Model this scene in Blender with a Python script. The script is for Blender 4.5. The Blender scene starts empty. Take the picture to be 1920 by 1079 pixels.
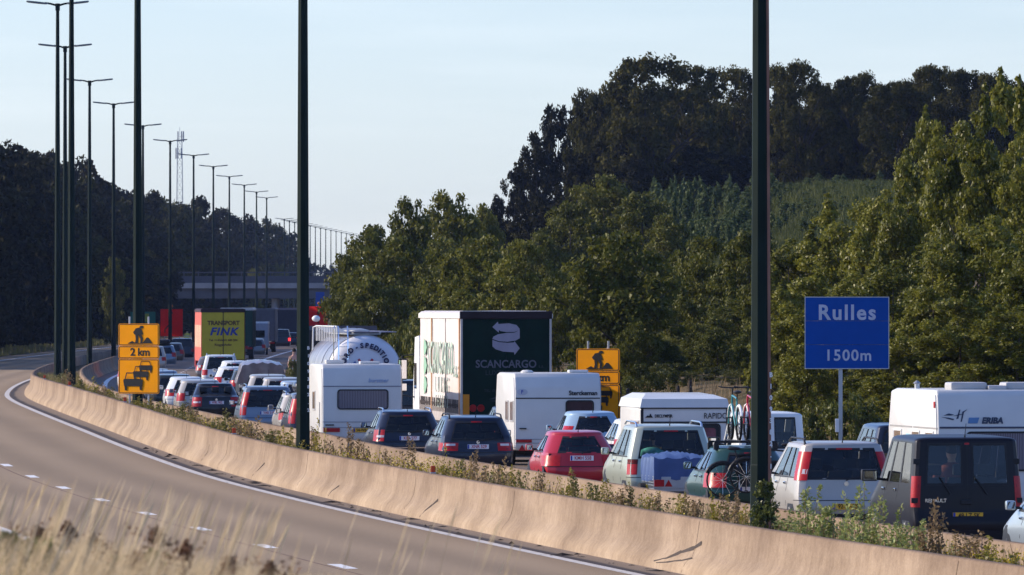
import bpy, bmesh, math, random
import numpy as np
from mathutils import Vector, Matrix

SC = bpy.context.scene
COL = SC.collection
R = math.radians

# ------------------------------------------------------------------ camera, light, exposure
F, HC, YH = 17500.0, 4.2, 575.0            # focal length in pixels of the 1920 px photograph, eye height, horizon row
cam = bpy.data.cameras.new('camera')
cam.sensor_width = 36.0
cam.lens = F / 1920.0 * 36.0
cam.clip_start, cam.clip_end = 1.0, 20000.0
cam.dof.use_dof = True
cam.dof.focus_distance = 215.0
cam.dof.aperture_fstop = 19
camo = bpy.data.objects.new('camera', cam)
COL.objects.link(camo)
camo.location = (0, 0, HC)
camo.rotation_euler = (R(90) + math.atan((YH - 539.5) / F), 0, 0)
SC.camera = camo

SUN_DIR = Vector((-0.87, 0.24, 0.41)).normalized()     # towards the sun: from the left, a little ahead
elev = math.asin(SUN_DIR.z)
azim = math.atan2(SUN_DIR.x, SUN_DIR.y)
W = bpy.data.worlds.new('World')
SC.world = W
W.use_nodes = True
nt = W.node_tree
bg = nt.nodes['Background']
sky = nt.nodes.new('ShaderNodeTexSky')
sky.sky_type = 'NISHITA'
sky.sun_disc = False
sky.sun_elevation = elev
sky.sun_rotation = azim
sky.air_density, sky.dust_density, sky.ozone_density = 1.0, 0.9, 2.0
sky.altitude = 350
hsv = nt.nodes.new('ShaderNodeMix')
hsv.data_type = 'RGBA'; hsv.blend_type = 'MULTIPLY'
hsv.inputs[0].default_value = 1.0
hsv.inputs[7].default_value = (0.80, 0.92, 1.32, 1)
nt.links.new(sky.outputs[0], hsv.inputs[6])
# thin streaks of high cloud
tc = nt.nodes.new('ShaderNodeTexCoord')
mp = nt.nodes.new('ShaderNodeMapping'); mp.inputs['Scale'].default_value = (9, 9, 95)
nz = nt.nodes.new('ShaderNodeTexNoise'); nz.inputs['Scale'].default_value = 2.2; nz.inputs['Detail'].default_value = 5
cr = nt.nodes.new('ShaderNodeValToRGB')
cr.color_ramp.elements[0].position = 0.5; cr.color_ramp.elements[0].color = (0, 0, 0, 1)
cr.color_ramp.elements[1].position = 0.75; cr.color_ramp.elements[1].color = (0.07, 0.07, 0.07, 1)
mx = nt.nodes.new('ShaderNodeMix'); mx.data_type = 'RGBA'
mx.inputs[7].default_value = (8.0, 8.0, 8.2, 1)
nt.links.new(tc.outputs['Generated'], mp.inputs[0]); nt.links.new(mp.outputs[0], nz.inputs[0])
nt.links.new(nz.outputs[0], cr.inputs[0]); nt.links.new(cr.outputs[0], mx.inputs[0])
nt.links.new(hsv.outputs[2], mx.inputs[6])
# pale band of low haze along the whole horizon, the same in every direction
sz = nt.nodes.new('ShaderNodeSeparateXYZ'); nt.links.new(tc.outputs['Generated'], sz.inputs[0])
hz = nt.nodes.new('ShaderNodeMapRange'); hz.interpolation_type = 'SMOOTHSTEP'
hz.inputs[1].default_value = -0.005; hz.inputs[2].default_value = 0.05; hz.inputs[3].default_value = 1.30; hz.inputs[4].default_value = 1.0
nt.links.new(sz.outputs[2], hz.inputs[0])
hm = nt.nodes.new('ShaderNodeVectorMath'); hm.operation = 'SCALE'
nt.links.new(mx.outputs[2], hm.inputs[0]); nt.links.new(hz.outputs[0], hm.inputs['Scale']); nt.links.new(hm.outputs[0], bg.inputs[0])
bg.inputs[1].default_value = 0.15

sl = bpy.data.lights.new('sun', 'SUN')
sl.energy = 4.7
sl.angle = R(0.53)
sl.color = (1.0, 0.86, 0.67)
so = bpy.data.objects.new('sun', sl)
COL.objects.link(so)
so.rotation_euler = SUN_DIR.to_track_quat('Z', 'Y').to_euler()
so.location = (-60, 200, 60)

vs = SC.view_settings
vs.view_transform = 'Standard'; vs.look = 'None'; vs.exposure = 0.25; vs.gamma = 1.0
vs.use_curve_mapping = False
cy = SC.cycles
cy.max_bounces = 6; cy.transparent_max_bounces = 12; cy.volume_bounces = 0
cy.diffuse_bounces = 2; cy.glossy_bounces = 3

# ------------------------------------------------------------------ road geometry
CT = np.array([[-200, 71], [-100, 49.5], [0, 30.0], [60, 19.2], [100, 12.5], [120, 9.25], [154.9, 4.12], [228.4, -5.13], [301.4, -12.09], [375, -17.72], [448.2, -21.82],
               [521.4, -24.97], [601.2, -27.1], [668.8, -28.5], [749.3, -29.5], [819, -30.1], [896.5, -30.6], [967.8, -31.05],
               [1043, -31.55], [1116, -32.0], [1183, -32.4], [1246, -32.76], [1350, -33.4], [1500, -36.0], [1700, -38.0], [1900, -38.5], [2100, -38.0], [2600, -36], [7000, -10]])
def _spline(tx, ty):
    # natural cubic interpolation by finite-difference Hermite slopes
    m = np.gradient(ty, tx)
    def f(t):
        t = np.asarray(t, float)
        i = np.clip(np.searchsorted(tx, t) - 1, 0, len(tx) - 2)
        h = tx[i + 1] - tx[i]; s = (t - tx[i]) / h
        return ((2*s**3 - 3*s**2 + 1) * ty[i] + (s**3 - 2*s**2 + s) * h * m[i] + (-2*s**3 + 3*s**2) * ty[i+1] + (s**3 - s**2) * h * m[i+1])
    return f
C = _spline(CT[:, 0], CT[:, 1])
def dC(t): return (C(np.asarray(t) + 2.0) - C(np.asarray(t) - 2.0)) / 4.0
ZK = np.array([[-200, -.3], [100, -.3], [125, -.24], [150, -.2], [165, -.15], [185, -.09], [205, -.03], [230, .06], [245, .16], [290, .4], [340, .48], [375, .42],
               [420, .25], [460, .1], [500, 0], [620, 0], [7000, 0]])
_zl = _spline(ZK[:, 0], ZK[:, 1])
def zL(t): return _zl(t)
ZR = 0.05
def sm(a, b, x):
    s = np.clip((np.asarray(x, float) - a) / (b - a), 0, 1)
    return s * s * (3 - 2 * s)
def W2(t, o):
    """world x, y of a point at distance t along the road and offset o to the right of its centre line"""
    c = C(t); d = dC(t); n = np.sqrt(1 + d * d)
    return c + o / n, t - o * d / n
def ground(t, o):
    t = np.asarray(t, float); o = np.asarray(o, float)
    zl, zr = zL(t), ZR
    z = zl + (zr - zl) * sm(-1.6, 1.6, o)
    z = z + 0.33 * (sm(-1.25, -1.05, o) - sm(1.05, 1.25, o))
    # embankment the photographer stands on, and the wooded bank on the far left
    lo = np.clip(-13.2 - o, 0, None)
    z = z + 3.2 * sm(0, 9.0, lo) * (1 - sm(44, 78, t)) + (0.5 * sm(0, 4, lo) + 3.0 * sm(5, 40, lo)) * sm(140, 500, t)
    ro = np.clip(o - 12.6, 0, None)
    hill = 7.0 * sm(14, 40, ro) * sm(420, 720, t) * (1 - sm(1150, 1500, t)) + 3.0 * sm(10, 30, ro) * sm(200, 420, t)
    z = z + 1.7 * sm(0.4, 6.5, ro) + 0.9 * sm(6, 20, ro) + hill
    return z
def at(px, py, d):
    """world point seen at pixel (px, py) of the photograph at depth d"""
    return Vector(((px - 960) * d / F, d, HC - (py - YH) * d / F))
def heading(t): return math.atan(-float(dC(t)))
def offs(x, t): return (x - float(C(t))) / math.sqrt(1 + float(dC(t))**2)

# ------------------------------------------------------------------ materials
MATS = {}
def mat(name, col, rough=0.6, metal=0.0, spec=0.25, coat=0.0, var=0.10, scale=3.0, bump=0.0, bscale=40.0, emit=None, estr=0.0, trans=None):
    if name in MATS: return MATS[name]
    m = bpy.data.materials.new(name); m.use_nodes = True
    n = m.node_tree.nodes; l = m.node_tree.links; b = n['Principled BSDF']
    b.inputs['Roughness'].default_value = rough; b.inputs['Metallic'].default_value = metal
    b.inputs['Specular IOR Level'].default_value = spec
    b.inputs['Coat Weight'].default_value = coat; b.inputs['Coat Roughness'].default_value = 0.05
    c = (*col, 1)
    if var > 0:
        t = n.new('ShaderNodeTexCoord'); x = n.new('ShaderNodeTexNoise')
        x.inputs['Scale'].default_value = scale; x.inputs['Detail'].default_value = 4
        r = n.new('ShaderNodeMapRange'); r.inputs[1].default_value = 0.3; r.inputs[2].default_value = 0.7
        r.inputs[3].default_value = 1 - var; r.inputs[4].default_value = 1 + var
        v = n.new('ShaderNodeVectorMath'); v.operation = 'SCALE'; v.inputs[0].default_value = col
        l.new(t.outputs['Object'], x.inputs[0]); l.new(x.outputs[0], r.inputs[0]); l.new(r.outputs[0], v.inputs['Scale'])
        l.new(v.outputs[0], b.inputs['Base Color'])
    else:
        b.inputs['Base Color'].default_value = c
    if bump > 0:
        t = n.new('ShaderNodeTexCoord'); x = n.new('ShaderNodeTexNoise'); x.inputs['Scale'].default_value = bscale; x.inputs['Detail'].default_value = 3
        k = n.new('ShaderNodeBump'); k.inputs['Strength'].default_value = bump; k.inputs['Distance'].default_value = 0.02
        l.new(t.outputs['Object'], x.inputs[0]); l.new(x.outputs[0], k.inputs['Height']); l.new(k.outputs[0], b.inputs['Normal'])
    if emit:
        b.inputs['Emission Color'].default_value = (*emit, 1); b.inputs['Emission Strength'].default_value = estr
    MATS[name] = m
    return m
def paint(name, col, metal=0.0, rough=0.32): return mat('paint_' + name, col, rough, metal, 0.3, 0.38, 0.05, 1.5)
def glass_mat(name, tint, op):
    """car window: clear tinted sheet with a Fresnel reflection; op = share of light the tint stops"""
    if name in MATS: return MATS[name]
    m = bpy.data.materials.new(name); m.use_nodes = True
    n = m.node_tree.nodes; l = m.node_tree.links
    n.remove(n['Principled BSDF'])
    o = n['Material Output']
    tr = n.new('ShaderNodeBsdfTransparent'); tr.inputs[0].default_value = (*tint, 1)
    df = n.new('ShaderNodeBsdfDiffuse'); df.inputs[0].default_value = (.012, .014, .016, 1)
    a = n.new('ShaderNodeMixShader'); a.inputs[0].default_value = op
    gl = n.new('ShaderNodeBsdfGlossy'); gl.inputs[0].default_value = (1, 1, 1, 1); gl.inputs['Roughness'].default_value = 0.03
    fr = n.new('ShaderNodeFresnel'); fr.inputs[0].default_value = 1.5
    b = n.new('ShaderNodeMixShader')
    l.new(tr.outputs[0], a.inputs[1]); l.new(df.outputs[0], a.inputs[2])
    l.new(fr.outputs[0], b.inputs[0]); l.new(a.outputs[0], b.inputs[1]); l.new(gl.outputs[0], b.inputs[2])
    l.new(b.outputs[0], o.inputs[0])
    MATS[name] = m
    return m
def leaf_mat(name, col, col2, trans=0.35, rough=0.42, spec=0.22):
    if name in MATS: return MATS[name]
    m = bpy.data.materials.new(name); m.use_nodes = True
    n = m.node_tree.nodes; l = m.node_tree.links; b = n['Principled BSDF']
    g = n.new('ShaderNodeNewGeometry'); oi = n.new('ShaderNodeObjectInfo')
    mxn = n.new('ShaderNodeMix'); mxn.data_type = 'RGBA'
    mxn.inputs[6].default_value = (*col, 1); mxn.inputs[7].default_value = (*col2, 1)
    ad = n.new('ShaderNodeMath'); ad.operation = 'ADD'
    s1 = n.new('ShaderNodeMath'); s1.operation = 'MULTIPLY'; s1.inputs[1].default_value = 0.6
    s2 = n.new('ShaderNodeMath'); s2.operation = 'MULTIPLY'; s2.inputs[1].default_value = 0.4
    l.new(g.outputs['Random Per Island'], s1.inputs[0]); l.new(oi.outputs['Random'], s2.inputs[0])
    l.new(s1.outputs[0], ad.inputs[0]); l.new(s2.outputs[0], ad.inputs[1]); l.new(ad.outputs[0], mxn.inputs[0])
    l.new(mxn.outputs[2], b.inputs['Base Color'])
    b.inputs['Roughness'].default_value = rough; b.inputs['Specular IOR Level'].default_value = spec
    t = n.new('ShaderNodeBsdfTranslucent'); l.new(mxn.outputs[2], t.inputs[0])
    ms = n.new('ShaderNodeMixShader'); ms.inputs[0].default_value = trans
    l.new(b.outputs[0], ms.inputs[1]); l.new(t.outputs[0], ms.inputs[2]); l.new(ms.outputs[0], n['Material Output'].inputs[0])
    MATS[name] = m
    return m

# ------------------------------------------------------------------ mesh building
class MB:
    def __init__(s): s.v = []; s.f = []; s.m = []; s.mi = 0
    def add(s, vs, fs):
        k = len(s.v); s.v += [tuple(v) for v in vs]
        for f in fs: s.f.append([i + k for i in f]); s.m.append(s.mi)
        return s
    def box(s, x0, x1, y0, y1, z0, z1):
        return s.add([(x0,y0,z0),(x1,y0,z0),(x1,y1,z0),(x0,y1,z0),(x0,y0,z1),(x1,y0,z1),(x1,y1,z1),(x0,y1,z1)],
                     [(0,3,2,1),(4,5,6,7),(0,1,5,4),(1,2,6,5),(2,3,7,6),(3,0,4,7)])
    def bbox(s, x0, x1, y0, y1, z0, z1, b=0.02):
        """box with chamfered edges"""
        b = min(b, (x1-x0)*.45, (y1-y0)*.45, (z1-z0)*.45)
        bm = bmesh.new(); bmesh.ops.create_cube(bm, size=1)
        for v in bm.verts: v.co = ((x0+x1)/2 + v.co.x*(x1-x0), (y0+y1)/2 + v.co.y*(y1-y0), (z0+z1)/2 + v.co.z*(z1-z0))
        bmesh.ops.bevel(bm, geom=bm.edges[:], offset=b, segments=2, affect='EDGES', profile=.6)
        bm.verts.index_update()
        s.add([v.co[:] for v in bm.verts], [[v.index for v in f.verts] for f in bm.faces]); bm.free(); return s
    def tube(s, pts, r, n=8, caps=True):
        pts = [Vector(p) for p in pts]; rs = r if isinstance(r, (list, tuple)) else [r] * len(pts)
        k = len(s.v); vs = []; fs = []
        up = None
        for i, p in enumerate(pts):
            a = pts[max(i-1, 0)]; c = pts[min(i+1, len(pts)-1)]; t = (c - a).normalized()
            if up is None: up = Vector((0, 0, 1)) if abs(t.z) < .9 else Vector((0, 1, 0))
            x = t.cross(up)
            if x.length < 1e-4: x = t.cross(Vector((1, 0, 0)))
            x.normalize(); y = x.cross(t).normalized(); up = y
            for j in range(n):
                q = 2 * math.pi * (j + .5) / n
                vs.append(p + (x * math.cos(q) + y * math.sin(q)) * rs[i])
        for i in range(len(pts) - 1):
            for j in range(n):
                j2 = (j + 1) % n
                fs.append((i*n+j, i*n+j2, (i+1)*n+j2, (i+1)*n+j))
        if caps:
            fs.append(tuple(range(n))[::-1]); fs.append(tuple((len(pts)-1)*n + j for j in range(n)))
        return s.add(vs, fs)
    def cyl(s, c, axis, r, h, n=20, r2=None):
        a = Vector(axis).normalized(); c = Vector(c)
        return s.tube([c - a*h/2, c + a*h/2], [r, r if r2 is None else r2], n)
    def lathe(s, prof, c, axis, n=24, up=None):
        """prof: (r, h) pairs turned about axis through c"""
        a = Vector(axis).normalized(); c = Vector(c)
        x = a.orthogonal().normalized(); y = a.cross(x)
        vs = []; fs = []
        for r, h in prof:
            for j in range(n):
                q = 2*math.pi*j/n; vs.append(c + a*h + (x*math.cos(q) + y*math.sin(q))*max(r, 1e-4))
        for i in range(len(prof)-1):
            for j in range(n): fs.append((i*n+j, i*n+(j+1)%n, (i+1)*n+(j+1)%n, (i+1)*n+j))
        fs.append(tuple(range(n))[::-1]); fs.append(tuple((len(prof)-1)*n+j for j in range(n)))
        return s.add(vs, fs)
    def prism(s, poly, M, h):
        """polygon in a plane (x, y) extruded by h along its normal, placed by matrix M"""
        n = len(poly)
        vs = [M @ Vector((p[0], p[1], 0)) for p in poly] + [M @ Vector((p[0], p[1], h)) for p in poly]
        return s.add(vs, [tuple(range(n))[::-1], tuple(range(n, 2*n))] + [(i, (i+1) % n, n+(i+1) % n, n+i) for i in range(n)])
    def ellipsoid(s, c, r, n=14, m=8):
        vs = []; fs = []
        for i in range(m+1):
            a = math.pi*i/m
            for j in range(n):
                q = 2*math.pi*j/n
                vs.append((c[0]+r[0]*math.sin(a)*math.cos(q), c[1]+r[1]*math.sin(a)*math.sin(q), c[2]-r[2]*math.cos(a)))
        for i in range(m):
            for j in range(n): fs.append((i*n+j, i*n+(j+1)%n, (i+1)*n+(j+1)%n, (i+1)*n+j))
        return s.add(vs, fs)
    def mesh(s, name, mats, smooth=None):
        me = bpy.data.meshes.new(name); me.from_pydata(s.v, [], s.f)
        for m in (mats if isinstance(mats, (list, tuple)) else [mats]): me.materials.append(m)
        if any(s.m): me.polygons.foreach_set('material_index', s.m)
        if smooth is not None:
            bm = bmesh.new(); bm.from_mesh(me)
            bmesh.ops.remove_doubles(bm, verts=bm.verts, dist=1e-5)
            bmesh.ops.recalc_face_normals(bm, faces=bm.faces)
            for f in bm.faces: f.smooth = True
            for e in bm.edges:
                if len(e.link_faces) == 2 and e.calc_face_angle(0) > R(smooth): e.smooth = False
            bm.to_mesh(me); bm.free()
        me.update(); return me
    def build(s, name, mats, parent=None, smooth=None):
        return link(name, s.mesh(name, mats, smooth), parent)
def link(name, me, parent=None):
    o = bpy.data.objects.new(name, me); COL.objects.link(o)
    if parent: o.parent = parent
    return o
def tag(o, label=None, cat=None, group=None, kind=None):
    if label: o['label'] = label
    if cat: o['category'] = cat
    if group: o['group'] = group
    if kind: o['kind'] = kind
    return o
def thing(name, label, cat, loc=(0,0,0), rz=0.0, group=None):
    o = bpy.data.objects.new(name, None); COL.objects.link(o)
    o.location = loc; o.rotation_euler = (0, 0, rz); o.empty_display_size = .2
    return tag(o, label, cat, group)
def copy_thing(root, loc, rz, label, group=None, scale=1.0):
    r = root.copy(); COL.objects.link(r); r.location = loc; r.rotation_euler = (0, 0, rz)
    r.scale = scale if isinstance(scale, tuple) else (scale,)*3
    r['label'] = label
    if group: r['group'] = group
    for ch in root.children:
        c = ch.copy(); COL.objects.link(c); c.parent = r
        for g in ch.children:
            d = g.copy(); COL.objects.link(d); d.parent = c
    return r
def np_mesh(name, V, Q, mats):
    """mesh from numpy: V (n,3), Q (m,k) faces of k corners"""
    me = bpy.data.meshes.new(name)
    me.vertices.add(len(V)); me.vertices.foreach_set('co', np.ascontiguousarray(V, np.float32).ravel())
    k = Q.shape[1]; me.loops.add(Q.size); me.loops.foreach_set('vertex_index', np.ascontiguousarray(Q, np.int32).ravel())
    me.polygons.add(len(Q)); me.polygons.foreach_set('loop_start', np.arange(0, Q.size, k, dtype=np.int32))
    for m in (mats if isinstance(mats, (list, tuple)) else [mats]): me.materials.append(m)
    me.update(calc_edges=True); return me
_TXT = {}
def text_mesh(s, size, bold=0.0, shear=0.0, space=1.0, width=1.0, depth=0.004):
    k = (s, size, bold, shear, space, width, depth)
    if k in _TXT: return _TXT[k]
    cu = bpy.data.curves.new('lettering', 'FONT')
    cu.body = s; cu.size = size; cu.offset = bold; cu.shear = shear; cu.space_character = space
    cu.align_x = 'CENTER'; cu.align_y = 'CENTER'; cu.extrude = depth / 2; cu.resolution_u = 3
    o = bpy.data.objects.new('lettering_source', cu)
    me = bpy.data.meshes.new_from_object(o)
    bpy.data.objects.remove(o); bpy.data.curves.remove(cu)
    n = len(me.vertices); co = np.empty(n*3, np.float32); me.vertices.foreach_get('co', co); co = co.reshape(-1, 3); co[:, 0] *= width
    me.vertices.foreach_set('co', co.ravel())
    _TXT[k] = me
    return me
def text(s, size, m, parent, loc, rot=(R(90), 0, 0), name='lettering', **kw):
    me = text_mesh(s, size, **kw)
    me = me.copy(); me.materials.clear(); me.materials.append(m)
    o = link(name, me, parent); o.location = loc; o.rotation_euler = rot
    return o
REAR = (R(90), 0, 0)
LEFT = (R(90), 0, R(-90))

# ------------------------------------------------------------------ shared materials
M = dict(
    rubber=mat('rubber', (.018, .018, .019), .75, var=.2), black=mat('black_plastic', (.02, .02, .022), .5, var=.15),
    grey=mat('grey_plastic', (.10, .10, .105), .55), rim=mat('alloy', (.22, .22, .23), .6, .3),
    chrome=mat('chrome', (.75, .75, .76), .15, 1.0, var=0), steel=mat('galvanised_steel', (.42, .43, .44), .45, .7),
    seat=mat('seat_cloth', (.035, .036, .04), .9), trim=mat('interior_trim', (.03, .03, .032), .85),
    lampred=mat('lamp_red', (.42, .010, .012), .3, spec=.3, coat=.0, var=.15, scale=14), lampor=mat('lamp_orange', (.6, .19, .02), .15, coat=.6),
    lampclear=mat('lamp_clear', (.62, .58, .58), .12, coat=.6), brake=mat('lamp_lit_red', (.5, .02, .02), .2, emit=(1, .03, .03), estr=2.2),
    platewhite=mat('plate_white', (.72, .72, .76), .4), plateyellow=mat('plate_yellow', (.78, .42, .03), .4), redink=mat('red_ink', (.45, .05, .07), .5, var=0),
    blackink=mat('black_ink', (.012, .012, .014), .5, var=0), blueink=mat('blue_ink', (.02, .05, .32), .5, var=0), white=mat('white_paint', (.78, .78, .76), .45, coat=.2, var=.04),
    gwin=glass_mat('window_glass', (.84, .90, .88), .06), gdark=glass_mat('privacy_glass', (.28, .32, .33), .45), gsolid=glass_mat('far_window_glass', (.1, .1, .1), .92),
    skin=mat('skin', (.48, .28, .2), .6), hair=mat('dark_hair', (.02, .016, .014), .8), yellow=mat('sign_amber', (.95, .345, .002), .7, spec=.08, var=.05),
    postgreen=mat('pole_paint', (.008, .018, .015), .6, spec=.07, var=.25, scale=1.2), pole_brown=mat('pole_strip_brown', (.22, .095, .06), .5, var=.25, scale=2.0),
    tyre=mat('tyre', (.02, .02, .02), .85, var=.25, scale=9),
)
# ------------------------------------------------------------------ sky is the world; the ground
rnd = random.Random(7)
rng = np.random.default_rng(11)
def node_mat(name):
    m = bpy.data.materials.new(name); m.use_nodes = True
    return m, m.node_tree.nodes, m.node_tree.links, m.node_tree.nodes['Principled BSDF']
def ramp(n, els, interp='LINEAR'):
    r = n.new('ShaderNodeValToRGB'); r.color_ramp.interpolation = interp
    while len(r.color_ramp.elements) < len(els): r.color_ramp.elements.new(.5)
    for e, (p, c) in zip(r.color_ramp.elements, els): e.position = p; e.color = (*c, 1)
    return r
def noise(n, l, vec, scale, detail=4, stretch=None):
    x = n.new('ShaderNodeTexNoise'); x.inputs['Scale'].default_value = scale; x.inputs['Detail'].default_value = detail
    if stretch:
        mp_ = n.new('ShaderNodeMapping'); mp_.inputs['Scale'].default_value = stretch
        l.new(vec, mp_.inputs[0]); vec = mp_.outputs[0]
    l.new(vec, x.inputs[0]); return x
def mixc(n, l, a, b, f=None, mode='MIX', fac=1.0):
    x = n.new('ShaderNodeMix'); x.data_type = 'RGBA'; x.blend_type = mode; x.inputs[0].default_value = fac
    if f is not None: l.new(f, x.inputs[0])
    for i, q in ((6, a), (7, b)):
        if isinstance(q, tuple): x.inputs[i].default_value = (*q, 1)
        else: l.new(q, x.inputs[i])
    return x.outputs[2]
def bump(n, l, b, h, strength=.3, dist=.02):
    k = n.new('ShaderNodeBump'); k.inputs['Strength'].default_value = strength; k.inputs['Distance'].default_value = dist
    l.new(h, k.inputs['Height']); l.new(k.outputs[0], b.inputs['Normal'])

# soil and dry grass
mg, n, l, b = node_mat('verge_soil')
tcg = n.new('ShaderNodeTexCoord')
x1 = noise(n, l, tcg.outputs['Object'], .35, 6); x2 = noise(n, l, tcg.outputs['Object'], 6, 5)
rg = ramp(n, [(.30, (.09, .08, .03)), (.48, (.20, .15, .075)), (.62, (.30, .215, .12)), (.75, (.14, .115, .05))])
l.new(x1.outputs[0], rg.inputs[0])
l.new(mixc(n, l, rg.outputs[0], (.05, .045, .02), x2.outputs[0], 'MULTIPLY', .5), b.inputs['Base Color'])
b.inputs['Roughness'].default_value = 1; b.inputs['Specular IOR Level'].default_value = .1
bump(n, l, b, x2.outputs[0], .8, .08)

ts = np.concatenate([np.arange(-60, 110, 10), np.arange(110, 480, 4), np.arange(480, 1500, 12), np.array([1500, 1600, 1750, 2000, 2400, 2800, 3300])])
os_ = np.array([-600, -300, -150, -90, -60, -45, -35, -28, -24, -21, -18.5, -16.5, -15, -14, -13.2, -12.7, -11, -8, -5, -3, -1.62, -1.5, -1.25, -1.15, -1.05, -.5, 0, .5, 1.05, 1.15, 1.25, 1.5, 1.62, 3, 6, 9, 12.2, 12.9, 13.5, 14.3, 15.3, 16.5, 18, 20, 22.5, 25, 28, 32, 37, 43, 50, 60, 80, 120, 200, 350, 600])
T, O = np.meshgrid(ts, os_, indexing='ij')
Xg, Yg = W2(T, O)
Zg = ground(T, O) - .012
V = np.stack([Xg, Yg, Zg], -1).reshape(-1, 3)
nt_, no_ = len(ts), len(os_)
I = np.arange(nt_*no_).reshape(nt_, no_)
Q = np.stack([I[:-1, :-1], I[:-1, 1:], I[1:, 1:], I[1:, :-1]], -1).reshape(-1, 4)
g = link('ground', np_mesh('ground', V, Q, mg)); tag(g, kind='structure')
for p in g.data.polygons: p.use_smooth = True

def strip(name, offs_, t0, t1, zf, m, lift=0.0, step=4.0, mesh_only=False):
    ts_ = np.concatenate([np.arange(t0, t1, step), [t1]])
    T_, O_ = np.meshgrid(ts_, np.array(offs_, float), indexing='ij')
    x, y = W2(T_, O_)
    z = zf(T_) + lift + 0*O_ if callable(zf) else np.full_like(T_, zf + lift)
    V_ = np.stack([x, y, z], -1).reshape(-1, 3)
    a, b_ = T_.shape; I_ = np.arange(a*b_).reshape(a, b_)
    Q_ = np.stack([I_[:-1, :-1], I_[:-1, 1:], I_[1:, 1:], I_[1:, :-1]], -1).reshape(-1, 4)
    me = np_mesh(name, V_, Q_, m)
    uv = me.uv_layers.new(name='UVMap')
    uvs = np.stack([O_.reshape(-1)[Q_.ravel()], T_.reshape(-1)[Q_.ravel()]], -1)
    uv.data.foreach_set('uv', uvs.astype(np.float32).ravel())
    return me if mesh_only else link(name, me)

# asphalt: colour follows the wheel tracks and the dirt along the barrier
def asphalt(name, base, edge):
    m, n, l, b = node_mat(name)
    u = n.new('ShaderNodeUVMap'); sp = n.new('ShaderNodeSeparateXYZ'); l.new(u.outputs[0], sp.inputs[0])
    fine = noise(n, l, u.outputs[0], 14, 6, (1, .22, 1)); blot = noise(n, l, u.outputs[0], .5, 5, (1, .12, 1)); grit = noise(n, l, u.outputs[0], 70, 3, (1, .3, 1))
    c0 = mixc(n, l, tuple(v*.86 for v in base), tuple(v*1.14 for v in base), fine.outputs[0])
    c1 = mixc(n, l, c0, tuple(v*1.3 for v in base), blot.outputs[0], 'MIX')
    mr = n.new('ShaderNodeMapRange'); mr.inputs[1].default_value = .45; mr.inputs[2].default_value = .75; mr.inputs[3].default_value = 0; mr.inputs[4].default_value = .3
    l.new(blot.outputs[0], mr.inputs[0])
    c1 = mixc(n, l, c0, tuple(v*1.35 for v in base), mr.outputs[0])
    gr = n.new('ShaderNodeMapRange'); gr.inputs[1].default_value = .35; gr.inputs[2].default_value = .65; gr.inputs[3].default_value = .72; gr.inputs[4].default_value = 1.25
    l.new(grit.outputs[0], gr.inputs[0])
    gv = n.new('ShaderNodeVectorMath'); gv.operation = 'SCALE'; l.new(c1, gv.inputs[0]); l.new(gr.outputs[0], gv.inputs['Scale'])
    # tracks: a soft dark pair in each lane
    wv = n.new('ShaderNodeMath'); wv.operation = 'SINE'
    ml = n.new('ShaderNodeMath'); ml.operation = 'MULTIPLY'; ml.inputs[1].default_value = 2*math.pi/1.85
    l.new(sp.outputs[0], ml.inputs[0]); l.new(ml.outputs[0], wv.inputs[0])
    tr = n.new('ShaderNodeMapRange'); tr.inputs[1].default_value = -1; tr.inputs[2].default_value = 1; tr.inputs[3].default_value = .87; tr.inputs[4].default_value = 1.07
    l.new(wv.outputs[0], tr.inputs[0])
    tv = n.new('ShaderNodeVectorMath'); tv.operation = 'SCALE'; l.new(gv.outputs[0], tv.inputs[0]); l.new(tr.outputs[0], tv.inputs['Scale'])
    if edge:
        wob = noise(n, l, u.outputs[0], 1.2, 4, (.6, .1, 1))
        ofs = n.new('ShaderNodeMath'); ofs.operation = 'MULTIPLY_ADD'; ofs.inputs[1].default_value = .16
        l.new(wob.outputs[0], ofs.inputs[0]); l.new(sp.outputs[0], ofs.inputs[2])
        mr2 = n.new('ShaderNodeMapRange'); mr2.inputs[1].default_value = -2.6; mr2.inputs[2].default_value = -1.4
        l.new(ofs.outputs[0], mr2.inputs[0])
        bands = ramp(n, [(0, base), (.33, base), (.38, (.15, .11, .085)), (.43, (.062, .055, .056)), (.53, (.075, .064, .062)), (.62, (.23, .178, .13)), (1, (.27, .21, .16))])
        l.new(mr2.outputs[0], bands.inputs[0])
        fm = n.new('ShaderNodeMapRange'); fm.inputs[1].default_value = .30; fm.inputs[2].default_value = .38; l.new(mr2.outputs[0], fm.inputs[0])
        bl = mixc(n, l, bands.outputs[0], (.5, .5, .5), None, 'MIX', 0.0)
        b2 = n.new('ShaderNodeVectorMath'); b2.operation = 'SCALE'; l.new(bl, b2.inputs[0]); l.new(gr.outputs[0], b2.inputs['Scale'])
        l.new(mixc(n, l, tv.outputs[0], b2.outputs[0], fm.outputs[0]), b.inputs['Base Color'])
    else:
        l.new(tv.outputs[0], b.inputs['Base Color'])
    b.inputs['Roughness'].default_value = .92; b.inputs['Specular IOR Level'].default_value = .1
    bump(n, l, b, grit.outputs[0], .35, .01)
    return m
m_asph = asphalt('asphalt_left', (.315, .232, .148), True)
m_asph2 = asphalt('asphalt_right', (.22, .17, .135), False)
road = strip('road', [-12.7, -11, -9, -7, -5, -3.2, -2.6, -2.2, -1.9, -1.6, -1.45], -60, 1600, zL, m_asph); tag(road, kind='structure')
road2 = strip('road', [1.45, 2, 3, 5, 7, 9, 11, 12.5], -60, 1600, ZR, m_asph2); tag(road2, kind='structure')
mwl, n, l, b = node_mat('road_paint')
tcw = n.new('ShaderNodeUVMap'); xw = noise(n, l, tcw.outputs[0], 9, 5, (1, .2, 1))
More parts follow.
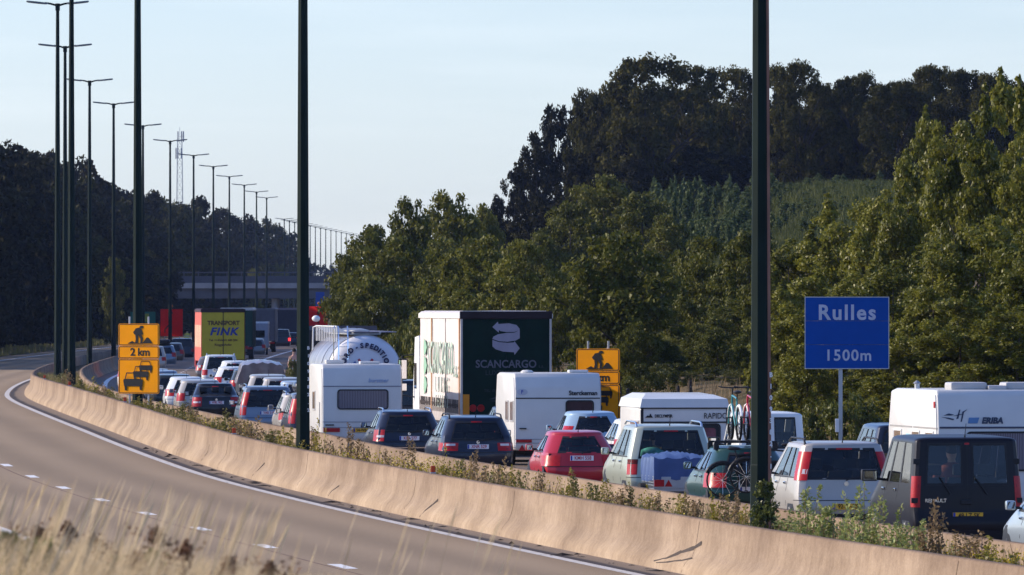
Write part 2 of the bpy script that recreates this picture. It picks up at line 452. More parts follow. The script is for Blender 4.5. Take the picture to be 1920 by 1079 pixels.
rw = ramp(n, [(.28, (.44, .41, .37)), (.40, (.74, .72, .68)), (.7, (.84, .82, .79))]); l.new(xw.outputs[0], rw.inputs[0]); l.new(rw.outputs[0], b.inputs['Base Color'])
b.inputs['Roughness'].default_value = .7
mwe = mwl.copy(); mwe.name = 'edge_line_paint'
for nd in mwe.node_tree.nodes:
    if nd.type == 'VALTORGB':
        for e_, c_ in zip(nd.color_ramp.elements, ((.30, .26, .22), (.52, .48, .43), (.66, .62, .56))): e_.color = (*c_, 1)
mark = strip('edge_line', [-2.45, -2.35, -2.24], 60, 1500, zL, mwe, .004); tag(mark, kind='structure')
mark = strip('edge_line', [2.25, 2.5], 60, 1500, ZR, mwl, .004); tag(mark, kind='structure')
mark = strip('edge_line', [9.75, 10.0], 60, 1500, ZR, mwl, .004); tag(mark, kind='structure')
mark = strip('edge_line', [-10.6, -10.35], 60, 1500, zL, mwl, .004); tag(mark, kind='structure')
seam = strip('road_seam', [-6.86, -6.82], 100, 320, zL, mat('seam_brown', (.17, .10, .07), .9), .003); tag(seam, kind='structure')
seam = strip('road_seam', [-10.2, -10.17], 100, 320, zL, mat('seam_brown', (0,)*3), .003); tag(seam, kind='structure')
# lane dashes, each a sheet of paint
dash_t = [157.9 + 11.75*k for k in range(-5, 40)]
for k, t in enumerate(dash_t):
    o = strip('lane_dash', [-6.73, -6.50], t - 1.25, t + 1.25, zL, mwl, .004, 1.25); tag(o, kind='structure')
for k in range(60):
    t = 120 + 12.5*k
    o = strip('lane_dash', [5.92, 6.08], t, t + 2.5, ZR, mwl, .004, 1.25); tag(o, kind='structure')

# concrete barriers
mc, n, l, b = node_mat('barrier_concrete')
u = n.new('ShaderNodeUVMap'); tco = n.new('ShaderNodeTexCoord'); sp = n.new('ShaderNodeSeparateXYZ'); l.new(u.outputs[0], sp.inputs[0])
streak = noise(n, l, u.outputs[0], .7, 7, (.3, .8, 1)); blot = noise(n, l, u.outputs[0], .5, 6, (1, .5, 1)); fine = noise(n, l, tco.outputs['Object'], 26, 5)
fst = noise(n, l, tco.outputs['Object'], 5, 8)
rc = ramp(n, [(.30, (.315, .238, .168)), (.5, (.365, .28, .198)), (.70, (.405, .315, .228))]); l.new(streak.outputs[0], rc.inputs[0])
c = mixc(n, l, rc.outputs[0], (.30, .245, .205), None, 'MIX', .0)
r2 = ramp(n, [(.35, (.72, .70, .70)), (.62, (1.05, 1.05, 1.05))]); l.new(blot.outputs[0], r2.inputs[0])
c = mixc(n, l, c, r2.outputs[0], None, 'MULTIPLY', 1)
r4 = ramp(n, [(.36, (.80, .78, .77)), (.60, (1.05, 1.05, 1.04))]); l.new(fst.outputs[0], r4.inputs[0])
c = mixc(n, l, c, r4.outputs[0], None, 'MULTIPLY', .55)
# grime washed down from the top edge, pale dust at the foot (v = height on the profile)
r3 = ramp(n, [(0, (1.12, 1.1, 1.06)), (.18, (1.1, 1.08, 1.04)), (.35, (.96, .95, .95)), (.75, (.93, .91, .91)), (.97, (.80, .76, .75)), (1, (.66, .62, .62))])
l.new(sp.outputs[0], r3.inputs[0]); c = mixc(n, l, c, r3.outputs[0], None, 'MULTIPLY', 1)
runs = noise(n, l, u.outputs[0], 3.2, 4, (.10, 1.0, 1)); r6 = ramp(n, [(.52, (1, 1, 1)), (.60, (.86, .84, .83)), (.72, (.74, .72, .71))]); l.new(runs.outputs[0], r6.inputs[0]); c = mixc(n, l, c, r6.outputs[0], None, 'MULTIPLY', .3)
r5 = ramp(n, [(.3, (.82, .82, .82)), (.7, (1.1, 1.1, 1.1))]); l.new(fine.outputs[0], r5.inputs[0]); c = mixc(n, l, c, r5.outputs[0], None, 'MULTIPLY', .8)
l.new(c, b.inputs['Base Color']); b.inputs['Roughness'].default_value = .95; b.inputs['Specular IOR Level'].default_value = .08
bump(n, l, b, fine.outputs[0], .5, .02)
def barrier(label, prof, zf, t0, t1):
    ts_ = np.concatenate([np.arange(t0, 520, 2.0), np.arange(520, t1, 10), [t1]])
    vs_ = []; k = len(prof); wob = np.interp(ts_, np.arange(t0, t1, 9), rng.normal(0, .0008, len(np.arange(t0, t1, 9))))
    wz = np.interp(ts_, np.arange(t0, t1, 5), rng.normal(0, .002, len(np.arange(t0, t1, 5))))
    V_ = np.zeros((len(ts_), k, 3))
    for j, (o, z) in enumerate(prof):
        x, y = W2(ts_, o + wob*z); V_[:, j, 0] = x; V_[:, j, 1] = y; V_[:, j, 2] = (zf(ts_) if callable(zf) else zf) + z + wz*(z > .5)
    I_ = np.arange(len(ts_)*k).reshape(len(ts_), k)
    Q_ = np.stack([I_[:-1, :-1], I_[1:, :-1], I_[1:, 1:], I_[:-1, 1:]], -1).reshape(-1, 4)
    me = np_mesh('concrete_barrier', V_.reshape(-1, 3), Q_, mc)
    uv = me.uv_layers.new(name='UVMap')
    zz = np.array([p[1]/.9 for p in prof])
    UV = np.stack([np.broadcast_to(zz, (len(ts_), k)), np.broadcast_to(ts_[:, None], (len(ts_), k))], -1).reshape(-1, 2)
    uv.data.foreach_set('uv', UV[Q_.ravel()].astype(np.float32).ravel())
    o = link('concrete_barrier', me); tag(o, label, 'barrier')
    return o
nb = barrier('long sunlit beige concrete barrier beside the empty near carriageway, with red reflectors on top',
        [(-1.62, -.05), (-1.56, .0), (-1.545, .09), (-1.50, .17), (-1.40, .27), (-1.33, .38), (-1.30, .55), (-1.265, .86), (-1.25, .885), (-1.23, .9), (-1.12, .9), (-1.10, .885), (-1.08, .6), (-1.06, .1)], zL, 95, 1500)
fb = barrier('second concrete barrier behind the weeds, beside the queue of cars',
        [(1.06, .1), (1.08, .6), (1.10, .885), (1.12, .9), (1.23, .9), (1.25, .885), (1.30, .55), (1.33, .38), (1.5, .17), (1.545, .09), (1.56, 0), (1.62, -.05)], lambda t: np.minimum(zL(t), .1), 95, 1500)
# cracks and scars in the near barrier's face
mcr = mat('crack_dark', (.07, .055, .048), .9)
def barrier_pt(t, z):
    pr = [(-1.56, .0), (-1.545, .09), (-1.50, .17), (-1.40, .27), (-1.33, .38), (-1.30, .55), (-1.265, .86)]
    o = np.interp(z, [p[1] for p in pr], [p[0] for p in pr]) - .006
    x, y = W2(t, o); return Vector((float(x), float(y), float(zL(t)) + z))
for pts, w in (([(188.0, .05), (187.6, .18), (187.3, .3), (186.8, .42)], .022), ([(156.5, .12), (155.4, .2), (154.6, .32), (153.6, .42), (152.9, .52)], .035), ([(156.2, .10), (155.2, .14), (154, .2), (153.2, .26)], .02),
               ([(205.6, .06), (205.4, .16), (204.9, .3)], .015), ([(224.6, .1), (224.2, .3), (223.7, .42)], .015), ([(241.2, .5), (241.0, .3), (240.9, .1)], .012)):
    mb = MB()
    P_ = [barrier_pt(t, z) for t, z in pts]
    for i in range(len(P_)-1):
        a, c_ = P_[i], P_[i+1]; ww = w*(1.0 if i else .5)
        nrm = Vector((-1, -.1, 0)).normalized()
        sd = (c_-a).cross(nrm).normalized()*ww
        mb.add([a-sd*.6, a+sd*.6, c_+sd, c_-sd, a-sd*.6+nrm*.004, a+sd*.6+nrm*.004, c_+sd+nrm*.004, c_-sd+nrm*.004], [(4,5,6,7), (0,1,5,4), (1,2,6,5), (2,3,7,6), (3,0,4,7)])
    mb.build('crack', mcr, nb)
# fine contraction joints across the barrier, every few metres
for k in range(11):
    t = 131.3 + k*19.7 + (k*37 % 11)*.6
    mb = MB(); P_ = [barrier_pt(t + .05*math.sin(i*2.1+k), z) for i, z in enumerate((.02, .17, .3, .42, .6, .86))]
    w = .004 + .004*(k % 4 == 0)
    for a, c_ in zip(P_, P_[1:]):
        sd = Vector((0, w, 0)); nn = Vector((-.005, 0, .0)); mb.add([a-sd, a+sd, c_+sd, c_-sd, a-sd+nn, a+sd+nn, c_+sd+nn, c_-sd+nn], [(4,7,6,5), (0,4,5,1), (1,5,6,2), (2,6,7,3), (3,7,4,0)])
    mb.build('joint', mat('joint_grey', (.21, .16, .12), .9), nb)
# red-orange reflectors standing on the near barrier
mref = mat('reflector_orange', (.62, .075, .02), .35, var=.15)
def find_t(px, o, lo=100, hi=460):
    tt = np.linspace(lo, hi, 4000); x, y = W2(tt, o); p = 960 + F*x/y
    i = np.argmin(np.abs(p - px)); return float(tt[i])
for k, (px, hi, lab) in enumerate(((811, 300, 'red reflector on the barrier top among yellow flowers, nearest of the reflectors'), (438, 330, 'red reflector on the barrier top, below the black rear of a saloon car'),
                              (234, 330, 'red reflector on the barrier top, below the left amber sign'), (130, 360, 'red reflector on the barrier top, at the foot of a lamp post'), (83, 380, 'red reflector at the outermost bend of the barrier'))):
    t = find_t(px, -1.18, 120, hi)
    x, y = W2(t, -1.17)
    th = thing('barrier_reflector', lab, 'reflector', (float(x), float(y), float(zL(t)) + .895), heading(t), 'reflectors along the barrier top')
    mb = MB(); mb.bbox(-.045, .045, -.012, .012, .03, .16, .008); mb.build('reflector_plate', mref, th)
    mb = MB(); mb.bbox(-.06, .06, -.03, .03, 0, .03, .008); mb.tube([(0, .02, .02), (0, .02, .12)], .012, 6); mb.build('bracket', M['steel'], th)
# debris along the foot of the barrier
mdeb = mat('rubber_scrap', (.035, .028, .025), .9)
mb = MB()
for k in range(120):
    t = rnd.uniform(135, 260); o = -1.72 - abs(rnd.gauss(0, .14)); x, y = W2(t, o); z = float(zL(t)) + .006
    s = rnd.choice([.015, .02, .03, .04, .07]); a = rnd.uniform(0, 6.28); e = rnd.uniform(1.2, 4)
    ca, sa = math.cos(a)*s*e, math.sin(a)*s*e
    x, y = float(x), float(y); h = s*rnd.uniform(.3, .7)
    mb.add([(x-ca, y-sa, z), (x+sa*.3, y-ca*.3, z), (x+ca, y+sa, z), (x-sa*.3, y+ca*.3, z), (x, y, z+h)], [(0,1,4), (1,2,4), (2,3,4), (3,0,4)])
o = mb.build('roadside_debris', mdeb); tag(o, 'dark scraps of rubber and grit along the foot of the barrier', 'debris', kind='stuff')

# ------------------------------------------------------------------ haze
def haze():
    mb = MB(); mb.box(-740, 760, -300, 3560, -1.5, 46)
    m = bpy.data.materials.new('haze_air'); m.use_nodes = True
    n = m.node_tree.nodes; n.remove(n['Principled BSDF'])
    v = n.new('ShaderNodeVolumePrincipled'); v.inputs['Color'].default_value = (.42, .58, 1.0, 1)
    v.inputs['Density'].default_value = HAZE; v.inputs['Anisotropy'].default_value = 0.2
    m.node_tree.links.new(v.outputs[0], n['Material Output'].inputs['Volume'])
    o = mb.build('haze', m); tag(o, kind='stuff')
HAZE = 0.00003
haze()

# ------------------------------------------------------------------ lamp posts
TOP = 18.8
def lamp_post(label, t, o=0.0, zb=None, group=None, detail=True, pxx=None):
    x, y = W2(t, o); z = float(ground(t, o)) - .1 if zb is None else zb
    x = float(x) if pxx is None else (pxx - 960)*t/F
    y = float(y) if pxx is None else t
    th = thing('lamp_post', label, 'lamp post', (x, y, z), heading(t), group)
    H = TOP - z if zb is None else TOP
    ph = R(18)
    mb = MB()
    secs = [(0, .185), (1.4, .178), (1.42, .172), (H*.5, .135), (H-.25, .085)]
    vs_ = []; n8 = 8
    for zz, r in secs:
        for j in range(n8):
            q = ph + 2*math.pi*j/n8; vs_.append((r*math.cos(q), r*math.sin(q), zz))
    fs_ = [(i*n8+j, i*n8+(j+1) % n8, (i+1)*n8+(j+1) % n8, (i+1)*n8+j) for i in range(len(secs)-1) for j in range(n8)] + [tuple((len(secs)-1)*n8+j for j in range(n8))]
    mb.add(vs_, fs_); mb.build('pole', M['postgreen'], th)
    mb = MB(); mb.cyl((0, 0, H-.22), (0, 0, 1), .12, .34, 8); mb.build('collar', M['postgreen'], th)
    for s in (-1, 1):
        mb = MB(); mb.tube([(s*.06, 0, H-.14), (s*.35, 0, H-.06), (s*.62, 0, H-.02)], [.055, .05, .045], 8)
        arm = mb.build('arm', M['postgreen'], th)
        mb = MB()
        pr = [(-.16, -.05), (-.10, -.075), (.10, -.075), (.16, -.05), (.12, .03), (-.12, .03)]
        vs_ = []
        for xx, sc, dz in ((.45, .55, 0), (.58, .9, .01), (1.0, 1.0, .055), (1.42, .95, .10), (1.5, .6, .105)):
            for a, c_ in pr: vs_.append((s*xx, a*sc, H - .04 + dz + c_*sc))
        fs_ = [(i*6+j, i*6+(j+1) % 6, (i+1)*6+(j+1) % 6, (i+1)*6+j) for i in range(4) for j in range(6)] + [tuple(range(6)), tuple(24+j for j in range(6))]
        mb.add(vs_, fs_); lh = mb.build('lamp_head', mat('lamp_head_grey', (.16, .165, .165), .5), arm, 40)
    return th
LP = [154.9, 228.4, 301.4, 375.0, 448.2, 521.4, 601.2, 668.8, 749.3, 818.9, 896.5, 967.8, 1042.9, 1115.7, 1182.9, 1246.3]
LPX = [1426, 568, 258, 134, 108, 122, 168, 213, 268, 319, 363, 400, 430, 458, 481, 500]
labs = ['tall dark lamp post with brown strip and shrub at its foot, nearest of all', 'tall dark lamp post in front of the white caravan and tanker',
        'dark lamp post standing just behind the left amber roadworks sign', 'dark lamp post at the bend of the barrier, its top out of the picture',
        'lamp post with twin lamps whose top just touches the upper picture edge', 'lamp post with twin lamps half hidden behind the post at the bend']
posts = []
for k, (t, p) in enumerate(zip(LP, LPX)):
    lab = labs[k] if k < len(labs) else '%s twin-armed lamp post in the long row, counted away from the camera' % (['seventh', 'eighth', 'ninth', 'tenth', 'eleventh', 'twelfth', 'thirteenth', 'fourteenth', 'fifteenth', 'sixteenth'][k-6])
    posts.append(lamp_post(lab, t, group='lamp posts in the median', pxx=p))
# numbers painted down the first posts, brown strip on the nearest
for k, s_ in ((0, 'B109382.1'), (1, 'B109382.2')):
    th = posts[k]
    px0 = .155 if k == 0 else .12
    for i, ch in enumerate(s_):
        text(ch, .11, M['white'], th, (px0, -.15 if k else -.115, 2.9 - i*.19), (R(90), 0, R(24 if k == 0 else 8)), name='number_mark', bold=.004)
mb = MB()
q0, q1 = R(18) + 2*math.pi*6/8, R(18) + 2*math.pi*7/8
vs_ = []
for zz, r in ((.2, .186), (1.4, .181), (9, .142), (18.3, .093)):
    for q in (q0 + .5*(q1-q0) - .05, q1 + .02):
        rr = r*1.0 + .004
        # points on the flat facet
        a0 = Vector((math.cos(q0), math.sin(q0), 0))*rr; a1 = Vector((math.cos(q1), math.sin(q1), 0))*rr
        f_ = (q - q0)/(q1 - q0); p_ = a0.lerp(a1, f_); vs_.append((p_.x, p_.y, zz))
mb.add(vs_, [(0, 1, 3, 2), (2, 3, 5, 4), (4, 5, 7, 6)]); mb.build('brown_strip', M['pole_brown'], posts[0])  # brown colour over part of one facet, nearly the full height of the pole
# far row beyond the bridge, the road climbs and bends right
for k in range(15):
    f_ = k/14; px = 533 + f_*136; py = 410 + 31*f_**0.9; d = 1500 + 68*k
    zt = HC - (py - YH)*d/F
    lamp_post('thin twin-armed lamp post in the far row beyond the bridge, hazy', d, zb=zt - TOP, group='lamp posts beyond the bridge', pxx=px)
# ------------------------------------------------------------------ vehicles
def interp(tab, z): return float(np.interp(z, [p[0] for p in tab], [p[1] for p in tab]))
class Body:
    """a car shell lofted from horizontal slices; u runs from the rear centre round the side to the front centre"""
    def __init__(s, sp):
        s.sp = sp; s.nr = len(sp['rx']) - 1; s.ns = len(sp['st'])
        s.N = s.nr + 2 + 1 + s.ns + 3
    def outline(s, z):
        sp = s.sp; w = interp(sp['wid'], z)*sp['W']/2; yr = interp(sp['rear'], z); yf = interp(sp['front'], z); rc = sp.get('rc', 1.0)
        if yf < yr + 1.2: yf = yr + 1.2
        cw, cd = .14*rc, .26*rc; bow = sp.get('bow', .05)
        wi = w - cw; pts = []
        for f in sp['rx']: pts.append((f*wi, yr + bow*f*f))
        pts.append((w - cw*.36, yr + bow + cd*.22)); pts.append((w - cw*.08, yr + bow + cd*.58))
        ys = yr + bow + cd; ye = yf - .38
        pts.append((w, ys))
        for t in sp['st']: pts.append((w*(1 - .03*max(0, t-.8)/.2), ys + (ye - ys)*t))
        pts.append((w - .09, yf - .14)); pts.append((w - .30, yf - .04)); pts.append((0, yf))
        return pts
    def S(s, z, u, side=1, off=0.0):
        if off:
            e = .02
            a = s.S(z, max(0, u-e), side); b = s.S(z, min(s.N, u+e), side); c = s.S(z-e, u, side); d = s.S(z+e, u, side)
            n = (b-a).cross(d-c); n = n.normalized() if n.length > 1e-9 else Vector((0, -1, 0))
            if side < 0: n = -n
            return s.S(z, u, side) + n*off
        p = s.outline(z); u = min(max(u, 0), s.N - 1e-6); i = int(u); f = u - i
        x = p[i][0]*(1-f) + p[i+1][0]*f; y = p[i][1]*(1-f) + p[i+1][1]*f
        sp = s.sp; zb = sp['belt']
        zz = z
        if z > zb:
            yc = sp.get('apex', sp['L']*.45); k = sp.get('sag', .07)
            q = (y - yc)/(sp['L']*.5); zz = z - k*min(q*q, 1.2)*(z-zb)/(sp['H']-zb)
        return Vector((x*side, y, zz))
    def patch(s, mb, z0, z1, u0, u1, side, off=.006, nz=3, us=None, edge=True):
        us = us or [u0 + (u1-u0)*i/4 for i in range(5)]
        zs = [z0 + (z1-z0)*i/(nz-1) for i in range(nz)]
        vs_ = [s.S(z, u, side, off) for z in zs for u in us]; n = len(us)
        fs_ = [(i*n+j, i*n+j+1, (i+1)*n+j+1, (i+1)*n+j) for i in range(nz-1) for j in range(n-1)]
        if edge:   # a rim back to the body so the piece has depth
            k = len(vs_); vs_ += [s.S(z, u, side, -.012) for z in zs for u in us]
            ring = [j for j in range(n)] + [i*n+n-1 for i in range(1, nz)] + [(nz-1)*n+j for j in range(n-2, -1, -1)] + [i*n for i in range(nz-2, 0, -1)]
            for a, b in zip(ring, ring[1:] + ring[:1]): fs_.append((a, b, b+k, a+k))
        mb.add(vs_, fs_); return mb
    def grid(s, holes):
        """holes: list of (z0, z1, i0, i1): spans of the surface left open for panes"""
        sp = s.sp; H = sp['H']
        zs = sorted(set([round(z, 3) for z in sp['levels']] + [round(h[k], 3) for h in holes for k in (0, 1)]))
        vs_ = []; N = s.N; n = 2*N
        for z in zs:
            for i in range(n):
                side = 1 if i <= N else -1
                vs_.append(s.S(z, i if i <= N else 2*N - i, side))
        fs_ = []
        for k in range(len(zs)-1):
            zm = (zs[k]+zs[k+1])/2
            for i in range(n):
                j = i if i < N else 2*N - 1 - i
                if any(h[0] < zm < h[1] and h[2] <= j < h[3] for h in holes): continue
                fs_.append((k*n+i, k*n+(i+1) % n, (k+1)*n+(i+1) % n, (k+1)*n+i))
        # roof: two shrinking rings and a lid
        top = len(zs)-1
        cx = Vector((0, sum(vs_[top*n+i][1] for i in range(n))/n, 0))
        base = top*n
        for sc, dz in ((.985, .026), (.955, .047), (.90, .063), (.80, .075), (.5, .085)):
            k0 = len(vs_)
            for i in range(n):
                v = vs_[top*n+i]; vs_.append(Vector((v[0]*sc, cx.y + (v[1]-cx.y)*(1-(1-sc)*.55), v[2] + dz)))
            for i in range(n): fs_.append((base+i, base+(i+1) % n, k0+(i+1) % n, k0+i))
            base = k0
        for i in range(N):   # lid between the mirrored halves
            a, b = base+i, base+i+1; c, d = base+(n-i-1) % n, base+(n-i) % n
            if i == 0: fs_.append((a, b, c))
            elif i == N-1: fs_.append((a, b, d))
            else: fs_.append((a, b, c, d))
        fs_.append(tuple(range(n))[::-1])
        mb = MB(); mb.add(vs_, fs_); return mb
def wheel(parent, x, y, r, side, w=.2):
    mb = MB(); mb.lathe([(r*.62, -w/2), (r*.93, -w/2), (r, -w*.36), (r, w*.36), (r*.93, w/2), (r*.62, w/2)], (x, y, r), (side, 0, 0), 20)
    o = mb.build('wheel', M['tyre'], parent, 40)
    mb = MB(); mb.lathe([(r*.62, w*.36), (r*.6, w*.46), (r*.2, w*.40), (r*.12, w*.5), (.001, w*.52)], (x, y, r), (side, 0, 0), 14)
    for k in range(7):
        q = 2*math.pi*k/7
        mb.tube([(x + side*w*.44, y + math.cos(q)*r*.15, r + math.sin(q)*r*.15), (x + side*w*.47, y + math.cos(q)*r*.58, r + math.sin(q)*r*.58)], r*.07, 5)
    mb.build('rim', M['rim'], o)
def mirror(B, parent, side, mcol, z=None, u=None, big=1.0):
    sp = B.sp; z = z or sp['belt'] + .07
    p = B.S(z, u or (B.nr + 3 + B.ns - 1), side)
    mb = MB(); x0 = p.x + side*.03; x1 = p.x + side*(.24*big)
    mb.bbox(min(x0+side*.05, x1), max(x0+side*.05, x1), p.y-.02, p.y+.12, z-.05, z+.10*big, .035)
    o = mb.build('wing_mirror', mcol, parent, 40)
    mb = MB(); mb.tube([(p.x-side*.02, p.y+.05, z-.02), (x0+side*.08, p.y+.05, z-.01)], .022, 6); mb.build('mirror_arm', M['black'], o)
    mb = MB(); xa, xb = sorted((x0+side*.075, x1-side*.025)); mb.box(xa, xb, p.y-.026, p.y-.021, z-.03, z+.08*big); mb.build('mirror_glass', mat('mirror_face', (.75, .76, .78), .03, 1.0, var=0), o)
def plate(parent, loc, txt, kind, w=.52, h=.11, tilt=0):
    mb = MB(); mb.bbox(-w/2, w/2, -.008, .006, -h/2, h/2, .004)
    o = mb.build('number_plate', M['plateyellow' if kind == 'nl' else 'platewhite'], parent); o.location = loc; o.rotation_euler = (tilt, 0, 0)
    mb = MB(); mb.box(-w/2+.004, -w/2+.042, -.0105, -.0078, -h/2+.004, h/2-.004); mb.build('country_band', M['blueink'], o)
    if txt: text(txt, h*1.02, M['blackink'] if kind == 'nl' else M['redink'], o, (.02, -.0095, 0), REAR, bold=.0022, width=.86)
    return o
def seat(parent, x, y, z, w=.46, lean=.18, rest=True):
    mb = MB(); mb.bbox(x-w/2, x+w/2, y-.1, y+.42, z, z+.18, .05)
    V_ = [(x-w/2, y-.06, z+.1), (x+w/2, y-.06, z+.1), (x+w/2*.86, y-.06-lean, z+.62), (x-w/2*.86, y-.06-lean, z+.62)]
    mb.add([*V_, *[(a, b+.12, c) for a, b, c in V_]], [(0,1,2,3), (5,4,7,6), (0,3,7,4), (1,5,6,2), (3,2,6,7), (0,4,5,1)])
    if rest: mb.bbox(x-.13, x+.13, y-.11-lean, y-.01-lean, z+.66, z+.85, .04)
    mb.build('seat', M['seat'], parent, 40)
def occupant(label, parent_thing, x, y, z, hair='hair', shirt=(.1, .1, .12), s=1.0):
    """seated person seen from behind through the glass: hips, trunk, shoulders, arms to the lap, head"""
    wm = parent_thing.matrix_basis
    th = thing('person', label, 'person', wm @ Vector((x, y, z)), parent_thing.rotation_euler.z, 'people sitting in the cars')
    prof = [(-.02, .17, .12, .02), (.1, .175, .12, 0), (.3, .165, .11, -.03), (.45, .2, .115, -.05), (.52, .205, .10, -.05), (.56, .14, .08, -.05), (.60, .06, .06, -.045), (.65, .055, .06, -.035),
            (.69, .072, .085, -.02), (.75, .08, .10, -.015), (.81, .076, .098, -.02), (.86, .05, .07, -.025), (.885, .01, .015, -.03)]
    n = 14; vs_ = []; fs_ = []
    for zz, rx, ry, yo in prof:
        for j in range(n):
            q = 2*math.pi*j/n; vs_.append((rx*math.cos(q)*s, (ry*math.sin(q)+yo)*s, zz*s))
    for i in range(len(prof)-1):
        for j in range(n): fs_.append((i*n+j, i*n+(j+1) % n, (i+1)*n+(j+1) % n, (i+1)*n+j))
    fs_ += [tuple(range(n))[::-1], tuple((len(prof)-1)*n+j for j in range(n))]
    mb = MB()
    sm_ = mat('shirt_%d%d%d' % tuple(int(c*100) for c in shirt), shirt, .9)
    for i, f in enumerate(fs_):
        mb.m.append(1 if (i < (len(prof)-1)*n and i//n >= 6) or i == len(fs_)-1 else 0)
    mb.v = vs_; mb.f = [list(f) for f in fs_]
    for sd in (-1, 1):
        mb.mi = 0; mb.tube([(sd*.2*s, -.05*s, .5*s), (sd*.25*s, .03*s, .28*s), (sd*.22*s, .2*s, .2*s)], [.055*s, .05*s, .04*s], 8)
        mb.tube([(sd*.09*s, .02, .02), (sd*.1*s, .42*s, .06*s)], [.09*s, .07*s], 8)
        mb.mi = 1; mb.tube([(sd*.22*s, .2*s, .2*s), (sd*.2*s, .32*s, .26*s), (sd*.17*s, .36*s, .29*s)], [.036*s, .036*s, .02*s], 8)
    mb.build('body', [sm_, M['skin']], th, 60)
    mb = MB(); mb.ellipsoid((0, -.035*s, .79*s), (.088*s, .098*s, .11*s)); mb.build('hair', M[hair], th, 60)
    return th
LV = [.2, .26, .34, .44, .54, .64, .74, .84]
KIND = {
 'estate': dict(L=4.55, W=1.77, H=1.45, belt=.92, zrw=.85, rear=[(.2,.10),(.34,.03),(.46,0),(.60,.01),(.66,.05),(.90,.09),(.95,.11),(1.40,.50)], front=[(.2,4.42),(.45,4.55),(.6,4.52),(.72,4.3),(.80,4.0),(.92,3.3),(1.0,3.18),(1.40,2.45)],
      wid=[(.2,.93),(.4,.98),(.62,1.0),(.92,.96),(1.0,.94),(1.40,.765)], rx=[0,.55,.95,1.0], st=[.2,.235,.50,.53,.80,.83,1.0], bow=.09, rc=1.35, sag=.10),
 'mpv': dict(L=4.65, W=1.86, H=1.70, belt=1.02, zrw=1.0, rear=[(.2,.08),(.36,.02),(.5,0),(.62,.02),(.68,.05),(1.0,.09),(1.65,.34)], front=[(.2,4.5),(.45,4.65),(.7,4.6),(.84,4.35),(1.02,3.75),(1.65,2.6)],
      wid=[(.2,.94),(.4,.98),(.66,1.0),(1.0,.97),(1.1,.95),(1.65,.80)], rx=[0,.55,.96,1.0], st=[.2,.23,.5,.525,.80,.825,1.0], sag=.07, apex=1.6, bow=.08, rc=1.2),
 'hatch': dict(L=3.9, W=1.68, H=1.42, belt=.92, zrw=.92, rear=[(.2,.12),(.34,.04),(.48,0),(.6,.02),(.66,.05),(.92,.13),(1.37,.62)], front=[(.2,3.78),(.45,3.9),(.62,3.84),(.76,3.5),(.92,2.98),(1.37,2.2)],
      wid=[(.2,.92),(.4,.98),(.62,1.0),(.92,.95),(1.0,.91),(1.37,.70)], rx=[0,.5,.93,1.0], st=[.16,.2,.45,.49,.84,.87,1.0], bow=.13, rc=1.7, sag=.11),
 'saloon': dict(L=4.3, W=1.71, H=1.42, belt=.94, zrw=.98, rear=[(.2,.1),(.34,.03),(.5,0),(.62,.02),(.9,.06),(.965,.10),(.985,.5),(1.37,1.05)], front=[(.2,4.18),(.45,4.3),(.62,4.25),(.75,3.95),(.94,3.2),(1.37,2.35)],
      wid=[(.2,.93),(.4,.98),(.62,1.0),(.94,.955),(1.0,.92),(1.37,.72)], rx=[0,.55,.96,1.0], st=[.15,.19,.46,.5,.84,.87,1.0], bow=.09, rc=1.35, sag=.10),
 'van': dict(L=4.78, W=1.9, H=1.96, belt=1.12, zrw=1.12, rear=[(.25,.05),(.4,.0),(.55,.01),(.60,.06),(1.1,.08),(1.90,.17)], front=[(.25,4.65),(.5,4.78),(.8,4.7),(1.0,4.3),(1.12,3.95),(1.90,2.9)],
      wid=[(.25,.95),(.5,.985),(.8,1.0),(1.1,.985),(1.9,.925)], rx=[0,.11,.84,1.0], st=[.06,.32,.36,.64,.68,.9,1.0], rc=.62, bow=.02, sag=.03),
 'suv': dict(L=4.5, W=1.85, H=1.8, belt=1.08, zrw=1.08, rear=[(.25,.08),(.5,0),(.65,.02),(.72,.05),(1.05,.08),(1.75,.26)], front=[(.25,4.4),(.5,4.5),(.8,4.45),(.98,4.1),(1.08,3.4),(1.75,2.6)],
      wid=[(.25,.95),(.5,.985),(.8,1.0),(1.08,.975),(1.75,.80)], rx=[0,.55,.96,1.0], st=[.2,.23,.5,.525,.80,.825,1.0], rc=.8, sag=.04),
}
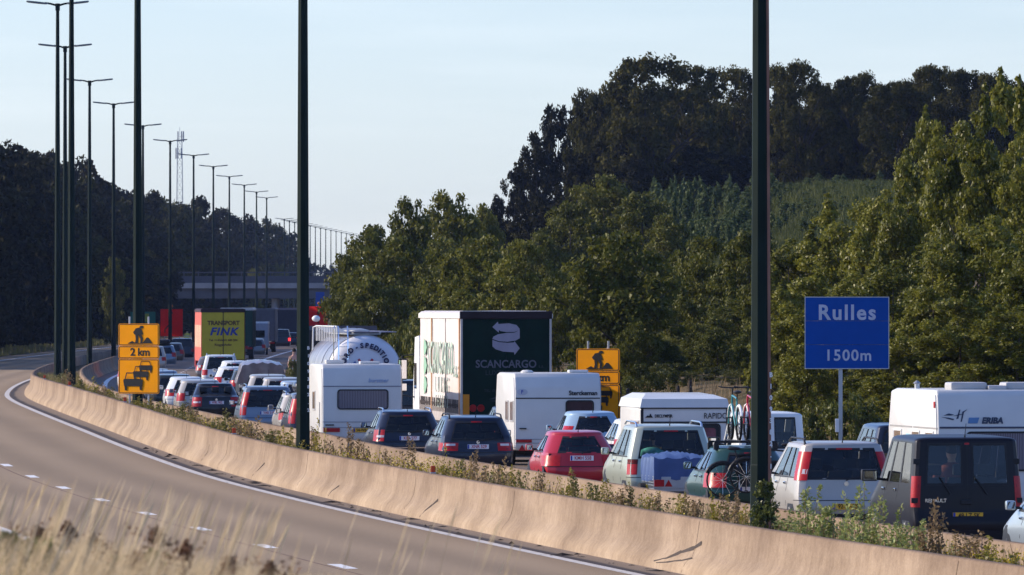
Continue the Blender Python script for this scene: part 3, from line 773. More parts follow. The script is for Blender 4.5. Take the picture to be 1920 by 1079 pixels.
def car(name, label, cat, kind, px, d, colour, group='cars and vans in the traffic jam', near=1, L=None, Hs=None, Ws=None, lit=False, lights=None, pl=('', 'b'), rails=None, zR=ZR, dark=False,
        rwin=None, swin=True, wiper=True, hib=True, pz=.72, aerial=True, bumper=None, badge=True, seats=True, heading_d=None):
    sp = dict(KIND[kind])
    if Hs: 
        k = Hs/sp['H']; 
        for key in ('rear', 'front', 'wid'): sp[key] = [(z*k if z > .6 else z*(1+(k-1)*z/.6), v) for z, v in sp[key]]
        sp['belt'] *= k; sp['zrw'] *= k; sp['H'] = Hs; pz *= k
    if Ws: sp['W'] = Ws
    if L:
        k = L/sp['L']; sp['front'] = [(z, v*k) for z, v in sp['front']]; sp['L'] = L
    H = sp['H']; zt = H - .085; belt = sp['belt']
    sp['levels'] = [z for z in LV if z < belt - .03] + [belt, belt+.10, (belt+zt)/2, zt-.05, zt]
    B = Body(sp); nr = B.nr; u0 = nr + 3
    x = (px - 960)*d/F
    th = thing(name, label, cat, (x, d, zR), heading(heading_d or d), group)
    gl = M['gsolid'] if near == 0 else (M['gdark'] if dark else M['gwin'])
    rz0, rz1 = sp['zrw'] + .02, zt - .05
    sz0, sz1 = belt + .03, zt - .035
    rw = rwin or [(0, 2)]
    sides = [(u0, u0+1), (u0+2, u0+3), (u0+4, u0+5)] if swin else []
    if kind == 'van': sides = [(u0+1, u0+2), (u0+3, u0+4), (u0+5, u0+6)][(0 if swin else 1):]
    holes = [(rz0, rz1, a, b) for a, b in rw] + [(sz0, sz1, a, b) for a, b in sides] + [(sz0, sz1, B.N-2, B.N)]
    B.grid(holes).build('body', colour, th, 28)
    def pane(nm, z0, z1, a, b, sd):
        mb = MB(); us = [a + (b-a)*i/3 for i in range(4)]
        B.patch(mb, z0-.012, z1+.012, a, b, sd, -.006, 4, us, edge=False); return mb
    for a, b in rw:
        if a == 0 and kind != 'van':
            mb = MB(); 
            us = [b*i/3 for i in range(4)]
            B.patch(mb, rz0-.012, rz1+.012, 0, b, 1, -.006, 4, us, False); B.patch(mb, rz0-.012, rz1+.012, 0, b, -1, -.006, 4, us, False)
            mb.build('rear_window', gl, th, 50)
            if near:
                mb = MB(); e = b*.985
                for sd in (1, -1):
                    B.patch(mb, rz1-.02, rz1+.03, 0, b+.12, sd, .004, 2, us + [b+.12]); B.patch(mb, rz0-.025, rz0+.02, 0, b+.12, sd, .004, 2, us + [b+.12])
                    B.patch(mb, rz0+.02, rz1-.02, e-.07, b+.12, sd, .004, 4, [e-.07, b+.02, b+.12])
                # rounded corners of the glass
                for sd in (1, -1):
                    for zc_, dz in ((rz1, -1), (rz0, 1)):
                        pts = [B.S(zc_, b, sd, .005)]
                        for i_ in range(6):
                            q = math.pi/2*i_/5; pts.append(B.S(zc_ + dz*.11*(1-math.sin(q)), b - .34*(1-math.cos(q)), sd, .005))
                        mb.add(pts, [(0, i_+1, i_+2) for i_ in range(5)])
                mb.build('window_seal', M['black'], th, 40)
        else:
            for sd in (1, -1):
                pane('rear_window', rz0, rz1, a, b, sd).build('rear_window', gl, th, 50)
                if near:
                    mb = MB()
                    for q in ((rz0-.03, rz0+.015, a-.05, b+.04), (rz1-.015, rz1+.03, a-.05, b+.04), (rz0, rz1, a-.08, a+.035), (rz0, rz1, b-.035, b+.08)): B.patch(mb, *q, sd, .005, 3)
                    mb.build('window_seal', M['black'], th, 40)
    for sd in (1, -1):
        for a, b in sides:
            pane('side_window', sz0, sz1, a, b, sd).build('side_window', gl, th, 50)
        if near and sides and kind != 'van':
            mb = MB(); B.patch(mb, sz0-.03, sz0-.004, sides[0][0]-.1, sides[-1][1], sd, .004, 2, [sides[0][0]-.1, *[q for s_ in sides for q in s_]])
            for (a, b), (c_, e) in zip(sides, sides[1:]): B.patch(mb, sz0, sz1, b, c_, sd, .004, 3, [b, c_])
            mb.build('window_trim', M['black'], th, 40)
    mb = MB()
    for sd in (1, -1): B.patch(mb, sz0-.012, sz1+.012, B.N-2, B.N, sd, -.006, 4, None, False)
    mb.build('windscreen', M['gwin'] if near else gl, th, 50)
    # lower parts
    if near:
        mb = MB()
        wb = interp(sp['wid'], belt)*sp['W']/2 - .09
        mb.box(-wb, wb, interp(sp['rear'], belt) + .18, interp(sp['front'], belt) - .25, belt-.12, belt-.02)
        mb.build('interior', M['trim'], th)
        if seats:
            yr = interp(sp['rear'], belt)
            for yy, xs in ((yr + .95, (-.45, 0, .45)), (yr + 1.85, (-.38, .38))):
                for xx in xs: seat(th, xx, yy, belt-.5, .44 if len(xs) == 3 else .5)
        r = .30 if kind in ('hatch', 'saloon', 'estate') else .32
        for sd in (1, -1):
            for yy in (.17*sp['L'], .80*sp['L']):
                wv = interp(sp['wid'], .35)*sp['W']/2
                mb = MB(); mb.lathe([(r+.09, -.1), (r+.09, .016), (r+.05, .024)], (sd*(wv-.005), yy, r), (sd, 0, 0), 22); mb.build('wheel_arch', M['black'], th, 40)
                wheel(th, sd*(wv-.085), yy, r, sd)
        # bumper skirt, shut lines, handles
        mb = MB()
        for sd in (1, -1): B.patch(mb, .22, .36, 0, u0, sd, .012, 2, list(range(u0+1)))
        mb.build('bumper', bumper or M['black'], th, 40)
        mb = MB()
        for sd in (1, -1): B.patch(mb, .60, .612, 0, u0, sd, .003, 2, list(range(u0+1)))
        if sides:
            for a, b in (sides[1:] if kind != 'van' else sides[1:]):
                for sd in (1, -1): B.patch(mb, .35, belt, a-.01, a+.012, sd, .002, 4, [a-.02, a+.03])
        mb.build('panel_gap', M['black'], th)
        if near > 1 or True:
            for sd in (1, -1):
                for a, b in sides[1:]:
                    p = B.S(belt-.10, a+.15, sd); mb = MB(); xa, xb = sorted((p.x-sd*.01, p.x+sd*.03)); mb.bbox(xa, xb, p.y-.02, p.y+.16, p.z-.02, p.z+.025, .012)
                    mb.build('door_handle', M['chrome'], th)
        for sd in (1, -1): mirror(B, th, sd, colour if kind not in ('van',) else M['black'], big=1.5 if kind == 'van' else 1.0)
        if wiper and kind != 'van':
            p = B.S(rz0-.04, 0, 1, .015); q = B.S(rz0+.06, 1.1, 1, .02)
            mb = MB(); mb.tube([p, p + Vector((.05, -.012, .03)), q], [.014, .012, .008], 5); mb.build('wiper', M['black'], th)
        if aerial:
            yy = interp(sp['rear'], zt) + .18; zz = B.S(zt, 0).z + .07
            mb = MB(); mb.tube([(0, yy, zz), (0, yy-.02, zz+.05), (0, yy-.12, zz+.24)], [.018, .008, .004], 6); mb.build('aerial', M['black'], th)
        if hib:
            mb = MB(); 
            for sd in (1, -1): B.patch(mb, zt-.05, zt-.018, 0, .45, sd, .006, 2)
            mb.build('high_brake_light', M['lampred'], th)
        if rails:
            for sd in (1, -1):
                xr = interp(sp['wid'], zt)*sp['W']/2 - .07; ya = interp(sp['rear'], zt) + .22; yb = ya + 1.75
                z0 = B.S(zt, u0-1).z + .035
                mb = MB(); mb.tube([(sd*xr, ya, z0), (sd*xr, ya+.1, z0+.085), (sd*xr, ya+.3, z0+.105), (sd*xr, yb-.25, z0+.115), (sd*xr, yb, z0+.05)], [.024, .02, .018, .018, .02], 7)
                mb.build('roof_rail', rails, th, 60)
        if badge:
            p = B.S(belt-.10 if kind != 'van' else .86, 0, 1, .004)
            mb = MB(); mb.cyl(p, (0, 1, 0), .042, .012, 16); mb.build('badge', M['chrome'], th)
        p = B.S(pz, 0, 1, .012)
        plate(th, p, pl[0], pl[1], tilt=0)
    # lamps
    lights = lights or [('red', .66, .90, 1.8, u0)]
    for sd in (1, -1):
        for k, (c_, z0, z1, a, b) in enumerate(lights):
            kk = H/KIND[kind]['H']
            mb = MB(); B.patch(mb, z0*kk, z1*kk, a if a >= 0 else u0 + a, b if b >= 0 else u0 + b, sd, .010, 5)
            m_ = M['brake'] if (lit and k == 0) else M[{'red': 'lampred', 'orange': 'lampor', 'clear': 'lampclear', 'black': 'black'}[c_]]
            if k == 0: o = mb.build('tail_light', m_, th, 40)
            else: mb.build('lens', m_, o, 40)
    th['_'] = 0; del th['_']
    return th, B
P_ = paint
dark_blue = P_('night_blue', (.010, .014, .030), .1); navy = P_('navy', (.012, .016, .032), .1); black_p = P_('black', (.010, .010, .013))
silver = P_('silver', (.42, .39, .345), .3, .4); grey_m = P_('grey', (.17, .175, .18), .5); sage = P_('sage', (.44, .46, .36), .35); red_p = P_('red', (.42, .018, .028))
green_p = P_('bottle_green', (.018, .062, .050), .3); lightblue = P_('pale_blue', (.34, .47, .56), .3); white_p = P_('white', (.72, .73, .71)); anth = P_('anthracite', (.055, .052, .066), .45)
bluegrey = P_('blue_grey', (.20, .24, .29), .5); dgreen = P_('dark_grey_green', (.045, .055, .052), .3); brownish = P_('bronze', (.13, .11, .10), .4)
plum = mat('plum_body', (.010, .008, .011), .4, .0, .22, .08, .05, 1.5)
silver_b = P_('silver_blue', (.42, .48, .52), .5)
T = 'silver'
# --- nearest row, behind the barrier, from the right of the picture to the left
c, B = car('passenger_car', 'pale blue-grey car cut off by the right picture edge, only its mirror and flank showing', 'car', 'hatch', 2058, 145.0, silver_b)
van, Bv = car('passenger_van', 'dark plum van with two rear doors and amber plate 49-LZ-SK, nearest of the queue', 'van', 'van', 1816, 158.0, plum, near=2, dark=False, rwin=[(1, 2)], swin=True, wiper=False, pl=('49-LZ-SK', 'nl'), pz=.60,
              lights=[('red', .75, 1.28, 2.7, 5.9)], bumper=mat('plum_bumper', (.018, .016, .02), .5), badge=False, hib=True)
# van: door seam, hinges, wipers, marque lettering
mb = MB(); p0 = Bv.S(.62, 0, 1, .004)
for z0, z1 in ((.62, 1.1), (1.1, 1.5), (1.5, 1.88)):
    a, b_ = Bv.S(z0, 0, 1, .003), Bv.S(z1, 0, 1, .003); mb.add([a + Vector((-.008, 0, 0)), a + Vector((.008, 0, 0)), b_ + Vector((.008, 0, 0)), b_ + Vector((-.008, 0, 0))], [(0,1,2,3)])
mb.build('door_seam', M['black'], van)
for sd in (-1, 1):
    for z in (.86, 1.52):
        p = Bv.S(z, 3.6, sd, .005); mb = MB(); mb.bbox(p.x-.07, p.x+.05, p.y-.02, p.y+.03, z-.04, z+.05, .012); mb.build('door_hinge', M['black'], van)
    a = Bv.S(.98, .9 if sd < 0 else .5, sd, .02); b_ = Bv.S(1.30, 1.0 if sd < 0 else .95, sd, .03)
    q = Vector((-.30 if sd < 0 else .22, 0, 0))
    mb = MB(); mb.tube([Vector((-.30 if sd < 0 else .33, a.y, .97)), Vector((-.48 if sd < 0 else .12, b_.y-.01, 1.26))], [.018, .009], 6); mb.build('wiper', M['black'], van)
mb = MB(); mb.bbox(-.13, .07, Bv.S(.82, .3).y-.03, Bv.S(.82, .3).y+.02, .79, .88, .02); mb.build('door_handle', M['black'], van)
text('RENAULT', .085, M['chrome'], van, (-.55, Bv.S(.86, 1.6).y - .012, .86), REAR, bold=.002)
mb = MB(); mb.bbox(.10, .30, -.0, .02, 1.60, 1.62, .002)
occupant('dark-haired driver seen through the van\'s left rear window', van, -.42, 2.4, .75, shirt=(.06, .06, .09), s=1.08)
occupant('passenger with a broad head of dark hair in the van behind the left rear window', van, .0, 1.6, .78, shirt=(.17, .05, .04), s=1.18)
mpv, Bm = car('people_carrier', 'silver people carrier with tall red tail lights, just left of the dark van', 'people carrier', 'mpv', 1588, 170.5, silver, near=2, rails=M['black'], pl=('92-ZF-XS', 'nl'), Hs=1.68, pz=.50,
              lights=[('red', .98, 1.52, 2.2, 5.8), ('clear', 1.10, 1.19, 2.8, 4.6)], rwin=[(0, 2)])
mb = MB(); 
occupant('driver in the silver people carrier, dark head against the windscreen', mpv, -.38, 2.3, .62, shirt=(.04, .05, .07))
occupant('front passenger of the silver people carrier', mpv, .40, 2.3, .62, shirt=(.10, .10, .12))
gre, Bg = car('hatchback_car', 'dark green hatchback with bicycles on its roof, half hidden by the nearest lamp post', 'car', 'hatch', 1412, 181.5, green_p, near=2, Ws=1.72, Hs=1.43, pz=.58, wiper=False,
              lights=[('red', .62, .90, 1.75, 6.4)], aerial=False)
red, Bd = car('hatchback_car', 'small red hatchback with rounded rear window, between the dark estate and the sage people carrier', 'car', 'hatch', 1092, 206.5, red_p, near=2, Hs=1.40, Ws=1.68, L=3.75, pl=('KMH 558', 'b'), pz=.80,
              lights=[('red', .62, .86, 1.7, 6.2)], bumper=red_p, hib=False)
occupant('driver of the red hatchback in a red top', red, -.36, 1.6, .48, shirt=(.45, .03, .04))
sag, Bs = car('people_carrier', 'sage green people carrier with roof rails towing a small trailer under blue sheet', 'people carrier', 'mpv', 1262, 193.5, sage, near=2, rails=M['chrome'], Hs=1.70, pz=.62,
              lights=[('red', .66, .98, 2.2, 5.2), ('black', .88, .98, 2.2, 5.2)], bumper=M['grey'], pl=('', 'b'))
mb = MB(); mb.ellipsoid((-.36, .62, 1.10), (.24, .16, .13)); mb.ellipsoid((-.2, .66, 1.06), (.2, .14, .11)); mb.ellipsoid((-.5, .62, 1.07), (.14, .12, .12))
tag(mb.build('luggage_bundle', mat('teal_cloth', (.09, .32, .28), .9, var=.5, scale=9), None, 60), 'teal cloth bundle piled behind the rear window of the sage people carrier', 'luggage')
bundle = bpy.data.objects['luggage_bundle']; bundle.location = sag.location; bundle.rotation_euler = sag.rotation_euler
occupant('child with fair hair behind the rear window of the sage people carrier', sag, -.30, .95, .82, shirt=(.25, .2, .1), s=.75)
mer, Be = car('estate_car', 'dark estate car with wide red tail lights, just left of the red hatchback', 'car', 'estate', 897, 226.5, navy, near=2, L=4.8, Ws=1.80, Hs=1.50, rails=M['black'], pl=('XNR 529', 'b'), pz=.72,
              lights=[('red', .62, .81, 1.35, 6.3), ('clear', .74, .79, 1.6, 4.2)])
aud, Ba = car('estate_car', 'dark estate car with silver roof rails, beside the white caravan', 'car', 'estate', 768, 244.5, navy, near=2, rails=M['chrome'], Hs=1.44, pl=('KBR 577', 'b'), pz=.70,
              lights=[('red', .62, .92, 2.15, 6.5), ('clear', .72, .78, 2.3, 4.6)])
for car_, z in ((aud, .42),):
    mb = MB()
    for sd in (1, -1): Ba.patch(mb, .44, .465, 0, 6, sd, .014, 2, list(range(7)))
    mb.build('bumper_strip', M['chrome'], car_)
j1, Bj = car('people_carrier', 'dark grey people carrier with tall curved red tail light, right beside the second lamp post', 'people carrier', 'mpv', 597, 273.5, anth, Hs=1.62, L=4.3, Ws=1.75, lights=[('red', .75, 1.52, 2.1, 5.4)])
k1, Bk = car('estate_car', 'silver-grey estate car with roof box on, partly behind the dark grey people carrier', 'car', 'estate', 578, 284.0, silver, Hs=1.52, near=1, rails=M['chrome'])
cm, Bc = car('people_carrier', 'dark grey people carrier with narrow red tail lights, left of the roof box car', 'people carrier', 'mpv', 503, 297.0, bluegrey, Hs=1.62, L=4.3, Ws=1.80, pl=('YAR 318', 'b'), rails=M['chrome'], lights=[('red', .72, 1.50, 2.1, 5.2)], pz=.80)
ast, Bt = car('saloon_car', 'black saloon car with bulging boot and white plate, behind the grey people carrier', 'car', 'saloon', 406, 330.0, black_p, Hs=1.44, pl=('WBL 902', 'b'), pz=.74, lights=[('red', .60, .92, 1.6, 6.1), ('clear', .72, .78, 1.75, 4.6)])
row = [('estate_car', 'silver estate car directly left of and behind the black saloon', 'estate', 377, 343, silver, 1.47), ('hatchback_car', 'white hatchback third in the row left of the black saloon', 'hatch', 351, 357, white_p, 1.46),
       ('estate_car', 'dark grey-green estate beside the left amber sign', 'estate', 326, 372, dgreen, 1.46), ('hatchback_car', 'pale grey hatchback whose roof shows right of the left amber sign', 'hatch', 306, 387, bluegrey, 1.5),
       ('passenger_car', 'silver car mostly behind the left amber sign', 'estate', 287, 405, grey_m, 1.45), ('passenger_car', 'dark car hidden behind the left amber sign', 'estate', 270, 428, navy, 1.45),
       ('hatchback_car', 'white hatchback showing its left edge beside the left amber sign', 'hatch', 253, 452, white_p, 1.5),
       ('passenger_car', 'silver car with a red tail light just right of the 2 km panel', 'mpv', 284, 600, silver, 1.6), ('estate_car', 'blue-grey estate car with a black roof box, beside the 2 km panel', 'estate', 306, 642, bluegrey, 1.5),
       ('estate_car', 'dark estate with silver roof rails, next in front of the roof box car far away', 'estate', 322, 682, brownish, 1.5), ('passenger_car', 'dark blue car under the left red sign', 'suv', 341, 722, dark_blue, 1.7)]
RT = {}
for nm, lab, kd, px, d, colr, h in row:
    lt = [('red', .70, .95, 1.8, 6.2)] if kd != 'estate' else [('red', .66, .95, 1.8, 6.2)]
    RT[d], _b = car(nm, lab, 'car', kd, px, d, colr, near=1 if d < 400 else 0, Hs=h, lights=lt)
# --- second lane
row2 = [('suv', 'dark off-road car ahead of the caravan with the bird emblem, mostly hidden', 'suv', 1722, 182.5, dark_blue, 1.86), ('estate_car', 'white estate car towing the folding caravan, behind the sage people carrier', 'estate', 1224, 223.0, white_p, 1.46),
        ('hatchback_car', 'pale blue small car with bulbous rear window, above the red hatchback', 'hatch', 1118, 234.0, lightblue, 1.52), ('estate_car', 'dark car behind the tall truck, a sliver of its window showing', 'estate', 984, 248.6, navy, 1.5),
        ('passenger_van', 'dark van between the white caravan and the truck cab', 'van', 790, 287.0, dark_blue, 1.9),
        ('hatchback_car', 'silver car roof third in front of the brown sheeted trailer', 'hatch', 562, 337.0, silver_b, 1.46), ('estate_car', 'silver car roof in the middle of three before the brown sheeted trailer', 'estate', 532, 349.0, silver, 1.5),
        ('estate_car', 'silver estate car right in front of the brown sheeted trailer', 'estate', 505, 361.5, silver, 1.52),
        ('hatchback_car', 'dark-windowed white-roofed hatchback left of the brown sheeted trailer', 'hatch', 436, 417.0, white_p, 1.46), ('hatchback_car', 'white hatchback between two other white cars before the yellow truck', 'hatch', 441, 439.0, white_p, 1.6),
        ('people_carrier', 'white people carrier with roof rails in front of the yellow truck', 'mpv', 414, 466.0, white_p, 1.74),
        ('estate_car', 'dark estate car between the brown sheeted trailer and the white hatchbacks', 'estate', 470, 401.0, dgreen, 1.46), ('hatchback_car', 'bronze hatchback seen over the roofs beside the yellow truck', 'hatch', 396, 500.0, brownish, 1.46),
        ('passenger_car', 'small dark car far away, right of the yellow truck', 'estate', 478, 770, grey_m, 1.5), ('people_carrier', 'dark car with its left brake light glowing, far along the road', 'suv', 527, 925, dark_blue, 1.9),
        ('passenger_car', 'farthest dark car with a glowing brake light beside the second lamp post', 'estate', 546, 955, dark_blue, 1.5)]
for nm, lab, kd, px, d, colr, h in row2:
    if nm == 'suv': nm = 'off_road_car'
    kw = {}
    if 'glowing' in lab: kw['lit'] = True
    if 'people carrier with roof rails' in lab: kw['rails'] = M['chrome']
    lt = [('red', .70, .97, 1.8, 6.2)]
    if kd == 'van': kw['rwin'] = [(1, 2)]; lt = [('red', .7, 1.2, 3.4, 5.8)]; kw['wiper'] = False
    if kd == 'hatch' and colr == lightblue: lt = [('red', .98, 1.08, 3.2, 5.6)]; kw['lights'] = lt
    kw.setdefault('lights', lt)
    car(nm, lab, 'van' if kd == 'van' else 'car', kd, px, d, colr, near=1 if d < 480 else 0, Hs=h, **kw)
wv, Bw = car('camper_van', 'small white high van right of the nearest lamp post, rear window with rounded corners', 'van', 'van', 1448, 203.0, white_p, near=1, Hs=1.86, Ws=1.52, L=3.6, rwin=[(1, 2)], swin=False, wiper=False, lights=[('red', .6, .9, 3.3, 5.2)], aerial=False, hib=False, badge=False)

# --- roof boxes (things of their own)
def roof_box(label, par, B, colour, z, y0, w=.72, l=1.9, x=0):
    th = thing('roof_box', label, 'roof box', par.matrix_basis @ Vector((x, y0, z)), par.rotation_euler.z)
    mb = MB(); vs_ = []; fs_ = []; n = 16
    for k, (yy, s_, h_) in enumerate(((0, .55, .16), (.1, .85, .28), (.4, 1, .36), (1.2, 1, .36), (1.7, .8, .25), (1.9, .4, .12))):
        for j in range(n):
            q = 2*math.pi*j/n; cx, cz = math.cos(q), math.sin(q)
            sx = math.copysign(abs(cx)**.55, cx); sz = math.copysign(abs(cz)**.55, cz)
            vs_.append((sx*w/2*s_, yy*l/1.9, .20 + sz*h_/2))
    for i in range(5):
        for j in range(n): fs_.append((i*n+j, i*n+(j+1) % n, (i+1)*n+(j+1) % n, (i+1)*n+j))
    fs_ += [tuple(range(n)), tuple(5*n+j for j in range(n))]
    mb.add(vs_, fs_); mb.build('shell', colour, th, 50)
    for yy in (.5, 1.3):
        mb = MB(); mb.bbox(-.52, .52, yy, yy+.06, -.04, .03, .01); mb.build('crossbar', M['black'], th)
bpy.context.view_layer.update()
roof_box('glossy dark roof box on the silver-grey estate beside the second lamp post', k1, Bk, P_('box_gloss', (.03, .032, .036)), 1.50, .55, .78)
roof_box('black roof box on the far blue-grey estate beside the 2 km panel', RT[642], None, M['black'], 1.52, .5, .95)

# --- caravans
m_grp = mat('caravan_white', (.64, .63, .60), .4, coat=.25, var=.035, scale=2)
def caravan(label, px, d, W_, L, H, z0=.42, rear=None, front_cut=.75, line=None, cut_top=.3):
    x = (px - 960)*d/F
    th = thing('caravan', label, 'caravan', (x, d, ZR), heading(d), 'caravans in the queue')
    prof = rear + [(L - cut_top - .55, H), (L - cut_top, H-.05), (L, H - front_cut), (L, z0 + .25), (L - .12, z0)]
    bm = bmesh.new()
    vl = [bm.verts.new((-W_/2, y, z)) for y, z in prof]; f = bm.faces.new(vl)
    r = bmesh.ops.extrude_face_region(bm, geom=[f]); bmesh.ops.translate(bm, vec=(W_, 0, 0), verts=[v for v in r['geom'] if isinstance(v, bmesh.types.BMVert)])
    bmesh.ops.recalc_face_normals(bm, faces=bm.faces)
    es = [e for e in bm.edges if len(e.link_faces) == 2 and e.calc_face_angle() > R(12)]
    bmesh.ops.bevel(bm, geom=es, offset=.05, segments=3, affect='EDGES', profile=.6)
    for f in bm.faces: f.smooth = True
    for e in bm.edges:
        if len(e.link_faces) == 2 and e.calc_face_angle(0) > R(35): e.smooth = False
    me = bpy.data.meshes.new('body'); bm.to_mesh(me); bm.free(); me.materials.append(m_grp); link('body', me, th)
    yz = lambda z: float(np.interp(z, [p[1] for p in rear], [p[0] for p in rear]))
    for sd in (1, -1):   # corner mouldings, wheels
        mb = MB(); mb.tube([(sd*(W_/2+.002), p[0]+.06, p[1]) for p in rear[:-1]], .014, 5); mb.build('corner_trim', M['steel'], th)
        wheel(th, sd*(W_/2-.12), L*.45, .31, sd)
    mb = MB(); mb.tube([(-.5, L-.1, z0+.05), (0, L+1.1, z0)], .05, 6); mb.tube([(.5, L-.1, z0+.05), (0, L+1.1, z0)], .05, 6); mb.build('drawbar', M['steel'], th)
    return th, yz
def panel_win(th, x0, x1, z0, z1, yz, frame, pane, curtain=None, nm='rear_window'):
    mb = MB(); ym = lambda z: yz(z) - .012
    n = 5; r = .09
    def rr(a0, a1, b0, b1, rad):
        pts = []
        for cx, cz, q0 in ((a1-rad, b1-rad, 0), (a0+rad, b1-rad, 90), (a0+rad, b0+rad, 180), (a1-rad, b0+rad, 270)):
            for k in range(n+1): q = R(q0 + 90*k/n); pts.append((cx + rad*math.cos(q), cz + rad*math.sin(q)))
        return pts
    o = rr(x0, x1, z0, z1, r); i = rr(x0+.035, x1-.035, z0+.035, z1-.035, r*.7); k = len(o)
    vs_ = [(a, ym(c)-.015, c) for a, c in o] + [(a, ym(c)-.015, c) for a, c in i] + [(a, ym(c)+.02, c) for a, c in o]
    fs_ = [(j, (j+1) % k, k+(j+1) % k, k+j) for j in range(k)] + [(j, 2*k+j, 2*k+(j+1) % k, (j+1) % k) for j in range(k)]
    mb.add(vs_, fs_); fo = mb.build(nm, frame, th)
    mb = MB(); mb.add([(a, ym(c)-.006, c) for a, c in i], [tuple(range(k))]); mb.build('pane', pane, fo)
    return fo
def side_win(th, y0, y1, z0, z1, xs, frame, pane):
    mb = MB(); e = .006
    for a, b_, c_, d_ in ((y0, y1, z0, z0+.04), (y0, y1, z1-.04, z1), (y0, y0+.04, z0+.04, z1-.04), (y1-.04, y1, z0+.04, z1-.04)): mb.bbox(xs-.022, xs+.01, a, b_, c_, d_, .008)
    fo = mb.build('side_window', frame, th)
    mb = MB(); mb.box(xs-.010, xs-.003, y0+.04, y1-.04, z0+.04, z1-.04); mb.build('pane', pane, fo)
curt, n, l, b = node_mat('curtained_acrylic')
tcu = n.new('ShaderNodeTexCoord'); wav = n.new('ShaderNodeTexWave'); wav.wave_type = 'BANDS'; wav.inputs['Scale'].default_value = 7; wav.inputs['Distortion'].default_value = 1.5; wav.inputs['Detail'].default_value = 2
l.new(tcu.outputs['Object'], wav.inputs[0]); rcu = ramp(n, [(0, (.075, .07, .10)), (1, (.16, .15, .20))]); l.new(wav.outputs[0], rcu.inputs[0]); l.new(rcu.outputs[0], b.inputs['Base Color']); b.inputs['Roughness'].default_value = .15
brown_ac = mat('smoked_acrylic', (.055, .03, .036), .12, var=.3, scale=2.5); red_ac = mat('curtained_red_acrylic', (.16, .055, .075), .15, var=.5, scale=3.5)
side_ac = mat('side_acrylic', (.23, .16, .11), .12, var=.3, scale=3)
alu = mat('window_frame_grey', (.45, .44, .43), .4)
def bar(th, nm, x0, x1, z0, z1, yz, m_, t=.012):
    mb = MB(); ya, yb = yz(z0), yz(z1); mb.add([(x0, ya-t, z0), (x1, ya-t, z0), (x1, yb-t, z1), (x0, yb-t, z1), (x0, ya+.01, z0), (x1, ya+.01, z0), (x1, yb+.01, z1), (x0, yb+.01, z1)],
        [(0,1,2,3), (0,4,5,1), (1,5,6,2), (2,6,7,3), (3,7,4,0)]); return mb.build(nm, m_, th)
# the one between the second lamp post and the dark estates
cv, yz = caravan('white caravan with wide curtained rear window, in front of the tanker', 679, 258, 2.2, 5.2, 2.55, rear=[(.06, .42), (0, .55), (0, 1.9), (.04, 2.15), (.13, 2.42), (.25, 2.55)])
panel_win(cv, -.69, .73, 1.30, 1.86, yz, M['black'], curt); bar(cv, 'groove', -1.08, 1.08, 1.93, 1.955, yz, mat('groove_grey', (.2, .2, .24), .5)); bar(cv, 'groove', -1.09, 1.09, .95, .965, yz, mat('groove_grey', (0,)*3)); bar(cv, 'groove', -1.09, 1.09, .80, .812, yz, mat('groove_grey', (0,)*3))
for s_ in (-1, 1):
    xa = -1.08 if s_ < 0 else .62
    o = bar(cv, 'tail_light', xa, xa+.46, .68, .79, yz, M['lampred'], .03); bar(cv, 'handle', xa+.06, xa+.30, .86, .89, yz, M['black'], .03)
plate(cv, (.02, -.03, .73), '54-WB-06', 'nl')
text('burstner', .16, mat('faded_blue', (.30, .38, .55), .5), cv, (.45, -.015+yz(2.08), 2.1), (R(80), 0, 0), bold=.003, shear=.2)
mb = MB(); mb.bbox(.0, .55, .7, 1.2, 2.55, 2.63, .03); mb.build('roof_hatch', m_grp, cv)
mb = MB(); mb.bbox(-.8, -.3, 2.6, 3.2, 2.55, 2.66, .03); mb.build('roof_hatch', m_grp, cv)
side_win(cv, 2.6, 3.5, 1.25, 1.80, -1.1, alu, side_ac); side_win(cv, .9, 1.0, .8, 1.5, -1.1, alu, m_grp)
# Sterckeman
cv, yz = caravan('white caravan with small dark rear window at its right', 1046, 242, 2.24, 4.9, 2.42, rear=[(.08, .42), (.02, .55), (0, 1.75), (.05, 2.05), (.16, 2.3), (.28, 2.42)])
panel_win(cv, .20, .94, 1.28, 1.72, yz, M['black'], brown_ac); bar(cv, 'groove', -1.10, 1.10, 1.755, 1.785, yz, M['black']); bar(cv, 'groove', -1.11, 1.11, .70, .712, yz, mat('groove_grey', (0,)*3)); bar(cv, 'groove', -1.11, 1.11, .60, .612, yz, mat('groove_grey', (0,)*3))
text('Sterckeman', .165, M['blackink'], cv, (.66, yz(1.92)-.02, 1.90), (R(80), 0, 0), bold=.004, space=.95)
mb = MB(); mb.prism([(.13*math.cos(q*math.pi/8)*1.1, .085*math.sin(q*math.pi/8)) for q in range(16)], Matrix.Translation((-.93, yz(1.95)-.004, 1.93)) @ Matrix.Rotation(R(80), 4, 'X'), .012); eo = mb.build('emblem', mat('emblem_grey', (.5, .5, .55), .4), cv)
text('F', .13, M['blueink'], eo, (-.93, yz(1.95)-.02, 1.93), (R(80), 0, 0), bold=.003)
for s_ in (-1, 1):
    bar(cv, 'tail_light', -1.08 if s_ < 0 else .70, -.68 if s_ < 0 else 1.08, .625, .70, yz, M['lampred'], .03)
    mb = MB(); mb.prism([(-.09, -.07), (.09, -.07), (0, .09)], Matrix.Translation((s_*.93, yz(.5)-.002, .48)) @ Matrix.Rotation(R(90), 4, 'X'), .02); mb.build('triangle_reflector', M['lampred'], cv)
bar(cv, 'handle', -1.0, -.82, .97, 1.0, yz, M['black'], .04)
mb = MB(); mb.lathe([(.16, 0), (.17, .03), (.12, .07), (.01, .08)], (-.70, 1.0, 2.42), (0, 0, 1), 16); mb.build('roof_vent', m_grp, cv)
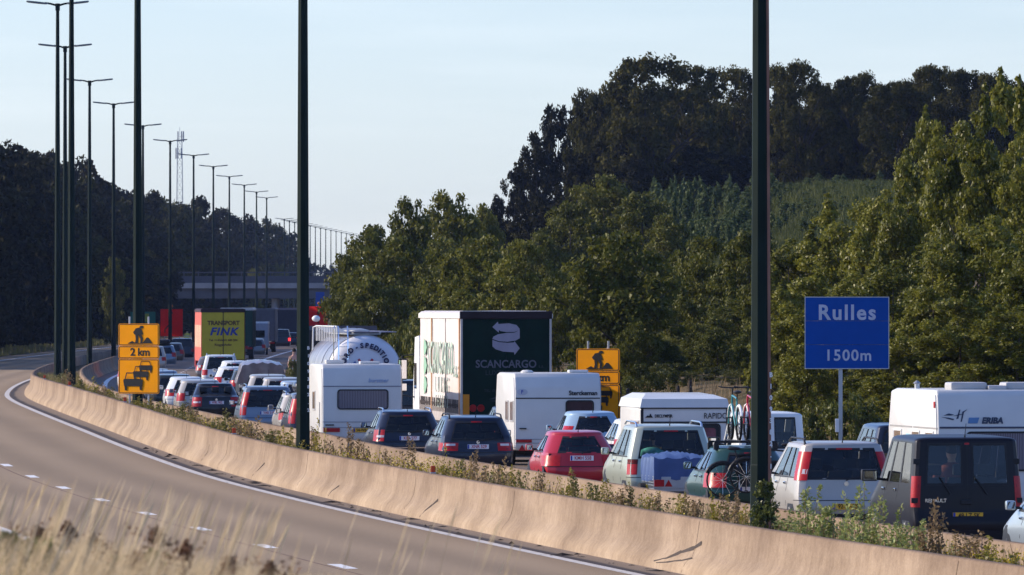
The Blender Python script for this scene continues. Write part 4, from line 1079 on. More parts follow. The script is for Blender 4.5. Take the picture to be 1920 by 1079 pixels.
mb = MB(); mb.bbox(.35, .85, .5, 1.0, 2.42, 2.5, .03); mb.build('roof_hatch', m_grp, cv)
side_win(cv, .35, 1.15, 1.15, 1.70, -1.12, alu, side_ac); side_win(cv, 1.6, 2.3, 1.15, 1.70, -1.12, alu, side_ac)
mb = MB(); mb.tube([(-1.125, .03, .5), (-1.125, 4.9, .5)], .012, 4); mb.build('side_trim', M['steel'], cv)
# folding caravan
cv, yz = caravan('low white folding caravan with black framed pink rear window, above the sage people carrier', 1284, 217, 2.04, 3.9, 1.90, rear=[(.05, .42), (.0, .5), (0, 1.74), (.01, 1.78)], front_cut=.2, cut_top=.06)
cv['category'] = 'folding caravan'; cv.name = 'folding_caravan'
mb = MB(); mb.add([(-1.05, -.03, 1.80), (1.05, -.03, 1.80), (1.05, 3.95, 1.80), (-1.05, 3.95, 1.80), (-1.0, .03, 2.0), (1.0, .03, 2.0), (1.0, 3.85, 2.0), (-1.0, 3.85, 2.0), (-.80, .9, 2.12), (.8, .9, 2.09), (.8, 3.4, 2.12), (-.8, 3.4, 2.12)],
       [(0,1,5,4), (1,2,6,5), (2,3,7,6), (3,0,4,7), (4,5,9,8), (5,6,10,9), (6,7,11,10), (7,4,8,11), (8,9,10,11), (0,3,2,1)]); mb.build('roof', m_grp, cv)
bar(cv, 'roof_seal', -1.04, 1.04, 1.77, 1.80, yz, M['black'], .035); bar(cv, 'trim_strip', -1.03, 1.03, 1.44, 1.475, yz, M['black'], .015)
for s_ in (-1, 1): bar(cv, 'corner_strip', s_*1.0-.03, s_*1.0+.03, .6, 1.77, yz, M['black'], .014)
panel_win(cv, -.78, .84, .86, 1.43, yz, M['black'], M['black']); panel_win(cv, -.70, .76, .92, 1.36, lambda z: yz(z)-.016, M['black'], red_ac)
text('RAPIDO', .19, M['blackink'], cv, (.72, -.016, 1.60), REAR, width=.82); text('DECLYMPER', .095, M['blackink'], cv, (-.50, -.016, 1.60), REAR, bold=.003, width=.8)
mb = MB(); mb.prism([(-.09, -.035), (.09, -.035), (.03, .06), (.0, .0), (-.03, .02)], Matrix.Translation((-.84, -.004, 1.60)) @ Matrix.Rotation(R(90), 4, 'X'), .014); mb.build('emblem', M['blackink'], cv)
side_win(cv, .35, 1.9, .95, 1.50, -1.02, alu, mat('louvre_brown', (.22, .10, .06), .3)); mb = MB()
for k in range(2): mb.bbox(-1.05, -1.02, .4 + .75*k, 1.05+.75*k, 1.36, 1.40, .006)
mb.build('vent_bar', m_grp, cv)
# Eriba
cv, yz = caravan('large white caravan with bird emblem with curtained rear window, behind the dark van', 1872, 175.5, 2.32, 5.4, 2.58, rear=[(.06, .42), (0, .55), (0, 1.85), (.05, 2.2), (.12, 2.48), (.2, 2.58)])
panel_win(cv, -.62, 1.0, 1.05, 1.80, yz, M['black'], curt); bar(cv, 'groove', -1.12, 1.14, 1.855, 1.89, yz, mat('groove_dark', (.06, .06, .09), .5))
mer_ = mat('eriba_letter', (.035, .05, .09), .4)
text('ERIBA', .155, mer_, cv, (-.12, yz(2.0)-.02, 2.0), (R(86), 0, 0), bold=.008, shear=.22)
mb = MB(); mb.prism([(-.12, -.05), (.06, -.05), (.10, .06), (-.10, .06)], Matrix.Translation((-.46, yz(2.0)-.004, 2.0)) @ Matrix.Rotation(R(86), 4, 'X'), .012); mb.build('blue_block', mat('logo_blue', (.10, .22, .42), .4), cv)
mb = MB()
M0 = Matrix.Translation((-.78, yz(2.1)-.004, 2.07)) @ Matrix.Rotation(R(84), 4, 'X')
for poly in ([(-.26, .03), (-.16, .07), (-.06, .045), (-.12, .03)], [(-.30, -.0), (-.18, -.035), (-.08, -.06), (-.06, -.035), (-.17, -.01)], [(-.02, -.04), (.04, .14), (.06, .14), (.02, -.03)], [(.06, -.09), (.10, .10), (.2, .15), (.13, .09), (.085, -.09)], [(-.08, .02), (.02, .05), (.12, .06), (.02, .03)]): mb.prism(poly, M0, .01)
mb.build('bird_emblem', mer_, cv)
for y0 in (.42, 1.9, 3.9): side_win(cv, y0, y0+.85, 1.0, 1.80, -1.16, M['white'], side_ac)
mb = MB(); mb.box(-1.168, -1.158, .03, 2.6, 1.84, 1.87); mb.box(-1.168, -1.158, 2.75, 5.2, 1.84, 1.87); mb.build('side_strip', mat('strip_grey', (.3, .29, .28), .5), cv)
mb = MB(); mb.bbox(-1.18, -1.158, .22, .36, 2.24, 2.36, .008); mb.build('marker_light', M['lampred'], cv)
mb = MB(); mb.box(-1.166, -1.16, 3.0, 3.4, 1.5, 1.72); mb.build('sticker', mat('sticker_blue', (.3, .55, .72), .4), cv)
mb = MB(); mb.bbox(-.80, -.1, .6, 1.3, 2.56, 2.72, .05); mb.build('roof_hatch', alu, cv)
mb = MB(); mb.bbox(.25, .95, .6, 1.3, 2.56, 2.72, .05); mb.build('roof_hatch', alu, cv)
mb = MB(); mb.bbox(-.1, .25, .5, 1.2, 2.57, 2.66, .03); mb.build('air_cowl', alu, cv)
mb = MB(); mb.lathe([(.05, 0), (.05, .1), (.08, .11), (.02, .16)], (-.95, 3.4, 2.57), (0, 0, 1), 10); mb.build('chimney', M['steel'], cv)

# --- small trailer under a blue sheet
th = thing('luggage_trailer', 'small mesh-sided trailer under a crumpled blue sheet, towed by the sage people carrier', 'trailer', ((1276-960)*190.2/F, 190.2, ZR), heading(190))
mb = MB(); nx, ny = 18, 20; vs_ = []; r5 = random.Random(5)
for j in range(ny+1):
    for i in range(nx+1):
        u, v = i/nx*2-1, j/ny
        # cross-section: drape from the sides over the top
        if abs(u) < .68: xx = u/.68*.56; zz = 1.12 + .05*math.cos(u*3) - .04*abs(math.sin(v*9+u*4))
        else: xx = math.copysign(.56 + .05*math.sin(v*22+u*3)*((abs(u)-.68)/.32), u); zz = 1.12 - (abs(u)-.68)/.32*.52
        yy = v*1.75; e = 0
        if v < .12: zz = min(zz, .62 + .52*v/.12*1.0); yy = -.02 + .03*math.sin(u*13)*(1-v/.12)
        vs_.append((xx, yy, zz + .02*math.sin(u*17+v*5) + .012*math.sin(u*31-v*19)))
fs_ = [(j*(nx+1)+i, j*(nx+1)+i+1, (j+1)*(nx+1)+i+1, (j+1)*(nx+1)+i) for j in range(ny) for i in range(nx)]
mb.add(vs_, fs_); mb.build('tarpaulin', mat('blue_sheet', (.06, .10, .235), .42, coat=.05, var=.15), th, 50)
mb = MB(); mb.bbox(-.55, .55, .0, 1.7, .38, .44, .01)
for k in range(15):
    yy = .02 + k*.12; mb.box(-.556, -.546, yy, yy+.012, .44, .70); mb.box(.546, .556, yy, yy+.012, .44, .70)
for z in (.5, .56, .62, .68): mb.box(-.558, -.548, 0, 1.7, z, z+.012); mb.box(.548, .558, 0, 1.7, z, z+.012)
mb.build('mesh_box', M['steel'], th)
mb = MB(); mb.bbox(-.56, .56, -.02, .0, .44, .68, .005); mb.build('tailboard', M['steel'], th)
for s_ in (-1, 1):
    mb = MB(); mb.bbox(s_*.44-.1, s_*.44+.1, -.05, -.02, .48, .62, .01); mb.build('tail_light', M['lampred'], th)
    mb = MB(); mb.prism([(-.08, -.06), (.08, -.06), (0, .08)], Matrix.Translation((s_*.25, -.021, .54)) @ Matrix.Rotation(R(90), 4, 'X'), .012); mb.build('triangle_reflector', M['lampred'], th)
    wheel(th, s_*.66, .9, .27, s_, .15)
mb = MB(); mb.tube([(0, 1.7, .4), (0, 3.0, .42)], .035, 6); mb.build('drawbar', M['steel'], th)
# --- large trailer under brown-grey sheet, far lane
th = thing('covered_trailer', 'broad boat-shaped trailer under a shiny brown-grey sheet, in front of the yellow truck', 'trailer', ((492-960)*386/F, 386, ZR), heading(386))
mb = MB(); vs_ = []; ny, nx = 14, 22
for j in range(ny+1):
    for i in range(nx+1):
        u, v = i/nx*2-1, j/ny
        w = 1.06 - .1*v; t_ = abs(u)
        if t_ < .62: xx = u/.62*w*.78; zz = 1.92 - .13*(t_/.62)**2
        else: f_ = (t_-.62)/.38; xx = math.copysign(w*(.78 + .26*f_), u); zz = 1.79 - .82*f_
        yy = v*5.2
        if v < .08: yy = .25*(1-t_)*0; zz = .97 + (zz-.97)*(v/.08); yy = -.05*math.sin(u*12)*(1-v/.08)
        vs_.append((xx + .0, yy, zz + .035*math.sin(u*21 + 3*math.sin(v*8)) * (1 if v > .02 else .3)))
mb.add(vs_, [(j*(nx+1)+i, j*(nx+1)+i+1, (j+1)*(nx+1)+i+1, (j+1)*(nx+1)+i) for j in range(ny) for i in range(nx)])
# drape folds on the rear face
mb.build('tarpaulin', mat('brown_sheet', (.22, .17, .16), .3, coat=.3, var=.25, scale=2.2), th, 60)
mb = MB(); mb.bbox(-.95, .95, .1, 5.0, .55, 1.0, .05); mb.build('hull', M['black'], th)
for s_ in (-1, 1): wheel(th, s_*.85, 2.4, .32, s_)
mb = MB(); mb.tube([(0, 5, .5), (0, 6.4, .45)], .05, 6); mb.build('drawbar', M['steel'], th)

# --- bicycles
def bicycle(label, origin, rz, frame_m, tilt=0.0, s=1.0, guard='white'):
    th = thing('bicycle', label, 'bicycle', origin, rz); th.rotation_euler = (0, tilt, rz); th.scale = (s,)*3
    r = .33
    for y in (.0, 1.04):
        mb = MB(); k = 24
        vs_ = []
        for i in range(k):
            q = 2*math.pi*i/k
            for a, rr in ((-.018, r-.035), (.018, r-.035), (.024, r-.01), (0, r), (-.024, r-.01)): vs_.append((a, y+rr*math.cos(q), r+rr*math.sin(q)))
        mb.add(vs_, [(i*5+j, i*5+(j+1) % 5, ((i+1) % k)*5+(j+1) % 5, ((i+1) % k)*5+j) for i in range(k) for j in range(5)])
        w = mb.build('wheel', M['tyre'], th, 50)
        mb = MB(); mb.cyl((0, y, r), (1, 0, 0), .025, .09, 8)
        for i in range(12): q = 2*math.pi*i/12; mb.tube([(.02*(-1)**i, y, r), (0, y + (r-.04)*math.cos(q), r + (r-.04)*math.sin(q))], .004, 4, False)
        mb.build('spokes', M['chrome'], w)
        mb = MB(); mb.tube([(0, y + (r+.03)*math.cos(q), r + (r+.03)*math.sin(q)) for q in [R(a) for a in range(20, 170, 15)]], [.03]*10, 6); mb.build('mudguard', M[guard], th)
    mb = MB(); bbk = (0, .44, .29); st = (0, .27, .82); hd = (0, .86, .88); hb = (0, .90, .72)
    for a, b_ in ((bbk, st), (bbk, hb), (st, hd)): mb.tube([a, b_], .019, 8)
    for s_ in (-1, 1):
        mb.tube([bbk, (s_*.05, .0, r)], .011, 6); mb.tube([(0, .28, .78), (s_*.05, 0, r)], .010, 6); mb.tube([hb, (s_*.045, .95, .66), (s_*.05, 1.04, r)], .013, 6)
    mb.tube([hd, hb], .022, 8); mb.build('frame', frame_m, th, 50)
    mb = MB(); mb.tube([hd, (0, .83, 1.0), (0, .88, 1.03)], .014, 6); mb.tube([(-.29, .72, 1.06), (-.2, .85, 1.04), (0, .88, 1.03), (.2, .85, 1.04), (.29, .72, 1.06)], .013, 6); mb.build('handlebar', M['black'], th, 50)
    mb = MB(); mb.tube([st, (0, .24, .92)], .013, 6); mb.ellipsoid((0, .22, .95), (.085, .14, .035)); mb.build('saddle', M['black'], th, 50)
    mb = MB(); mb.cyl(bbk, (1, 0, 0), .09, .012, 14); mb.tube([(.06, .44, .29), (.08, .44, .13)], .01, 5); mb.tube([(-.06, .44, .29), (-.08, .44, .45)], .01, 5); mb.bbox(.07, .17, .41, .47, .12, .14, .006); mb.bbox(-.17, -.07, .41, .47, .44, .46, .006); mb.build('crankset', M['black'], th)
    return th
bpy.context.view_layer.update()
zroof = 1.44
mw = gre.matrix_basis
mb = MB()
for y in (.95, 1.75): mb.bbox(-.62, .62, y-.03, y+.03, zroof+.04, zroof+.08, .01)
for x in (-.18, .20): mb.bbox(x-.03, x+.03, .3, 2.2, zroof+.08, zroof+.10, .008)
for s_ in (-1, 1):
    for y in (.95, 1.75): mb.bbox(s_*.58-.05, s_*.58+.05, y-.05, y+.05, zroof-.09, zroof+.04, .01)
mb.build('roof_rack', M['black'], gre)
bicycle('turquoise bicycle standing upright on the green hatchback\'s roof rack', mw @ Vector((-.18, .62, zroof+.085)), gre.rotation_euler.z, paint('turquoise', (.035, .24, .25)))
bicycle('red bicycle on the green hatchback\'s roof rack, beside the lamp post', mw @ Vector((.14, .7, zroof+.085)), gre.rotation_euler.z, paint('bike_red', (.5, .03, .06)))
b3 = bicycle('dark bicycle strapped across the green hatchback\'s tailgate', mw @ Vector((-.62, -.16, .44)), gre.rotation_euler.z + R(-90), M['black'], guard='black')
mb = MB()
for x in (-.3, .3): mb.tube([(x, .25, 1.12), (x, -.14, .82), (x, -.22, .62), (x, .0, .5)], .017, 6)
mb.build('tailgate_rack', M['steel'], gre)
b4 = bicycle('second dark bicycle hung on the green hatchback\'s tailgate rack, saddle up', mw @ Vector((.86, -.30, .52)), gre.rotation_euler.z + R(90), M['black'], guard='black')
# ------------------------------------------------------------------ trucks
def chassis(th, W_, L, ax, wheels=True, low=.95):
    mb = MB(); mb.box(-.45, -.3, .2, L, low-.12, low+.1); mb.box(.3, .45, .2, L, low-.12, low+.1)
    mb.box(-W_/2+.1, W_/2-.1, .1, .22, .45, .58); mb.box(-.6, -.5, .12, .2, .5, low); mb.box(.5, .6, .12, .2, .5, low)
    mb.build('chassis', M['black'], th)
    for y in ax:
        for s_ in (-1, 1): wheel(th, s_*(W_/2-.2), y, .5, s_, .36)
    for s_ in (-1, 1):
        mb = MB(); mb.bbox(s_*(W_/2-.25)-.22, s_*(W_/2-.25)+.22, ax[0]-.85, ax[0]-.83, .3, .9, .005); mb.build('mudflap', M['rubber'], th)
def cab(th, y0, colour, W_=2.45, H=3.2, mirrors=True):
    mb = MB()
    prof = [(y0, .6), (y0, H-.15), (y0+.25, H), (y0+1.5, H-.05), (y0+2.0, 2.0), (y0+2.15, 1.5), (y0+2.15, .5)]
    n = len(prof); mb.add([(-W_/2, y, z) for y, z in prof] + [(W_/2, y, z) for y, z in prof], [tuple(range(n)), tuple(range(2*n-1, n-1, -1))] + [(i, n+i, n+(i+1) % n, (i+1) % n) for i in range(n)])
    c_ = mb.build('cab', colour, th)
    for s_ in (-1, 1):
        mb = MB(); xa, xb = sorted((s_*(W_/2-.01), s_*(W_/2+.006))); mb.bbox(xa, xb, y0+.9, y0+1.75, 1.75, 2.5, .004); mb.build('side_window', M['gsolid'], c_)
        if mirrors:
            mb = MB(); mb.tube([(s_*W_/2, y0+1.7, 2.75), (s_*(W_/2+.36), y0+1.75, 2.7), (s_*(W_/2+.36), y0+1.75, 1.55), (s_*W_/2, y0+1.7, 1.5)], .022, 6)
            mb.bbox(min(s_*(W_/2+.20), s_*(W_/2+.48)), max(s_*(W_/2+.20), s_*(W_/2+.48)), y0+1.7, y0+1.85, 2.0, 2.62, .05); mb.bbox(min(s_*(W_/2+.22), s_*(W_/2+.46)), max(s_*(W_/2+.22), s_*(W_/2+.46)), y0+1.7, y0+1.82, 1.66, 1.92, .04)
            mm = mb.build('wing_mirror', M['black'], th, 40)
            mb = MB(); xa, xb = sorted((s_*(W_/2+.23), s_*(W_/2+.45))); mb.box(xa, xb, y0+1.694, y0+1.699, 2.04, 2.58); mb.box(xa, xb, y0+1.694, y0+1.699, 1.69, 1.89); mb.build('mirror_glass', mat('mirror_face', (.75, .76, .78), .03, 1.0), mm)
    for s_ in (-1, 1): wheel(th, s_*(W_/2-.2), y0+1.1, .5, s_, .34)
    return c_
def box_truck(name, label, px, d, W_, H, L, side_m, rear_m, top_m, cabm=None, zf=1.05, axles=(1.6, 2.9, 4.2), detail=True, zs=None):
    zs = zs or zf - .12
    x = (px - 960)*d/F
    th = thing(name, label, 'truck', (x, d, ZR), heading(d), 'trucks in the traffic jam')
    # side curtains as slightly rippled sheets, rear doors, roof
    for s_ in (-1, 1):
        mb = MB(); ny = 52; vs_ = []
        for j in range(ny+1):
            y = .06 + (L-.1)*j/ny
            for k, z in enumerate((zs, zs+.4, zs+1.4, H-.32, H-.14)):
                bulge = (.018*math.sin(j*1.9) + .012*math.sin(j*.63+k))*(1 if 0 < k < 4 else .4)
                vs_.append((s_*(W_/2 + bulge), y, z))
        fs_ = [(j*5+k, (j+1)*5+k, (j+1)*5+k+1, j*5+k+1) for j in range(ny) for k in range(4)]
        mb.add(vs_, fs_); mb.build('side_curtain', side_m, th, 60)
    mb = MB(); mb.box(-W_/2+.03, W_/2-.03, .09, L, zf-.02, H-.02); mb.build('body', rear_m, th)
    for s_ in (-1, 1):
        mb = MB(); xa, xb = sorted((s_*.006, s_*(W_/2-.03))); mb.bbox(xa, xb, .02, .088, zf, H-.16, .008); mb.build('rear_door', rear_m, th)
    mb = MB(); vs_ = []
    for j in range(27):
        for i, (xx, zz) in enumerate(((-W_/2-.035, H-.16), (-W_/2-.035, H-.02), (-W_/2+.06, H+.03), (W_/2-.06, H+.03), (W_/2+.035, H-.02), (W_/2+.035, H-.16))):
            vs_.append((xx, -.01 + (L+.02)*j/26, zz + (.022*math.sin(j*2.1+i) if 0 < i < 5 else 0)))
    fs_ = [(j*6+i, (j+1)*6+i, (j+1)*6+i+1, j*6+i+1) for j in range(26) for i in range(5)] + [(0,1,2,3,4,5), tuple(26*6+i for i in range(6))[::-1]]
    mb.add(vs_, fs_); mb.build('roof_cover', top_m, th, 50)
    chassis(th, W_, L, axles)
    if detail:
        for s_ in (-1, 1):
            mb = MB(); mb.bbox(s_*(W_/2-.32)-.26, s_*(W_/2-.32)+.26, .02, .1, .78, .93, .015); mb.build('tail_light', M['lampred'], th)
    return th
white_tilt = mat('white_tarpaulin', (.64, .585, .55), .55, var=.07, scale=1.1); dkgreen = mat('dark_green_door', (.004, .019, .014), .7, spec=.12, var=.2); roofw = mat('roof_sheet_pale', (.66, .62, .58), .6)
sc_ = box_truck('box_truck', 'tall truck, white side curtain, dark green rear with a pale ribbon arrow', 949, 258, 2.52, 3.98, 13.2, white_tilt, dkgreen, roofw, zs=1.30)
mb = MB(); mb.bbox(-1.285, 1.285, -.02, .1, 3.80, 4.02, .03); mb.build('rear_header', mat('header_dark', (.02, .012, .016), .6), sc_)
pur = mat('faded_lettering', (.30, .28, .35), .6); pur2 = mat('faded_lettering_dim', (.12, .12, .155), .6); pur3 = mat('faded_lettering_dimmer', (.035, .045, .055), .6)
def ribbon(parent, cx, cz, w, h, m, y, mirror=False, rot=REAR):
    """two stacked curved arrows, like a coiled ribbon"""
    Mx = Matrix.Translation((cx, y, cz)) @ Matrix.Rotation(R(90), 4, 'X') if rot == REAR else rot
    def arc(a0, a1, rx, ry, ox, oy, n=10): return [(ox + rx*math.cos(R(a0+(a1-a0)*i/n)), oy + ry*math.sin(R(a0+(a1-a0)*i/n))) for i in range(n+1)]
    up = [(-w*.5, h*.34), (-w*.30, h*.50), (-w*.28, h*.43), (w*.1, h*.45), (w*.38, h*.40), (w*.5, h*.28), (w*.48, h*.24), (w*.30, h*.19), (w*.0, h*.19), (-w*.2, h*.215), (-w*.26, h*.25), (-w*.27, h*.17)]
    mid = [(w*.5, h*.25), (w*.5, h*.0), (w*.34, -h*.07), (w*.05, -h*.105), (-w*.25, -h*.09), (-w*.5, -h*.02), (-w*.46, h*.05), (-w*.30, h*.12), (w*.0, h*.16), (w*.3, h*.17)]
    low = [(-w*.5, -h*.05), (-w*.25, -h*.115), (w*.05, -h*.13), (w*.32, -h*.13), (w*.34, -h*.20-.0), (w*.32, -h*.12), (w*.5, -h*.30), (w*.31, -h*.5), (w*.28, -h*.42), (-w*.1, -h*.40), (-w*.38, -h*.33), (-w*.5, -h*.24)]
    low = [(-w*.5, -h*.05), (-w*.25, -h*.115), (w*.05, -h*.135), (w*.28, -h*.125), (w*.31, -h*.09), (w*.5, -h*.30), (w*.31, -h*.5), (w*.29, -h*.42), (-w*.1, -h*.40), (-w*.38, -h*.33), (-w*.5, -h*.24)]
    mb = MB()
    for p in (up, mid, low): mb.prism(p, Mx, .006)
    return mb.build('ribbon_emblem', m, parent)
ribbon(sc_, .0, 3.27, .76, .92, pur, .018)
text('SCANCARGO', .30, pur2, sc_, (.0, .013, 2.55), REAR, bold=.006, width=.92); text('s.a.', .13, pur3, sc_, (.98, .013, 2.5), REAR)
text('LUXEMBOURG', .19, pur3, sc_, (.05, .013, 2.31), REAR); text('TEL: 00352 35 01 51', .11, pur3, sc_, (-.15, .013, 1.82), REAR)
mb = MB(); mb.prism([(-.28, -.02), (-.1, .05), (.25, .06), (.1, .0)], Matrix.Translation((-.2, .016, 1.6)) @ Matrix.Rotation(R(90), 4, 'X'), .005); mb.prism([(-.25, -.06), (.2, -.03), (.28, -.05), (-.05, -.09)], Matrix.Translation((-.2, .016, 1.6)) @ Matrix.Rotation(R(90), 4, 'X'), .005); mb.build('swoosh_emblem', pur3, sc_)
mb = MB(); mb.bbox(-1.20, -1.02, -.012, .02, 1.14, 1.72, .01); mb.build('orange_marker', mat('marker_orange', (.62, .23, .015), .5), sc_)
for xx in (-.92, -.70):
    mb = MB(); mb.cyl((xx, .008, 1.34), (0, 1, 0), .10, .012, 20); o = mb.build('speed_disc', M['platewhite'], sc_)
    mb = MB(); mb.lathe([(.085, -.006), (.085, .004), (.10, .004), (.10, -.006)], (xx, .002, 1.34), (0, 1, 0), 20); mb.build('disc_rim', M['lampred'], o)
    text('80' if xx < -.8 else '60', .10, M['blackink'], o, (xx, -.001, 1.34), REAR)
mb = MB()
for xx in (-1.235, 1.235): mb.bbox(xx-.03, xx+.03, -.008, .06, 1.0, 3.82, .01)
mb.build('corner_post', mat('post_pale', (.5, .46, .43), .5), sc_)
# side of the trailer: seams, straps with buckles, lettering and leaf emblem
orange_l = mat('strap_orange', (.55, .20, .06), .7)
for y, w_, m_ in ((.12, .05, mat('post_orange', (.62, .33, .16), .7)), (4.4, .03, mat('seam_grey', (.42, .36, .33), .8)), (8.9, .05, mat('seam_orange', (.60, .36, .2), .8))):
    mb = MB(); mb.bbox(-1.30, -1.27, y, y+w_*3, 1.0, 3.82, .004); mb.build('seam', m_, sc_)
mb = MB()
for k in range(36):
    y = .4 + k*.355; mb.box(-1.284, -1.262, y, y+.08, 1.18, 1.56); mb.box(-1.288, -1.262, y-.03, y+.11, 1.36, 1.44)
o = mb.build('strap', mat('strap_grey', (.09, .075, .07), .8), sc_)
mb = MB(); mb.bbox(-1.272, -1.20, .1, 13.1, .92, 1.32, .01); mb.build('side_rail', mat('rail_pale', (.45, .40, .37), .5), sc_)
lg = mat('pale_green_letter', (.44, .55, .44), .6); lg2 = mat('leaf_green', (.27, .46, .32), .6)
for ch, y in zip('SCANCARGO', [9.6 - i*.92 for i in range(9)]): text(ch, 1.30, lg, sc_, (-1.312, y, 2.65), LEFT, bold=.0, width=.85, depth=.02)
for ch, y in zip('s.a.', [1.55, 1.1, .85, .5]): text(ch, .7, lg, sc_, (-1.312, y, 2.4), LEFT, depth=.02)
for ch, y in zip('LUXBG', [7.2 - i*.9 for i in range(5)]): text(ch, .62, mat('pale_green_letter_dim', (.47, .54, .46), .6), sc_, (-1.312, y, 1.92), LEFT, width=.85, depth=.02); 
for ch, y in zip('TEL352', [7.2 - i*.72 for i in range(6)]): text(ch, .5, MATS['pale_green_letter_dim'], sc_, (-1.312, y, 1.45), LEFT, width=.85, depth=.02)
for z0, z1, fl in ((2.72, 3.22, 1), (2.17, 2.73, -1), (1.62, 2.17, 1)):
    pts = [(0, z0), (.5, z0 + .1), (.85*1.0, (z0+z1)/2), (.55, z1-.1), (0, z1), (-.12, (z0+z1)/2)]
    mb = MB(); vs_ = [(-1.31, 11.2 - p[0]*1.1*(1 if fl > 0 else 1), p[1]) for p in pts]; mb.add(vs_ + [(v[0]+.012, v[1], v[2]) for v in vs_], [tuple(range(6)), tuple(range(11, 5, -1))] + [(i, (i+1) % 6, 6+(i+1) % 6, 6+i) for i in range(6)]); mb.build('leaf_emblem', lg2, sc_)
cab(sc_, 13.7, M['white'], H=3.3)
# FINK
ylw = mat('yellow_door', (.42, .36, .03), .5, var=.06); pink = mat('red_curtain_sunfaded', (.56, .13, .10), .65, var=.12, scale=1.5)
fk = box_truck('box_truck', 'truck with yellow rear doors with blue lettering and a faded red side curtain', 418.5, 547, 2.55, 3.98, 13.0, pink, ylw, mat('roof_sheet_dark', (.05, .03, .04), .7))
fk.rotation_euler.z += R(2.0)
mb = MB(); mb.bbox(-1.30, 1.30, -.015, .09, 3.80, 4.0, .02); mb.build('rear_header', mat('header_dark', (.02,)*3), fk)
mb = MB()
for z in (1.05, 3.82): mb.box(-.05, .05, -.01, .03, z-.04, z)
mb.bbox(-.022, .022, -.004, .03, 1.05, 3.8, .005); mb.build('door_rod', M['black'], fk)
brn = mat('brown_ink', (.09, .055, .02), .6)
text('TRANSPORT', .34, brn, fk, (.02, .012, 3.17), REAR, bold=.016, width=.98, depth=.01); text('FINK', .62, mat('fink_blue', (.02, .045, .24), .5), fk, (.02, .012, 2.66), REAR, bold=.022, shear=.25, space=1.12, width=1.12, depth=.01)
text('Tel: ++43/6241 680 204', .17, brn, fk, (0, .012, 2.17), REAR, bold=.006); text('Ringgenhofer', .19, brn, fk, (0, .012, 1.90), REAR, bold=.006)
mb = MB(); mb.bbox(-1.29, -1.262, .2, 12.8, 1.75, 3.05, .004); mb.build('faded_panel', mat('curtain_cream', (.62, .40, .27), .65, var=.3, scale=.8), fk)
cab(fk, 13.5, mat('cab_red', (.35, .03, .03), .4), mirrors=False)
# far trucks
box_truck('box_truck', 'dark green truck showing behind the right edge of the yellow truck', 444, 735, 2.55, 4.0, 13, dkgreen, mat('truck_green', (.018, .06, .04), .5), roofw)
box_truck('box_truck', 'grey truck far away between the dark green truck and the darkest truck', 490, 845, 2.5, 3.95, 12, mat('truck_grey', (.16, .16, .18), .6), mat('truck_grey_rear', (.13, .13, .15), .6), mat('truck_grey', (0,)*3))
box_truck('box_truck', 'dark truck farthest away, just left of the second lamp post', 538, 975, 2.55, 3.95, 13, mat('truck_dark', (.05, .045, .06), .6), mat('truck_dark_rear', (.035, .035, .05), .6), mat('truck_roof_mauve', (.2, .17, .2), .6))
# far camper
th = thing('camper_van', 'pale camper with overcab roof far along the road, in front of the grey truck', 'camper', ((481-960)*800/F, 800, ZR), heading(800))
mb = MB(); mb.bbox(-1.0, 1.0, 0, 4.5, .6, 2.7, .08); mb.bbox(-1.0, 1.0, 4.3, 5.8, 1.9, 2.7, .08); mb.build('body', mat('camper_grey', (.34, .35, .4), .5), th, 40)
mb = MB(); mb.bbox(-1.03, 1.03, .2, 5.2, 2.66, 2.84, .05); mb.build('roof', M['white'], th)
mb = MB(); mb.bbox(-.7, .7, -.02, .02, 1.5, 2.1, .03); mb.build('rear_window', M['gsolid'], th)
for s_ in (-1, 1): wheel(th, s_*.85, 1.0, .33, s_)
# tanker
steel_t = mat('brushed_steel', (.44, .385, .35), .30, .85, var=.22, scale=.8); wht = mat('tank_white', (.66, .66, .70), .35, coat=.4, var=.03)
tk = thing('tanker_truck', 'steel tanker truck with white dished end with dark lettering, catwalk and ladder on top', 'truck', ((684-960)*303/F, 303, ZR), heading(303), 'trucks in the traffic jam')
zc, rt = 2.02, 1.2
mb = MB(); prof = []
for y in np.linspace(.25, 11, 40):
    prof.append((rt + (.0 if int(y*2.2) % 3 else .012), y))
mb.lathe(prof, (0, 0, zc), (0, 1, 0), 48); mb.build('tank', steel_t, tk, 25)
mb = MB(); mb.lathe([(.01, -.22), (.35, -.205), (.7, -.15), (.95, -.06), (1.12, .08), (1.185, .2), (rt+.004, .28)], (0, 0, zc), (0, 1, 0), 48); dish = mb.build('dished_end', wht, tk, 50)
for y in (.3, 3.5, 7.0, 10.6):
    mb = MB(); mb.lathe([(rt+.003, y-.05), (rt+.022, y-.04), (rt+.022, y+.04), (rt+.003, y+.05)], (0, 0, zc), (0, 1, 0), 48); mb.build('tank_band', M['steel'], tk, 40)
def dish_y(r): return float(np.interp(r, [.01, .35, .7, .95, 1.12, 1.185], [-.22, -.205, -.15, -.06, .08, .2]))
s_ = 'NORD - SPEDITION'; navy_i = mat('navy_letter', (.02, .022, .075), .5)
rr = .72; zq = zc + .14
angs = [177, 162, 146, 129.5, 0, 113, 0, 98.5, 85.5, 73, 60, 50, 40.5, 30.5, 18.5, 3]
for ch, a_ in zip(s_, angs):
    q = R(a_)
    if ch != ' ':
        o = text(ch, .215, navy_i, dish, (0, 0, 0), bold=.010, depth=.05)
        o.matrix_local = Matrix.Translation((rr*math.cos(q), dish_y(rr)-.02, zq + rr*math.sin(q))) @ Matrix.Rotation(-(q - R(90)), 4, 'Y') @ Matrix.Rotation(R(90), 4, 'X')
fl = [(-.22, 1, [(.10, .16, .38), (.7, .7, .72), (.5, .06, .08)]), (.24, -1, [(.42, .02, .05), (.65, .6, .62), (.42, .02, .05)])]
